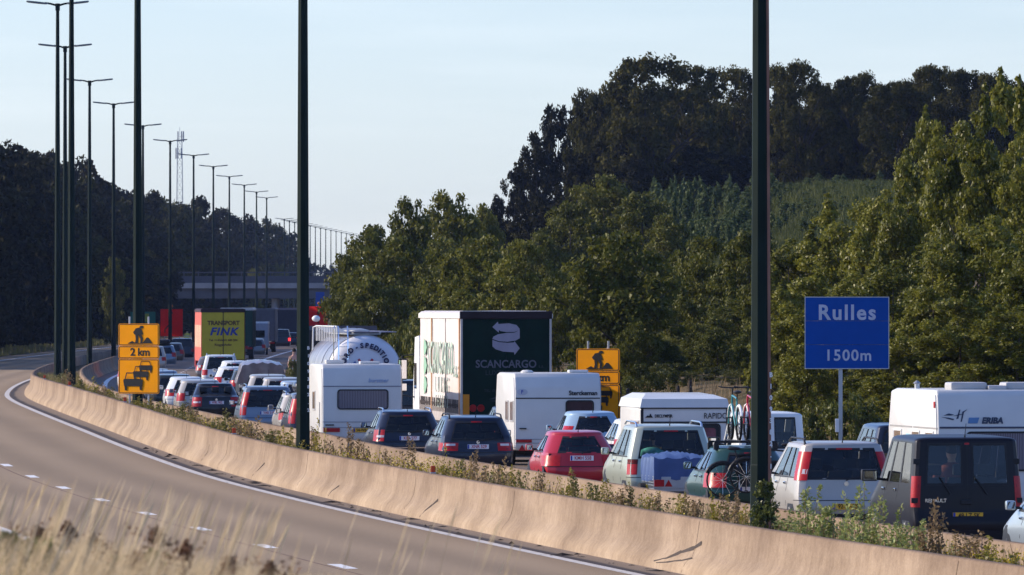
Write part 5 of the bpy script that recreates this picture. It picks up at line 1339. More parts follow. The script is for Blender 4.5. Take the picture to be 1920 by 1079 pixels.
for cx, sg, cols in fl:
    Mx = Matrix.Translation((cx, dish_y(.3)-.012, zc + .27)) @ Matrix.Rotation(R(sg*-32), 4, 'Y') @ Matrix.Rotation(R(90), 4, 'X')
    for k, c_ in enumerate(cols):
        mb = MB(); x0 = -.12 + k*.08; mb.prism([(x0, -.13), (x0+.08, -.13), (x0+.08, .13), (x0, .13)], Mx, .012); mb.build('flag_stripe', mat('flag_%d_%d' % (sg, k), c_, .5, var=0), dish)
    mb = MB(); mb.tube([(cx + sg*.02, dish_y(.3)-.02, zc + .38), (cx + sg*.30, dish_y(.2)-.03, zc - .02)], .01, 5); mb.build('flag_pole', mat('flagpole_grey', (.3, .3, .35), .5), dish)
mb = MB(); x0 = -.72
for xx in (-.86, -.56): mb.tube([(xx, -.12, .9), (xx, -.14, 3.0), (xx, .0, 3.45), (xx, .12, 3.5)], .024, 6)
for z in np.arange(1.1, 3.4, .29): mb.tube([(-.86, -.14, z), (-.56, -.14, z)], .016, 6)
mb.tube([(-1.02, -.1, 1.4), (-1.02, -.12, 3.42), (-.98, .1, 3.5)], .02, 6)
mb.build('ladder', M['chrome'], tk, 50)
mb = MB()
for xx in (-.52, .52): mb.tube([(xx, .2, 3.30), (xx, 10.5, 3.30)], .03, 6)
mb.box(-.52, .52, .2, 10.5, 3.24, 3.27); mb.build('catwalk', M['steel'], tk)
mb = MB(); mb.tube([(-.9, .15, 3.5), (-.9, 10.4, 3.5)], .022, 6)
for y in np.arange(.2, 10.5, .85): mb.tube([(-.9, y, 3.5), (-.9, y, 3.0)], .018, 5); mb.tube([(-.9, y, 3.5), (-.55, y, 3.28)], .014, 5)
mb.tube([(-.9, 10.4, 3.5), (-.98, 10.8, 3.45), (-1.0, 10.8, 2.6)], .03, 6)
mb.build('handrail', M['white'], tk, 50)
for y in (2.5, 5.4, 8.4):
    mb = MB(); mb.lathe([(.3, 0), (.3, .1), (.33, .11), (.33, .15), (.05, .22)], (0, y, 3.22), (0, 0, 1), 20); mb.build('manhole', M['steel'], tk, 40)
mb = MB()
for k in range(5): mb.bbox(-.5, 1.05, .3 + k*2.1, 2.3 + k*2.1, 3.30, 3.34, .01)
mb.build('spray_cover', mat('cover_mauve', (.28, .26, .30), .5, .4), tk)
chassis(tk, 2.4, 11, (1.4, 2.7, 4.0), low=.85)
cab(tk, 11.5, mat('cab_dark', (.03, .03, .04), .4), H=3.5, mirrors=False)
mb = MB(); mb.ellipsoid((-.88, 10.95, 3.74), (.14, .14, .11)); mb.build('round_vent', M['white'], tk, 60)
# ------------------------------------------------------------------ signs, bridge, mast, people
ink = M['blackink']
def rrect(w, h, r, n=5):
    pts = []
    for cx, cy_, q0 in ((w/2-r, h/2-r, 0), (-w/2+r, h/2-r, 90), (-w/2+r, -h/2+r, 180), (w/2-r, -h/2+r, 270)):
        for k in range(n+1): q = R(q0 + 90*k/n); pts.append((cx + r*math.cos(q), cy_ + r*math.sin(q)))
    return pts
def face(par, x, z, y=0.0, rz=0): return Matrix.Translation((x, y, z)) @ Matrix.Rotation(R(90), 4, 'X')
def border(mb, w, h, r, t, M_, dep):
    o = rrect(w, h, r); i = rrect(w-2*t, h-2*t, max(r-t, .01)); n = len(o)
    mb.add([M_ @ Vector((a, b_, dep)) for a, b_ in o] + [M_ @ Vector((a, b_, dep)) for a, b_ in i], [(k, (k+1) % n, n+(k+1) % n, n+k) for k in range(n)])
def car_icon(mb, M_, cx, cy_, s, solid=True):
    P = lambda pts: [(cx + a*s, cy_ + b_*s) for a, b_ in pts]
    def loop(o, i):
        n = len(o); mb.add([M_ @ Vector((*p, .012)) for p in o] + [M_ @ Vector((*p, .012)) for p in i], [(k, (k+1) % n, n+(k+1) % n, n+k) for k in range(n)])
    o = P([(-.46, .10), (-.36, .46), (.30, .46), (.46, .10)]); i = P([(-.40, .13), (-.32, .41), (.26, .41), (.39, .13)]); loop(o, i)
    mb.prism(P([(-.5, .12), (.46, .12), (.52, .04), (.50, -.24), (-.48, -.24), (-.53, .04)]), M_, .012)
    mb.prism(P([(-.47, -.22), (-.34, -.22), (-.36, -.46), (-.44, -.46)]), M_, .012); mb.prism(P([(.34, -.22), (.48, -.22), (.45, -.44), (.37, -.44)]), M_, .012)
def works_sign(label, px, d, zoff, tiltz=0, W_=1.36, group='amber roadworks signs'):
    x = (px - 960)*d/F
    zs = lambda py: HC - (py - YH)*d/F
    th = thing('roadworks_sign', label, 'road sign', (x, d, 0), R(-31), group)
    k = W_/1.36
    W_ = W_
    def panel(nm, z, h):
        mb = MB(); M_ = face(th, 0, z); mb.prism(rrect(W_, h, .06), Matrix.Translation((0, .03, 0)) @ M_, .03)
        p = mb.build(nm, M['yellow'], th); mb = MB(); border(mb, W_-.03, h-.03, .05, .022, M_, .003); mb.build('border', ink, p); return p, M_
    top = zoff
    p1, M1 = panel('works_panel', top - .355*k, .70*k)
    mb = MB()
    Q = lambda pts: [(a*.9*k, b_*.66*k) for a, b_ in pts]
    mb.prism(Q([(-.40, -.42), (-.24, -.30), (-.10, -.42)]), M1, .012); mb.prism(Q([(.14, -.42), (.30, -.14), (.36, -.14), (.46, -.30), (.52, -.42)]), M1, .012)
    # digging figure, bent over his shovel
    mb.prism(Q([(.03, .36), (.08, .44), (.16, .43), (.19, .36), (.15, .30), (.06, .30)]), M1, .012)
    mb.prism(Q([(-.14, .22), (-.10, .31), (.02, .34), (.10, .29), (.13, .18), (.17, .02), (.12, .0), (.10, -.02), (-.10, -.02), (-.16, .02), (-.20, .12)]), M1, .013)
    mb.prism(Q([(-.12, -.0), (-.01, -.0), (-.02, -.20), (-.03, -.42), (-.14, -.42), (-.10, -.22)]), M1, .014); mb.prism(Q([(-.01, -.0), (.11, -.0), (.16, -.18), (.14, -.36), (.20, -.42), (.06, -.42), (.07, -.2)]), M1, .0145)
    mb.prism(Q([(-.40, -.40), (-.38, -.43), (.15, -.43), (.15, -.40)]), M1, .0135); mb.prism(Q([(-.20, .14), (-.15, .16), (-.02, .02), (-.08, -.03)]), M1, .015)
    mb.build('worker_pictogram', ink, p1)
    p2, M2 = panel('distance_panel', top - (.71 + .205)*k, .40*k)
    text('2 km', .34*k, ink, p2, (.05*k, -.006, top - .915*k), REAR, bold=.008, space=.95)
    p3, M3 = panel('queue_panel', top - (1.125 + .555)*k, 1.10*k)
    mb = MB(); car_icon(mb, M3, .24*k, .30*k, .42*k); mb.build('car_pictogram', ink, p3)
    mb = MB(); M3b = M3 @ Matrix.Translation((0, 0, .004)); car_icon(mb, M3b, .08*k, .10*k, .50*k); mb.build('car_pictogram', ink, p3)
    mb = MB(); M3c = M3 @ Matrix.Translation((0, 0, .008)); car_icon(mb, M3c, -.18*k, -.16*k, .62*k)
    mb.build('car_pictogram', ink, p3)
    mb = MB(); y_ = M3 
    mb.prism([(-.40*k, -.02*k), (-.33*k, .13*k), (-.02*k, .13*k), (.06*k, -.02*k)], M3 @ Matrix.Translation((0, 0, .0105)), .002); mb.build('pictogram_window', M['yellow'], p3)
    for sx in (-.34, .30):
        mb = MB(); mb.tube([(sx*k, .06, .3), (sx*k, .06, top + .22)], .028, 8); mb.build('post', M['steel'], th)
    return th
works_sign('amber roadworks sign with 2 km panel, standing in the median before a lamp post', 260, 296.5, HC + (575-607)*296.5/F, W_=1.36).scale = (1.13, 1, 1)
works_sign('amber roadworks sign on the right verge, half hidden by a white caravan roof', 1121, 272, HC + (575-654)*272/F, W_=1.26).scale = (1.16, 1, 1)
# place-name sign
d = 222; x = (1588-960)*d/F
th = thing('place_sign', 'blue sign reading Rulles 1500m on a single post on the right verge', 'road sign', (x, d, float(ground(d, offs(x, d)))), R(-2))
z0 = th.location.z; zc_ = HC + (575-624.5)*d/F - z0; w_, h_ = 157*d/F, 134*d/F
blue = mat('sign_blue', (.004, .062, .31), .6, spec=.1, var=.06)
for k in range(3):   # three stacked boards
    hh = h_/3; zz = zc_ + h_/2 - hh*(k+.5); mb = MB(); mb.bbox(-w_/2, w_/2, -.02, .02, zz-hh/2+.003, zz+hh/2-.003, .004); bo = mb.build('board', blue, th)
    if k == 0: text('Rulles', .50, mat('sign_white', (.45, .48, .58), .5), bo, (0, -.024, zc_ + 37*d/F), REAR, bold=.013, space=1.17, width=.98)
    if k == 2: text('1500m', .37, mat('sign_white', (0,)*3), bo, (.03, -.024, zc_ - 43*d/F), REAR, bold=.007, space=1.13)
mb = MB(); border(mb, w_+.02, h_+.02, .02, .02, Matrix.Translation((0, 0, zc_)) @ Matrix.Rotation(R(90), 4, 'X'), .024); mb.build('edge_trim', M['steel'], th)
mb = MB(); mb.box(-.155, -.105, .02, .14, -.2, zc_ - h_/2 + .3); mb.box(-.20, -.15, .03, .12, -.2, zc_ - h_/2 + .28); mb.build('post', M['steel'], th)
mb = MB(); mb.bbox(-.28, -.19, -.01, .02, HC-(795-575)*d/F - z0 - .2, HC-(795-575)*d/F - z0 + .12, .01); mb.build('distance_plate', M['white'], th)
# red lane signs
red_s = mat('sign_red', (.85, .014, .010), .7, spec=.08, var=.06)
def lane_sign(label, px, py0, py1, d, w_, pict):
    x = (px-960)*d/F; h_ = (py1-py0)*d/F; zc_ = HC - ((py0+py1)/2 - YH)*d/F
    th = thing('lane_sign', label, 'road sign', (x, d, 0), R(-30), 'red temporary lane signs')
    mb = MB(); mb.prism(rrect(w_, h_, .05), face(th, 0, zc_, .04), .04); bo = mb.build('board', red_s, th)
    mb = MB(); M_ = face(th, 0, zc_, -.002)
    k = w_/2.1
    for a, b_ in (pict):
        va, vb = Vector(a)*k, Vector(b_)*k; t_ = (vb-va).normalized(); nrm = Vector((-t_.y, t_.x))*.06; mb.prism([va+nrm, va-nrm, vb-nrm, vb+nrm], M_, .012)
    mb.prism([(a*k, b_*k) for a, b_ in ((-.16, .72), (.16, .72), (.0, .98))], M_, .013) if 'left' in label else mb.prism([(-.2, .2), (.2, .2), (0, .6)], M_, .013)
    mb.build('lane_pictogram', mat('dark_red_ink', (.07, .008, .01), .6), bo)
    for sx in (-.7, .7):
        mb = MB(); mb.tube([(sx*k, .1, 0), (sx*k, .1, zc_+h_/2-.1)], .05, 6); mb.build('post', M['steel'], th)
    mb = MB(); mb.ellipsoid((0, .05, zc_+h_/2+.28), (.12, .12, .14)); mb.tube([(0, .05, zc_+h_/2), (0, .05, zc_+h_/2+.2)], .03, 6); mb.build('warning_lamp', M['lampor'], th)
lane_sign('red lane-merge sign with dark arrow at the left, above the far cars', 321.5, 580, 631, 850, 49*850/F, [((0, -.85), (0, .75)), ((-.62, -.8), (-.62, -.55)), ((-.62, -.55), (0, .05))])
lane_sign('red lane sign on the right verge, behind the tanker and second lamp post', 597, 575, 612, 850, 41*850/F, [((.0, -.7), (.0, .3))])
# small far direction signs
d = 930; x = (268-960)*d/F
th = thing('direction_sign', 'small far green direction sign behind the left amber sign', 'road sign', (x, d, 0), 0)
mb = MB(); mb.bbox(-1.25, 1.25, -.02, .02, HC-(608-YH)*d/F, HC-(585-YH)*d/F, .01); bo = mb.build('board', mat('sign_green', (.008, .10, .075), .5), th)
mb = MB(); z_ = HC-(596-YH)*d/F; mb.bbox(-.2, .6, -.045, -.022, z_-.4, z_+.4, .01); mb.build('symbol', mat('sign_olive', (.18, .22, .03), .5), bo)
for sx in (-.9, .9):
    mb = MB(); mb.tube([(sx, .06, 0), (sx, .06, z_+.5)], .05, 6); mb.build('post', M['steel'], th)
d = 1180; x = (600-960)*d/F
th = thing('direction_sign', 'far blue direction sign under the bridge, right of the second lamp post', 'road sign', (x, d, 0), 0)
mb = MB(); mb.bbox(-.55, .55, -.02, .02, HC-(574-YH)*d/F, HC-(548-YH)*d/F, .01); mb.build('board', mat('sign_blue_far', (.01, .06, .30), .5), th)
for sx in (-.45, .45):
    mb = MB(); mb.tube([(sx, .06, 0), (sx, .06, 6)], .06, 6); mb.build('post', M['steel'], th)

# bridge over the motorway
d = 1290; zz = lambda py: HC - (py-YH)*d/F
th = thing('bridge', 'concrete road bridge with railing crossing the motorway in the distance', 'bridge', (-32.5, d, 0), R(-1.0))
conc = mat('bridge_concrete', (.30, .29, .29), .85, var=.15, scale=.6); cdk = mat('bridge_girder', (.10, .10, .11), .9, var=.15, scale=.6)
mb = MB(); mb.box(-19, 45, 0, 11, zz(541), zz(531)); mb.build('deck', conc, th)
mb = MB(); 
for y in (.5, 3.8, 7.1, 10.2): mb.box(-19, 45, y, y+.5, zz(560), zz(541)-.003)
mb.box(-19, 45, .6, 10.6, zz(556), zz(552)); mb.build('girder', cdk, th)
for y in (.15, 10.6):
    mb = MB(); mb.box(-19, 45, y, y+.07, zz(531), zz(518)); mb.box(-19, 45, y, y+.1, zz(512), zz(510)); mb.build('parapet', mat('parapet_grey', (.07, .07, .085), .7), th)
for k in range(33):
    mb = MB(); xx = -18.9 + k*1.99; mb.box(xx, xx+.12, .14, .24, zz(531), zz(509)); mb.build('railing_post', mat('parapet_grey', (0,)*3), th)
for xx in (-17.5, -.4, 15, 30):
    for y in (2, 8):
        mb = MB(); mb.lathe([(.45, 0), (.45, zz(560)-.02)], (xx, y, 0), (0, 0, 1), 12); mb.build('pier', conc, th)
mb = MB(); mb.add([(-44, -6, 0), (-19, -1, 0), (-19, 12, 0), (-44, 18, 0), (-44, -1, zz(531)), (-19.01, .0, zz(531)), (-19.01, 11, zz(531)), (-44, 12, zz(531))], [(0,1,5,4), (1,2,6,5), (2,3,7,6), (3,0,4,7), (4,5,6,7)])
mb.build('abutment', cdk, th)

# radio mast
d = 1560; x = (337-960)*d/F; zt = HC + (575-243)*d/F; zb_ = HC + (575-470)*d/F
th = thing('radio_mast', 'slender lattice radio mast with antennas rising behind the left wood', 'radio mast', (x, d, 1.0), 0)
H_ = zt - 1.0; mb = MB(); wb, wt = .75, .36
legs = []
for sx, sy in ((-1,-1), (1,-1), (1,1), (-1,1)): mb.tube([(sx*wb, sy*wb, 0), (sx*wt, sy*wt, H_-1.5)], .055, 5)
nseg = 22
for k in range(nseg):
    a, b_ = k/nseg, (k+1)/nseg; za, zb2 = a*(H_-1.5), b_*(H_-1.5); wa, wb_ = wb + (wt-wb)*a, wb + (wt-wb)*b_
    for (s1, s2) in (((-1,-1), (1,-1)), ((1,-1), (1,1)), ((1,1), (-1,1)), ((-1,1), (-1,-1))):
        mb.tube([(s1[0]*wa, s1[1]*wa, za), (s2[0]*wb_, s2[1]*wb_, zb2)], .03, 4); mb.tube([(s1[0]*wa, s1[1]*wa, za), (s2[0]*wa, s2[1]*wa, za)], .03, 4)
mb.build('lattice', mat('mast_steel', (.34, .33, .36), .5, .3), th)
for k in range(6):
    q = 2*math.pi*k/6; zz_ = H_ - 1.2 if k < 3 else H_ - 4.0
    mb = MB(); cx, cy2 = .62*math.cos(q), .62*math.sin(q); mb.bbox(cx-.1, cx+.1, cy2-.07, cy2+.07, zz_-.9, zz_+.9, .02); mb.tube([(cx, cy2, zz_), (0, 0, zz_)], .03, 5); mb.build('antenna', mat('antenna_grey', (.4, .38, .40), .5), th)
mb = MB(); mb.tube([(0, 0, H_-2), (0, 0, H_+.4)], .04, 6); mb.build('spike', M['steel'], th)

# two people standing beside the far traffic
def standing(label, px, d, z0, top, legs_, rz=0):
    x = (px-960)*d/F
    th = thing('person', label, 'person', (x, d, z0), rz)
    V_ = [(0,0,.95), (0,0,1.15), (0,.01,1.38), (0,0,1.50), (0,.01,1.60), (0,.02,1.72), (-.10,0,.90), (-.11,.02,.48), (-.12,0,.08), (-.12,-.13,.03), (.10,0,.90), (.11,.02,.48), (.12,0,.08), (.12,-.13,.03),
          (-.19,0,1.40), (-.26,.02,1.12), (-.24,-.12,.92), (-.23,-.16,.84), (.19,0,1.40), (.26,.02,1.12), (.20,-.14,.98), (.14,-.2,.94)]
    E_ = [(0,1), (1,2), (2,3), (3,4), (4,5), (0,6), (6,7), (7,8), (8,9), (0,10), (10,11), (11,12), (12,13), (2,14), (14,15), (15,16), (16,17), (2,18), (18,19), (19,20), (20,21)]
    rad = [.15, .15, .16, .06, .075, .085, .09, .065, .045, .04, .09, .065, .045, .04, .06, .046, .036, .03, .06, .046, .036, .03]
    me = bpy.data.meshes.new('body'); me.from_pydata(V_, E_, []); o = link('body', me, th)
    md = o.modifiers.new('Skin', 'SKIN'); o.modifiers.new('Sub', 'SUBSURF').levels = 1; o.modifiers['Sub'].render_levels = 1
    for i, r_ in enumerate(rad): me.skin_vertices[0].data[i].radius = (r_, r_*.85); me.skin_vertices[0].data[i].use_root = (i == 0)
    m, n, l, b = node_mat('clothes_' + label[:6]); tcp = n.new('ShaderNodeTexCoord'); sp = n.new('ShaderNodeSeparateXYZ'); l.new(tcp.outputs['Object'], sp.inputs[0])
    mr = n.new('ShaderNodeMath'); mr.operation = 'DIVIDE'; mr.inputs[1].default_value = 2.0; l.new(sp.outputs[2], mr.inputs[0])
    rp = ramp(n, [(0, (.02, .02, .02)), (.05, legs_), (.47, top), (.61, (.6, .58, .56)), (.64, top), (.765, (.48, .28, .2))], 'CONSTANT'); l.new(mr.outputs[0], rp.inputs[0]); l.new(rp.outputs[0], b.inputs['Base Color']); b.inputs['Roughness'].default_value = .8
    me.materials.append(m)
    mb = MB(); mb.ellipsoid((0, .03, 1.72), (.095, .105, .10)); mb.build('hair', M['hair'], th, 60)
    return th
standing('person in pale striped top on the right verge, beside the second lamp post', 551.5, 425, HC-(653-YH)*425/F-1.82, (.62, .34, .26), (.75, .72, .62))
standing('road worker in yellow and white vest beyond the far cars, left of the yellow truck', 351, 790, HC-(618-YH)*790/F-1.82, (.75, .62, .10), (.04, .05, .09))
# ------------------------------------------------------------------ vegetation
def leaf_quads(P, size, nrm_bias, seed, elong=1.7, fold=.15):
    """one folded rhombus leaf per point of P; nrm_bias (n,3) pulls its normal"""
    g = np.random.default_rng(seed); n = len(P)
    N = g.normal(size=(n, 3)) + nrm_bias; N /= np.linalg.norm(N, axis=1, keepdims=True) + 1e-9
    A = g.normal(size=(n, 3)); A -= N*(A*N).sum(1, keepdims=True); A /= np.linalg.norm(A, axis=1, keepdims=True) + 1e-9
    B_ = np.cross(N, A); s = size*g.uniform(.6, 1.35, (n, 1))
    V_ = np.stack([P - A*s*elong/2, P + B_*s/2 - N*s*fold, P + A*s*elong/2, P - B_*s/2 - N*s*fold], 1).reshape(-1, 3)
    return V_, np.arange(4*n).reshape(n, 4)
def env_fn(kind, h):
    if kind == 'round': return np.sqrt(np.clip(1 - ((h-.48)/.54)**2, 0.02, 1))
    if kind == 'bushy': return np.clip(np.where(h < .3, .75 + .25*h/.3, 1 - .70*((h-.3)/.7)**2.1), .08, 1)
    if kind == 'oak': return np.sqrt(np.clip(1 - ((h-.56)/.50)**2, .02, 1))
    if kind == 'far': return np.sqrt(np.clip(1 - ((h-.42)/.60)**2, .04, 1))
    if kind == 'cone': return np.clip(1.02 - h, .03, 1)
    return np.sqrt(np.clip(1 - ((h-.4)/.62)**2, .05, 1))
def crown(kind, seed, H, Rr, nclump, nleaf, leaf, h0=.08, clump=.22, m=None, spires=0):
    g = np.random.default_rng(seed)
    h = g.uniform(h0, 1, nclump*3); a = g.uniform(0, 2*np.pi, nclump*3); r = g.uniform(0, 1, nclump*3)**.42
    w = env_fn(kind, h)*(1 + .22*np.sin(a*3 + seed) + .15*np.sin(a*5+h*9+seed)); keep = g.uniform(0, 1, nclump*3) < (w*.8 + .2); h, a, r, w = h[keep][:nclump], a[keep][:nclump], r[keep][:nclump], w[keep][:nclump]
    Cc = np.stack([Rr*w*r*np.cos(a), Rr*w*r*np.sin(a), H*h], 1)
    cr_ = Rr*clump*g.uniform(.6, 1.3, len(Cc))
    if spires:
        ks = g.integers(0, len(Cc), spires); ext = []
        for k in ks:
            c0 = Cc[k]; L = g.uniform(.05, .13)*H
            for q in np.linspace(0, 1, 8): ext.append(np.append(c0 + np.array([0, 0, L*q]) + g.normal(0, .03*Rr, 3), Rr*clump*.7*(1-.65*q)))
        ext = np.array(ext); Cc = np.concatenate([Cc, ext[:, :3]]); cr_ = np.concatenate([cr_, ext[:, 3]])
    idx = g.choice(len(Cc), nleaf, p=cr_**1.6/np.sum(cr_**1.6))
    D = g.normal(size=(nleaf, 3)); D /= np.linalg.norm(D, axis=1, keepdims=True); rad = g.uniform(0, 1, (nleaf, 1))**.5
    off = D*rad*cr_[idx][:, None]*np.array([1, 1, .75])
    P = Cc[idx] + off; P[:, 2] = np.clip(P[:, 2], .02*H, None)
    out = off/(np.linalg.norm(off, axis=1, keepdims=True)+1e-6)*.9 + np.array([0, 0, .35])
    V_, Q_ = leaf_quads(P, leaf, out, seed+1)
    return np_mesh('crown', V_, Q_, m), Cc
def trunk_mesh(Cc, H, r0, seed, limbs=8, lean=.0, m=None):
    g = random.Random(seed); mb = MB(); top = H*.82
    pts = []; x = y = 0
    for k in range(7):
        f_ = k/6; pts.append((x, y, -.3 + (top+.3)*f_)); x += g.uniform(-.02, .02)*H*.6; y += g.uniform(-.02, .02)*H*.6
    mb.tube(pts, [r0*(1.25 if k == 0 else 1)*(1 - .85*k/6) for k in range(7)], 7)
    order = sorted(range(len(Cc)), key=lambda i: -math.hypot(Cc[i][0], Cc[i][1]) + g.random()*.5)
    for i in order[:limbs]:
        c = Cc[i]; f_ = min(.85, max(.15, (c[2]/H)*.62)); j = f_*6; k = int(j); q = j-k; b_ = Vector(pts[k]).lerp(Vector(pts[min(k+1, 6)]), q)
        mid = b_.lerp(Vector(c), .5) + Vector((0, 0, .04*H)); mb.tube([b_, mid, Vector(c)], [r0*.42*(1-f_*.6), r0*.25, r0*.06], 5)
    return mb.mesh('trunk', m, 50)
bark = mat('bark', (.075, .058, .045), .95, var=.35, scale=4, bump=.5, bscale=8); bark_d = mat('bark_dark', (.04, .033, .03), .95, var=.3)
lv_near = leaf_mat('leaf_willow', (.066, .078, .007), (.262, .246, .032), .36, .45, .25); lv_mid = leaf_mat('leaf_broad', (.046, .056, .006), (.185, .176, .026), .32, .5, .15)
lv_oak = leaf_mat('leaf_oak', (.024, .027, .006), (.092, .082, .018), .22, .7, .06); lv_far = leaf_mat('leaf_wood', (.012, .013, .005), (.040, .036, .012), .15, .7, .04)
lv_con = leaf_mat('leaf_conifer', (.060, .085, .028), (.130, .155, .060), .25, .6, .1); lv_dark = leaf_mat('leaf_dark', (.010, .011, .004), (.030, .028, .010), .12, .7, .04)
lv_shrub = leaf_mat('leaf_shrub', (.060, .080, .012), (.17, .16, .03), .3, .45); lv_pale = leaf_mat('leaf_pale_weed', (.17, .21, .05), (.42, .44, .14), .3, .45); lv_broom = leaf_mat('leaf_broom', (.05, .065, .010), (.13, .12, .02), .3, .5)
PROTO = {}
def proto(key, kind, seed, H, Rr, nclump, nleaf, leaf, lm, h0=.08, clump=.22, spires=0, r0=.14, limbs=8, bk=None):
    me, Cc = crown(kind, seed, H, Rr, nclump, nleaf, leaf, h0, clump, lm, spires)
    PROTO.setdefault(key, []).append((me, trunk_mesh(Cc, H, r0, seed, limbs, m=bk or bark), H, Rr))
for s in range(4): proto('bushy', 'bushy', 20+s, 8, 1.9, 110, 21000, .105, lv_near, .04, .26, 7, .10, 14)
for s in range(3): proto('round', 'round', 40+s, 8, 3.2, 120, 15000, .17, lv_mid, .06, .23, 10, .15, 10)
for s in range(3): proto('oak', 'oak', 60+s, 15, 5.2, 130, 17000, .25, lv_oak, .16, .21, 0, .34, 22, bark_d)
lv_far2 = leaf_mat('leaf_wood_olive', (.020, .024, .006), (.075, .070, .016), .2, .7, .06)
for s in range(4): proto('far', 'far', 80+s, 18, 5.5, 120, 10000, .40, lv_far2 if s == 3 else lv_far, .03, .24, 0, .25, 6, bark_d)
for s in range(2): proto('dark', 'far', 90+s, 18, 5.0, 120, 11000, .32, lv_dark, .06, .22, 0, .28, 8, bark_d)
for s in range(2): proto('conifer', 'cone', 100+s, 4, .95, 60, 900, .20, lv_con, .04, .30, 3, .05, 0)
for s in range(3): proto('shrub', 'shrub', 110+s, 2, 1.3, 50, 6000, .085, lv_shrub, .03, .28, 10, .05, 6)
for s in range(2): proto('broom', 'shrub', 120+s, 2, 1.2, 60, 7000, .06, lv_broom, .03, .26, 26, .04, 8)
tr = random.Random(3)
def plant(name, key, px, pytop, d, halfpx, label, cat='tree', group=None, zoff=0, variant=None, hmin=.5):
    x = (px-960)*d/F; zg = float(ground(d, offs(x, d))); zt = HC - (pytop-YH)*d/F
    lst = PROTO[key]; me, tm, H, Rr = lst[tr.randrange(len(lst)) if variant is None else variant % len(lst)]
    h = max(zt - zg + .1, hmin); sx = halfpx*d/F/Rr*.92
    th = thing(name, label, cat, (x, d, zg - .1), tr.uniform(0, 6.28), group)
    th.scale = (sx, sx*tr.uniform(.9, 1.1), h/H/1.03)
    link('crown', me, th); link('trunk', tm, th)
    return th
G1 = 'leafy young trees on the right bank'
near_l = [(1880,160,264,95,'tallest leafy tree at the far right, pointed top above the caravan with the bird emblem'), (1826,195,258,92,'leafy tree with pointed top just left of the tallest right-hand tree'), (1782,222,266,88,'leafy spire tree second to the left of the tallest right-hand tree'),
          (1738,226,276,70,'narrow leafy spire rising at the left shoulder of the right-hand trees'), (1940,180,255,80,'leafy tree cut by the right picture edge'), (1700,305,270,70,'leafy tree above the top right corner of the blue sign'), (1660,345,282,75,'leafy tree right behind the blue sign, its top beside the young conifers'),
          (1850,400,242,95,'low leafy tree directly above the white caravan roof hatches'), (1760,450,242,95,'low leafy tree right of the blue sign'), (1935,420,238,85,'low leafy tree at the right edge above the caravan'), (1680,480,250,95,'low leafy tree touching the right edge of the blue sign'), (1600,505,256,85,'low leafy tree behind the lower half of the blue sign'),
          (1525,520,258,85,'low leafy tree left of the blue sign\'s post'), (1470,545,262,70,'low leafy tree right beside the nearest lamp post'), (1482,440,302,80,'leafy tree right of the nearest lamp post, upper row'), (1560,385,302,95,'leafy tree above the blue sign, upper row'), (1622,372,294,85,'leafy tree above the blue sign\'s right half, upper row'),
          (1800,560,236,90,'leafy bush tree low behind the white caravan'), (1900,570,235,90,'leafy bush tree low at the right edge behind the caravan'), (1700,600,242,85,'leafy bush tree low between blue sign and caravan'), (1630,660,244,60,'leafy bush at the foot of the blue sign'), (1510,640,250,70,'leafy bush behind the small white high van')]
for px, py, d, hw, lab in near_l: plant('young_tree', 'bushy', px, py, d, hw, lab, group=G1)
mid_l = [(1165,432,316,128,'broad round dark-green tree above the right amber sign'), (1330,445,362,80,'round bush tree between the broad round tree and the nearest lamp post'), (1405,435,352,75,'round bush tree directly behind the nearest lamp post'), (1285,470,384,60,'small round tree peeping right of the broad round tree'),
         (985,452,382,80,'round tree above the right half of the green-backed truck'), (900,440,412,90,'round tree above the middle of the green-backed truck'), (1035,520,362,55,'round bush just right of the green-backed truck'), (830,470,432,65,'round bush above the truck\'s white side'), (940,520,372,75,'low bush over the truck roof'), (865,545,392,65,'low bush left over the truck roof'),
         (1070,378,565,70,'pale tree on the slope above the broad round tree, left one'), (1132,330,605,80,'pale tree on the slope below the big oak, middle one'), (1205,362,565,70,'pale tree on the slope below the big oak, right one'), (1012,438,525,55,'small tree at the foot of the dark pines'), (1255,400,525,55,'small tree at the left edge of the young conifers'),
         (845,356,545,88,'tallest of the round trees left of the green-backed truck'), (772,368,535,75,'second tallest round tree above the tanker'), (700,425,505,80,'round tree above the tanker\'s dished end'), (652,480,485,52,'leftmost round tree, beside the far lamp row'), (742,445,465,90,'round tree in front above the tanker'), (842,445,485,80,'round tree in front, left of the truck roof'), (700,520,442,70,'low round tree right of the second lamp post'), (906,385,565,48,'dark tree at the right shoulder of the round trees'),
         (650,570,425,40,'low bush right behind the tanker catwalk'), (1300,560,372,70,'low dark bush right of the broad round tree'), (1385,560,345,75,'low dark bush left of the nearest lamp post'), (1440,500,330,60,'bush behind the right edge of the nearest lamp post')]
for px, py, d, hw, lab in mid_l: plant('round_tree', 'round', px, py, d, hw, lab, group='round trees and bushes right of the road')
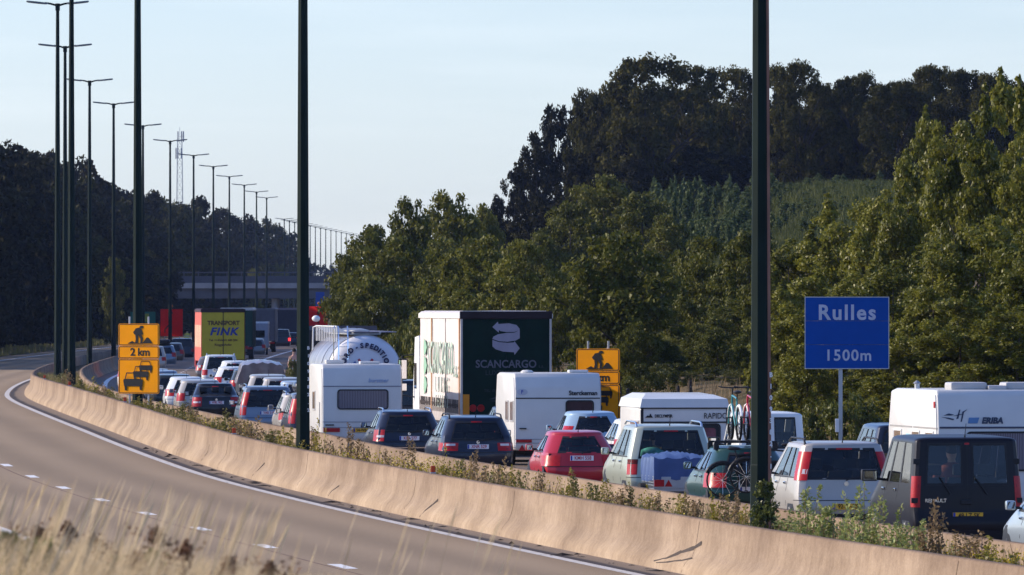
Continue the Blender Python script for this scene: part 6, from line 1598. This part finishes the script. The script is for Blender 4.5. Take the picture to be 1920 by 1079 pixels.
hill_l = [('dark', 965,318,800,42,'dark pine lowest on the left end of the hill'), ('dark', 1002,252,820,48,'dark pine second from the left end of the hill'), ('dark', 1045,188,842,52,'tallest of the dark pines at the left end of the hill'), ('dark', 932,368,780,28,'small dark pine farthest left on the hill'), ('dark', 1088,195,850,40,'dark pine touching the big oaks'),
          ('oak', 1122,150,800,62,'left big oak with open branches on the hill'), ('oak', 1212,108,782,100,'biggest oak on the hill, bare limbs showing, highest top in the picture'), ('oak', 1300,122,792,75,'oak right of the biggest oak on the hill'), ('oak', 1375,128,802,70,'oak just left of the nearest lamp post on the hill'), ('oak', 1452,124,800,60,'oak just right of the nearest lamp post on the hill'),
          ('oak', 1502,118,762,62,'oak with airy top right of the nearest lamp post'), ('oak', 1556,150,772,58,'lower oak in the hilltop row above the young conifers'), ('oak', 1612,124,762,62,'oak in the hilltop row, above the blue sign\'s centre'), ('oak', 1680,140,752,70,'oak in the hilltop row, above the blue sign\'s right edge'), ('oak', 1745,122,762,62,'oak in the hilltop row left of the tallest leafy tree'), ('oak', 1802,130,755,60,'oak behind the tallest leafy tree'),
          ('oak', 1862,136,752,60,'oak second from the right picture edge on the hilltop'), ('oak', 1922,140,752,62,'oak at the right picture edge on the hilltop')]
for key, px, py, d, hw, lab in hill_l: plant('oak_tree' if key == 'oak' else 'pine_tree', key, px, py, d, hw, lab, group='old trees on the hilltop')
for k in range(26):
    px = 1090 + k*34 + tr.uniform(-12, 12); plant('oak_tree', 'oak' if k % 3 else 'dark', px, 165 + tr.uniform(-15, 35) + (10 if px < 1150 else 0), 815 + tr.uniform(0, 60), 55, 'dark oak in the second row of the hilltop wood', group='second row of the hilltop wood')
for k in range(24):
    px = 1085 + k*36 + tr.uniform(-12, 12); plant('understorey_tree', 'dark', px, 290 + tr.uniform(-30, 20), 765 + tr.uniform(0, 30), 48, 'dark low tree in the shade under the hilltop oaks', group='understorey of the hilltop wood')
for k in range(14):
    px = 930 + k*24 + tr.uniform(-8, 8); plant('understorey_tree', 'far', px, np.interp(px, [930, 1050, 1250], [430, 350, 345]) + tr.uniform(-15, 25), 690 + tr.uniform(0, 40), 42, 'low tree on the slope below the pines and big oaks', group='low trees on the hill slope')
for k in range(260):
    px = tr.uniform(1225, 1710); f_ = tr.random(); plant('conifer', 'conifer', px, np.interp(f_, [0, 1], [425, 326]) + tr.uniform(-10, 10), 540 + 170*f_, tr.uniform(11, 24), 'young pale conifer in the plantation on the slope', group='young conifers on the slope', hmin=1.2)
for k in range(26):
    px = 1040 + k*26 + tr.uniform(-10, 10); plant('bush', 'round', px, 520 + tr.uniform(-30, 40), 395 + tr.uniform(0, 60), 60, 'dark bush in the thicket at the foot of the slope', cat='bush', group='thicket at the foot of the slope')
for px, py, d, hw, key, lab in ((1213,684,300,60,'broom','olive broom bush in sunlight just right of the right amber sign'), (1264,682,306,48,'broom','smaller broom bush beside the olive one'), (1330,690,312,52,'broom','feathery brownish broom bush left of the nearest lamp post'), (1388,712,300,44,'broom','low broom bush behind the bicycles'),
                           (752,612,365,38,'shrub','yellow-green shrub right of the tanker'), (785,596,352,42,'shrub','yellow-green shrub left of the truck\'s white side'), (552,676,418,16,'shrub','small sunlit shrub in front of the standing person'), (1605,742,232,70,'shrub','yellow-green shrub at the foot of the blue sign'), (1530,760,236,50,'shrub','dull shrub right of the small white high van'), (1080,690,292,40,'shrub','shrub behind the right amber sign')):
    plant('shrub', key, px, py, d, hw, lab, cat='shrub', group='shrubs on the right verge')

# wood on the left of the road
def left_d(px): return float(np.interp(px, [-80, 0, 100, 240, 300, 380, 460, 560], [840, 900, 1000, 1200, 1300, 1500, 1720, 1950]))
def left_top(px): return float(np.interp(px, [-80, 0, 45, 100, 150, 172, 190, 215, 260, 290, 322, 370, 388, 400, 440, 460, 505, 540, 552, 562], [290, 288, 272, 282, 292, 320, 345, 352, 350, 338, 368, 358, 378, 388, 392, 402, 402, 432, 465, 500]))
cnt = 0
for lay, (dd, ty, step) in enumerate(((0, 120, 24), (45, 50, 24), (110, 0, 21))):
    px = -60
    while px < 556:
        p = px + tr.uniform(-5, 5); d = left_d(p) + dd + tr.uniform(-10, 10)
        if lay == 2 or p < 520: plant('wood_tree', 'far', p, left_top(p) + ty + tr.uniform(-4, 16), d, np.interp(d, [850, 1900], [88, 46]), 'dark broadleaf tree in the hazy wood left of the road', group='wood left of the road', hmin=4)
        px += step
for k in range(16):
    px = 30 + k*32 + tr.uniform(-6, 6); plant('wood_bush', 'far', px, np.interp(px, [0, 300, 520], [560, 520, 500]) + tr.uniform(-20, 20), left_d(px) - 25, 40, 'dark bush at the shaded edge of the left wood', cat='bush', group='bushes edging the left wood', hmin=2.5)
for px, py, d, hw, lab in ((212,480,1010,28,'sunlit yellow-green bush high in the left wood, between the lamp posts'), (478,505,1600,24,'yellow-green bush above the bridge'), (525,495,1800,20,'second pale bush above the bridge, by the far lamps')): plant('bush', 'round', px, py, d, hw, lab, cat='bush')
for k in range(34):   # nearer edge of the wood, left of the picture: it shades the far stretch of the near carriageway
    t = 628 + k*8.5; o = -17.5 - (k % 3)*3.5 + tr.uniform(-1, 1); x, y = W2(t, o); px = 960 + F*float(x)/float(y)
    plant('wood_tree', 'far', px, YH - (19.5 - HC)*F/float(y), float(y), 5.6*F/float(y), 'dark broadleaf tree at the nearer edge of the left wood', group='wood left of the road')
for k in range(7): plant('wood_tree', 'far', 560 + k*16, 488 + tr.uniform(-8, 10), 2550, 14, 'hazy tree on the horizon beyond the bridge', group='hazy trees on the horizon', hmin=5)

for k in range(24):
    px = 1180 + k*18 + tr.uniform(-8, 8)
    if px < 1640: plant('bush', 'round', px, np.interp(px, [1180, 1300, 1420, 1640], [640, 650, 640, 640]) + tr.uniform(-40, 25), 312 + tr.uniform(0, 40) - (50 if px > 1440 else 0), 42, 'dark low bush along the top of the dry slope', cat='bush', group='low bushes along the dry slope')
# fence posts on the right slope
for k, (px, py) in enumerate(((1161, 724), (1176, 728), (1270, 742), (1293, 744), (1533, 790), (1150, 722), (1490, 772), (1560, 796))):
    d = 286 if px < 1400 else 236; x = (px-960)*d/F; zt_ = HC - (py-YH)*d/F
    th = thing('fence_post', 'weathered wooden fence post on the dry grass slope', 'fence post', (x, d, float(ground(d, offs(x, d))) - .1), 0, 'fence posts on the right slope'); h = max(zt_ - th.location.z, 1.1)
    mb = MB(); mb.tube([(0, 0, 0), (.02, 0, h-.05), (.02, 0, h)], [.06, .055, .035], 7); mb.build('stake', bark_d, th)
    mb = MB(); mb.tube([(.02, -.05, h-.2), (.02, .07, h-.2)], .02, 5); mb.build('wire_staple', M['steel'], th)

# grasses and weeds
def blades(P, hgt, wid, lean, seed, m, name, label, curve=.25):
    g = np.random.default_rng(seed); n = len(P); a = g.uniform(0, 2*np.pi, n); w = np.stack([np.cos(a), np.sin(a), np.zeros(n)], 1)*wid[:, None]
    le = lean + g.normal(0, .14, (n, 3)); le[:, 2] = 0
    h = hgt[:, None]; up = np.array([0, 0, 1.0])
    p1 = P + up*h*.55 + le*h*.3; p2 = P + up*h + le*h*(.8+curve)
    V_ = np.stack([P - w, P + w, p1 + w*.7, p1 - w*.7, p2 + w*.12, p2 - w*.12], 1).reshape(-1, 3)
    b_ = np.arange(n)[:, None]*6; Q_ = np.concatenate([b_ + np.array([[0, 1, 2, 3]]), b_ + np.array([[3, 2, 4, 5]])], 0)
    o = link(name, np_mesh(name, V_, Q_, m)); tag(o, label, 'grass', kind='stuff'); return o
straw = leaf_mat('straw', (.50, .365, .20), (.80, .64, .41), .45, .6); straw_b = leaf_mat('brown_seed', (.10, .05, .03), (.25, .13, .07), .2, .8); weed_g = leaf_mat('weed_green', (.10, .105, .02), (.26, .23, .07), .3, .5); weed_y = leaf_mat('weed_yellow', (.38, .27, .015), (.60, .47, .03), .25, .6); weed_b = leaf_mat('weed_brown', (.17, .115, .055), (.34, .235, .115), .3, .7)
g = np.random.default_rng(77)
# foreground: thin straw stems out of focus on the photographer's bank
def fore(px, d): return (px - 960)*d/F
n = 9000; d_ = g.uniform(28, 52, n); px = g.uniform(-120, 640, n); x = fore(px, d_)
zt_px = np.interp(px, [-120, 0, 180, 300, 420, 520, 640], [975, 985, 1005, 1022, 1040, 1062, 1095]) + np.abs(g.normal(0, 26, n)) - 14*(g.uniform(0, 1, n) < .2)
zt_ = HC - (zt_px - YH)*d_/F; zg_ = ground(d_, (x - C(d_))/np.sqrt(1+dC(d_)**2))
P = np.stack([x, d_, zg_ - .02], 1); h = np.clip(zt_ - zg_, .12, 1.1)
P[:, 0] -= .25*h
blades(P, h, g.uniform(.0020, .0045, n), np.array([.26, 0, 0]), 5, straw, 'foreground_grass', 'dry straw-coloured grass in the foreground, out of focus')
def stalks(P, h, lean, seed, m, name, label):
    """thin grass stalks with a slender seed head near the tip"""
    g_ = np.random.default_rng(seed); n = len(P); le = np.array([lean, 0, 0]) + g_.normal(0, .07, (n, 3)); le[:, 2] = 0; h = h[:, None]
    aa = g_.uniform(0, np.pi, n); w = np.stack([np.cos(aa), np.sin(aa), 0*aa], 1); up = np.array([0, 0, 1.0]); ks = ((0, .0011), (.45, .0010), (.72, .0009), (.80, .0034), (.9, .0030), (1, .0004)); V_ = []
    for f_, ww in ks:
        c = P + up*h*f_ + le*h*f_**1.35; s_ = g_.uniform(.7, 1.3, (n, 1))*ww; V_ += [c - w*s_, c + w*s_]
    V_ = np.stack(V_, 1).reshape(-1, 3); k = 2*len(ks); b_ = np.arange(n)[:, None]*k
    Q_ = np.concatenate([b_ + np.array([[2*i, 2*i+1, 2*i+3, 2*i+2]]) for i in range(len(ks)-1)], 0)
    o = link(name, np_mesh(name, V_, Q_, m)); tag(o, label, 'grass', kind='stuff')
n = 360; d_ = g.uniform(27, 50, n); px = np.concatenate([g.uniform(-140, 540, 320), g.uniform(520, 1000, 40)]); x = fore(px, d_)
zt_px = np.concatenate([882 + np.abs(g.normal(0, 70, 320)) + np.clip(px[:320]-250, 0, 400)*.14, g.uniform(925, 1075, 40)])
zt_ = HC - (zt_px - YH)*d_/F; zg_ = ground(d_, (x - C(d_))/np.sqrt(1+dC(d_)**2)); h = np.clip(zt_ - zg_, .2, 1.6)
P = np.stack([x - .3*h, d_, zg_ - .02], 1)
stalks(P, h, .30, 6, straw, 'tall_grass_stems', 'tall thin grass stems leaning right over the near carriageway')
# brown dock and green weeds among the straw
dock_m = crown('shrub', 300, .5, .10, 26, 900, .012, .25, .5, straw_b, 8)[0]; dock_t = None
mb = MB(); mb.tube([(0, 0, -.1), (.01, 0, .25), (.0, 0, .46)], [.005, .004, .002], 5); 
for k in range(6): mb.tube([(0, 0, .12+.05*k), (.06*math.cos(k*2.3), .06*math.sin(k*2.3), .2+.05*k)], [.003, .002], 4)
dock_t = mb.mesh('stem', straw_b)
for k, (px, py, d, lab) in enumerate(((278,985,36,'brown seeding dock plant in the foreground grass, centre of the left half'), (110,975,38,'brown dock plant among the straw near the left corner'), (345,1012,34,'rusty dock plant, broadest in the foreground'), (445,1040,33,'rusty low dock plant right of the others'), (525,1050,33,'reddish dock head at the right end of the grass'), (180,1000,40,'small brown dock plant with dark head'), (60,985,36,'brown dock plant beside the green weed'), (230,1030,33,'low brown dock plant near the bottom edge'))):
    x = fore(px, d); zt1 = HC - (py-YH)*d/F; zg1 = float(ground(d, offs(x, d))); th = thing('dock_plant', lab, 'plant', (x, d, zg1), k, 'brown dock plants in the foreground'); hh = max(zt1-zg1, .15)/.5
    th.scale = (min(hh, 1.1), min(hh, 1.1), hh); link('seed_head', dock_m, th); link('stem', dock_t, th)
gw = crown('shrub', 310, .4, .18, 30, 1600, .022, .05, .35, lv_shrub, 6)[0]
for k, (px, py, d, lab) in enumerate(((22,1018,34,'green out-of-focus weed in the bottom left corner'), (60,1035,33,'second green weed beside the bottom left corner'), (250,1050,35,'low green weed in the foreground straw'))):
    x = fore(px, d); zt1 = HC - (py-YH)*d/F; zg1 = float(ground(d, offs(x, d))); th = thing('weed_plant', lab, 'plant', (x, d, zg1), k); hh = max(zt1-zg1, .12)/.4; th.scale = (.9, .9, hh); link('leaves', gw, th); link('stem', dock_t, th)
# median: dense low weeds between the barriers
def median_pts(n, t0, t1, pw=1.0, seed=0):
    g = np.random.default_rng(seed); t = t0 + (t1-t0)*g.uniform(0, 1, n)**pw; o = g.uniform(-1.02, 1.0, n); x, y = W2(t, o); return t, o, np.stack([x, y, ground(t, o) - .03], 1)
def dens(t): return .5 + .5*np.sin(t*.13 + 1.3)*np.sin(t*.041+.4)
t, o_, P = median_pts(16000, 112, 470, 1.5, 21); keep = g.uniform(0, 1, len(t)) < .35 + .65*dens(t); P = P[keep]; t = t[keep]
blades(P, .10 + .34*g.uniform(0, 1, len(P))**1.5 + .2*(t > 270), .006*np.ones(len(P)) + .003, np.zeros(3), 22, weed_b, 'median_dry_grass', 'dry grass growing between the two barriers')
t, o_, P = median_pts(15000, 112, 470, 1.4, 23); keep = g.uniform(0, 1, len(t)) < .25 + .75*dens(t+30); P = P[keep]; t = t[keep]
blades(P, .12 + .32*g.uniform(0, 1, len(P))**1.3 + .2*(t > 270), .007*np.ones(len(P)) + .003, np.zeros(3), 24, weed_g, 'median_green_grass', 'green grass and low weeds growing between the two barriers')
t, o_, P = median_pts(11000, 112, 460, 1.4, 25); keep = g.uniform(0, 1, len(t)) < .2 + .8*dens(t+30)**1.3; P = P[keep]; t = t[keep]
P[:, 2] += (.12 + .30*g.uniform(0, 1, len(P)) + .15*(t > 270))
V_, Q_ = leaf_quads(P, .042, np.array([[0, 0, .6]]), 26); o = link('median_weeds', np_mesh('median_weeds', V_, Q_, weed_g)); tag(o, 'leafy green weeds between the two barriers', 'weeds', kind='stuff')
fy = []
for t0, n_, sp_, zz in ((139, 500, 4, .34), (132, 500, 5, .32), (126, 300, 5, .3), (178, 160, 3, .45), (196, 500, 5, .5), (203, 500, 5, .5), (212, 300, 5, .5), (256, 160, 3, .6), (247, 160, 3, .55), (172, 100, 3, .4)):
    t = g.normal(t0, sp_, n_); o2 = g.uniform(-1.0, .6, n_); x, y = W2(t, o2); fy.append(np.stack([x, y, ground(t, o2) + zz*g.uniform(.65, 1.15, n_)], 1))
V_, Q_ = leaf_quads(np.concatenate(fy), .034, np.array([[0, -.4, .8]]), 27, 1.2); o = link('yellow_flowers', np_mesh('yellow_flowers', V_, Q_, weed_y)); tag(o, 'small yellow flowers among the median weeds', 'flowers', kind='stuff')
# taller single plants in the median
def weed_proto(seed, lm, H=1.0, leaf=.032, n=330, spread=.14):
    g_ = np.random.default_rng(seed); ns = 5; P = []; mb = MB()
    for k in range(ns):
        a = g_.uniform(0, 6.28); L = H*g_.uniform(.6, 1); bx, by = spread*.6*math.cos(a), spread*.6*math.sin(a); tx, ty = bx + g_.normal(0, spread*.6), by + g_.normal(0, spread*.6)
        mb.tube([(bx*.3, by*.3, -.05), ((bx+tx)/2, (by+ty)/2, L*.5), (tx, ty, L)], [.007, .005, .002], 4)
        for q in np.linspace(.12, 1, n//ns): P.append([bx*.3 + (tx-bx*.3)*q + g_.normal(0, .05*(1.15-q)+.012), by*.3 + (ty-by*.3)*q + g_.normal(0, .05*(1.15-q)+.012), L*q])
    V_, Q_ = leaf_quads(np.array(P), leaf, np.array([[0, 0, .3]]), seed+2, 1.9)
    return np_mesh('leaves', V_, Q_, lm), mb.mesh('stem', weed_b)
WP = {k: [weed_proto(400+i*7+s, lm) for s in range(3)] for i, (k, lm) in enumerate((('pale', lv_pale), ('green', weed_g), ('brown', weed_b), ('yellow', leaf_mat('weed_olive', (.19, .17, .02), (.40, .32, .05), .3, .6))))}
def weed(px, o_, key, pytop, lab, rng_=(112, 420), wide=1.0):
    t = find_t(px, o_, *rng_); x, y = W2(t, o_); zg1 = float(ground(t, o_)); zt1 = HC - (pytop-YH)*float(y)/F; hh = max(zt1-zg1, .25)
    lm, st = WP[key][tr.randrange(3)]; th = thing('weed_plant', lab, 'plant', (float(x), float(y), zg1), tr.uniform(0, 6.28), 'tall weeds in the median'); th.scale = (wide, wide, hh); link('leaves', lm, th); link('stem', st, th)
for k in range(46):
    px = 1475 + k*9.2 + tr.uniform(-4, 4)
    if k % 3 == 1: continue
    py = 925 + (px-1475)*.075 + tr.uniform(-5, 55) - (55 if k in (14, 30, 38) else 0) - (30 if k in (5, 20) else 0) + (32 if px > 1735 else 0)
    if px < 1740 or k % 3 == 0: weed(px, tr.uniform(-.9, .5), 'pale' if px < 1730 else tr.choice(['brown', 'yellow', 'pale']), py, 'pale green leafy weed in the patch between nearest lamp post and dark van', (118, 165), 1.25)
for k in range(52):
    px = 590 + k*16 + tr.uniform(-6, 6)
    if 1390 < px < 1470 or tr.random() < .38: continue
    yb = np.interp(px, [590, 740, 830, 1000, 1200, 1400], [835, 868, 890, 915, 948, 978])
    weed(px, tr.uniform(-.9, .6), tr.choice(['brown', 'green', 'yellow', 'brown']), yb - tr.uniform(22, 60), 'dry branching weed standing above the near barrier in the middle of the picture', (140, 300), 1.0)
for k in range(46):
    px = 95 + k*10.2 + tr.uniform(-4, 4)
    if tr.random() < .25: continue
    yb = np.interp(px, [95, 150, 260, 420, 560], [722, 745, 775, 808, 838])
    weed(px, tr.uniform(-.9, .7), tr.choice(['green', 'brown', 'yellow', 'green']), yb - tr.uniform(20, 48), 'bushy weed standing above the near barrier, left of the second lamp post', (215, 430), 1.6)
# shrub climbing at the foot of the nearest lamp post
me, Cc = crown('bushy', 500, 1.6, .36, 90, 2600, .055, .03, .34, leaf_mat('leaf_ivy', (.04, .06, .010), (.17, .18, .04), .3, .4), 12)
x = (1432-960)*153.6/F; th = thing('climbing_shrub', 'dark leafy shrub climbing at the foot of the nearest lamp post', 'shrub', (x, 153.6, float(ground(153.6, -.3)) - .05), .4)
zt1 = HC - (898-YH)*153.6/F; th.scale = (.62, .62, (zt1 - th.location.z)/1.62); link('crown', me, th); link('trunk', trunk_mesh(Cc, 1.6, .02, 5, 10, m=bark), th)
# dry verge grass on the right slope
n = 9000; t = g.uniform(170, 470, n); o_ = g.uniform(12.7, 18.5, n); x, y = W2(t, o_); P = np.stack([x, y, ground(t, o_) - .03], 1)
blades(P, g.uniform(.12, .4, n), .014*np.ones(n), np.zeros(3), 31, leaf_mat('verge_straw', (.16, .11, .05), (.34, .24, .13), .3, .7), 'verge_grass', 'dry grass on the slope right of the road')
n = 26000; d_ = g.uniform(520, 730, n); px = g.uniform(1200, 1730, n); x = fore(px, d_); o_ = (x - C(d_))/np.sqrt(1 + dC(d_)**2); P = np.stack([x, d_, ground(d_, o_) - .05], 1)
blades(P, g.uniform(.5, 1.3, n), .05*np.ones(n), np.zeros(3), 35, leaf_mat('slope_green', (.055, .070, .020), (.12, .125, .04), .3, .7, .1), 'slope_undergrowth', 'green grass and ferns between the young conifers')
n = 5000; t = g.uniform(560, 1100, n); o_ = g.uniform(-17, -13.0, n); x, y = W2(t, o_); P = np.stack([x, y, ground(t, o_) - .03], 1)
blades(P, g.uniform(.2, .6, n), .03*np.ones(n), np.zeros(3), 33, weed_g, 'shaded_verge_grass', 'shaded grass verge along the left wood')
bpy.context.view_layer.update()
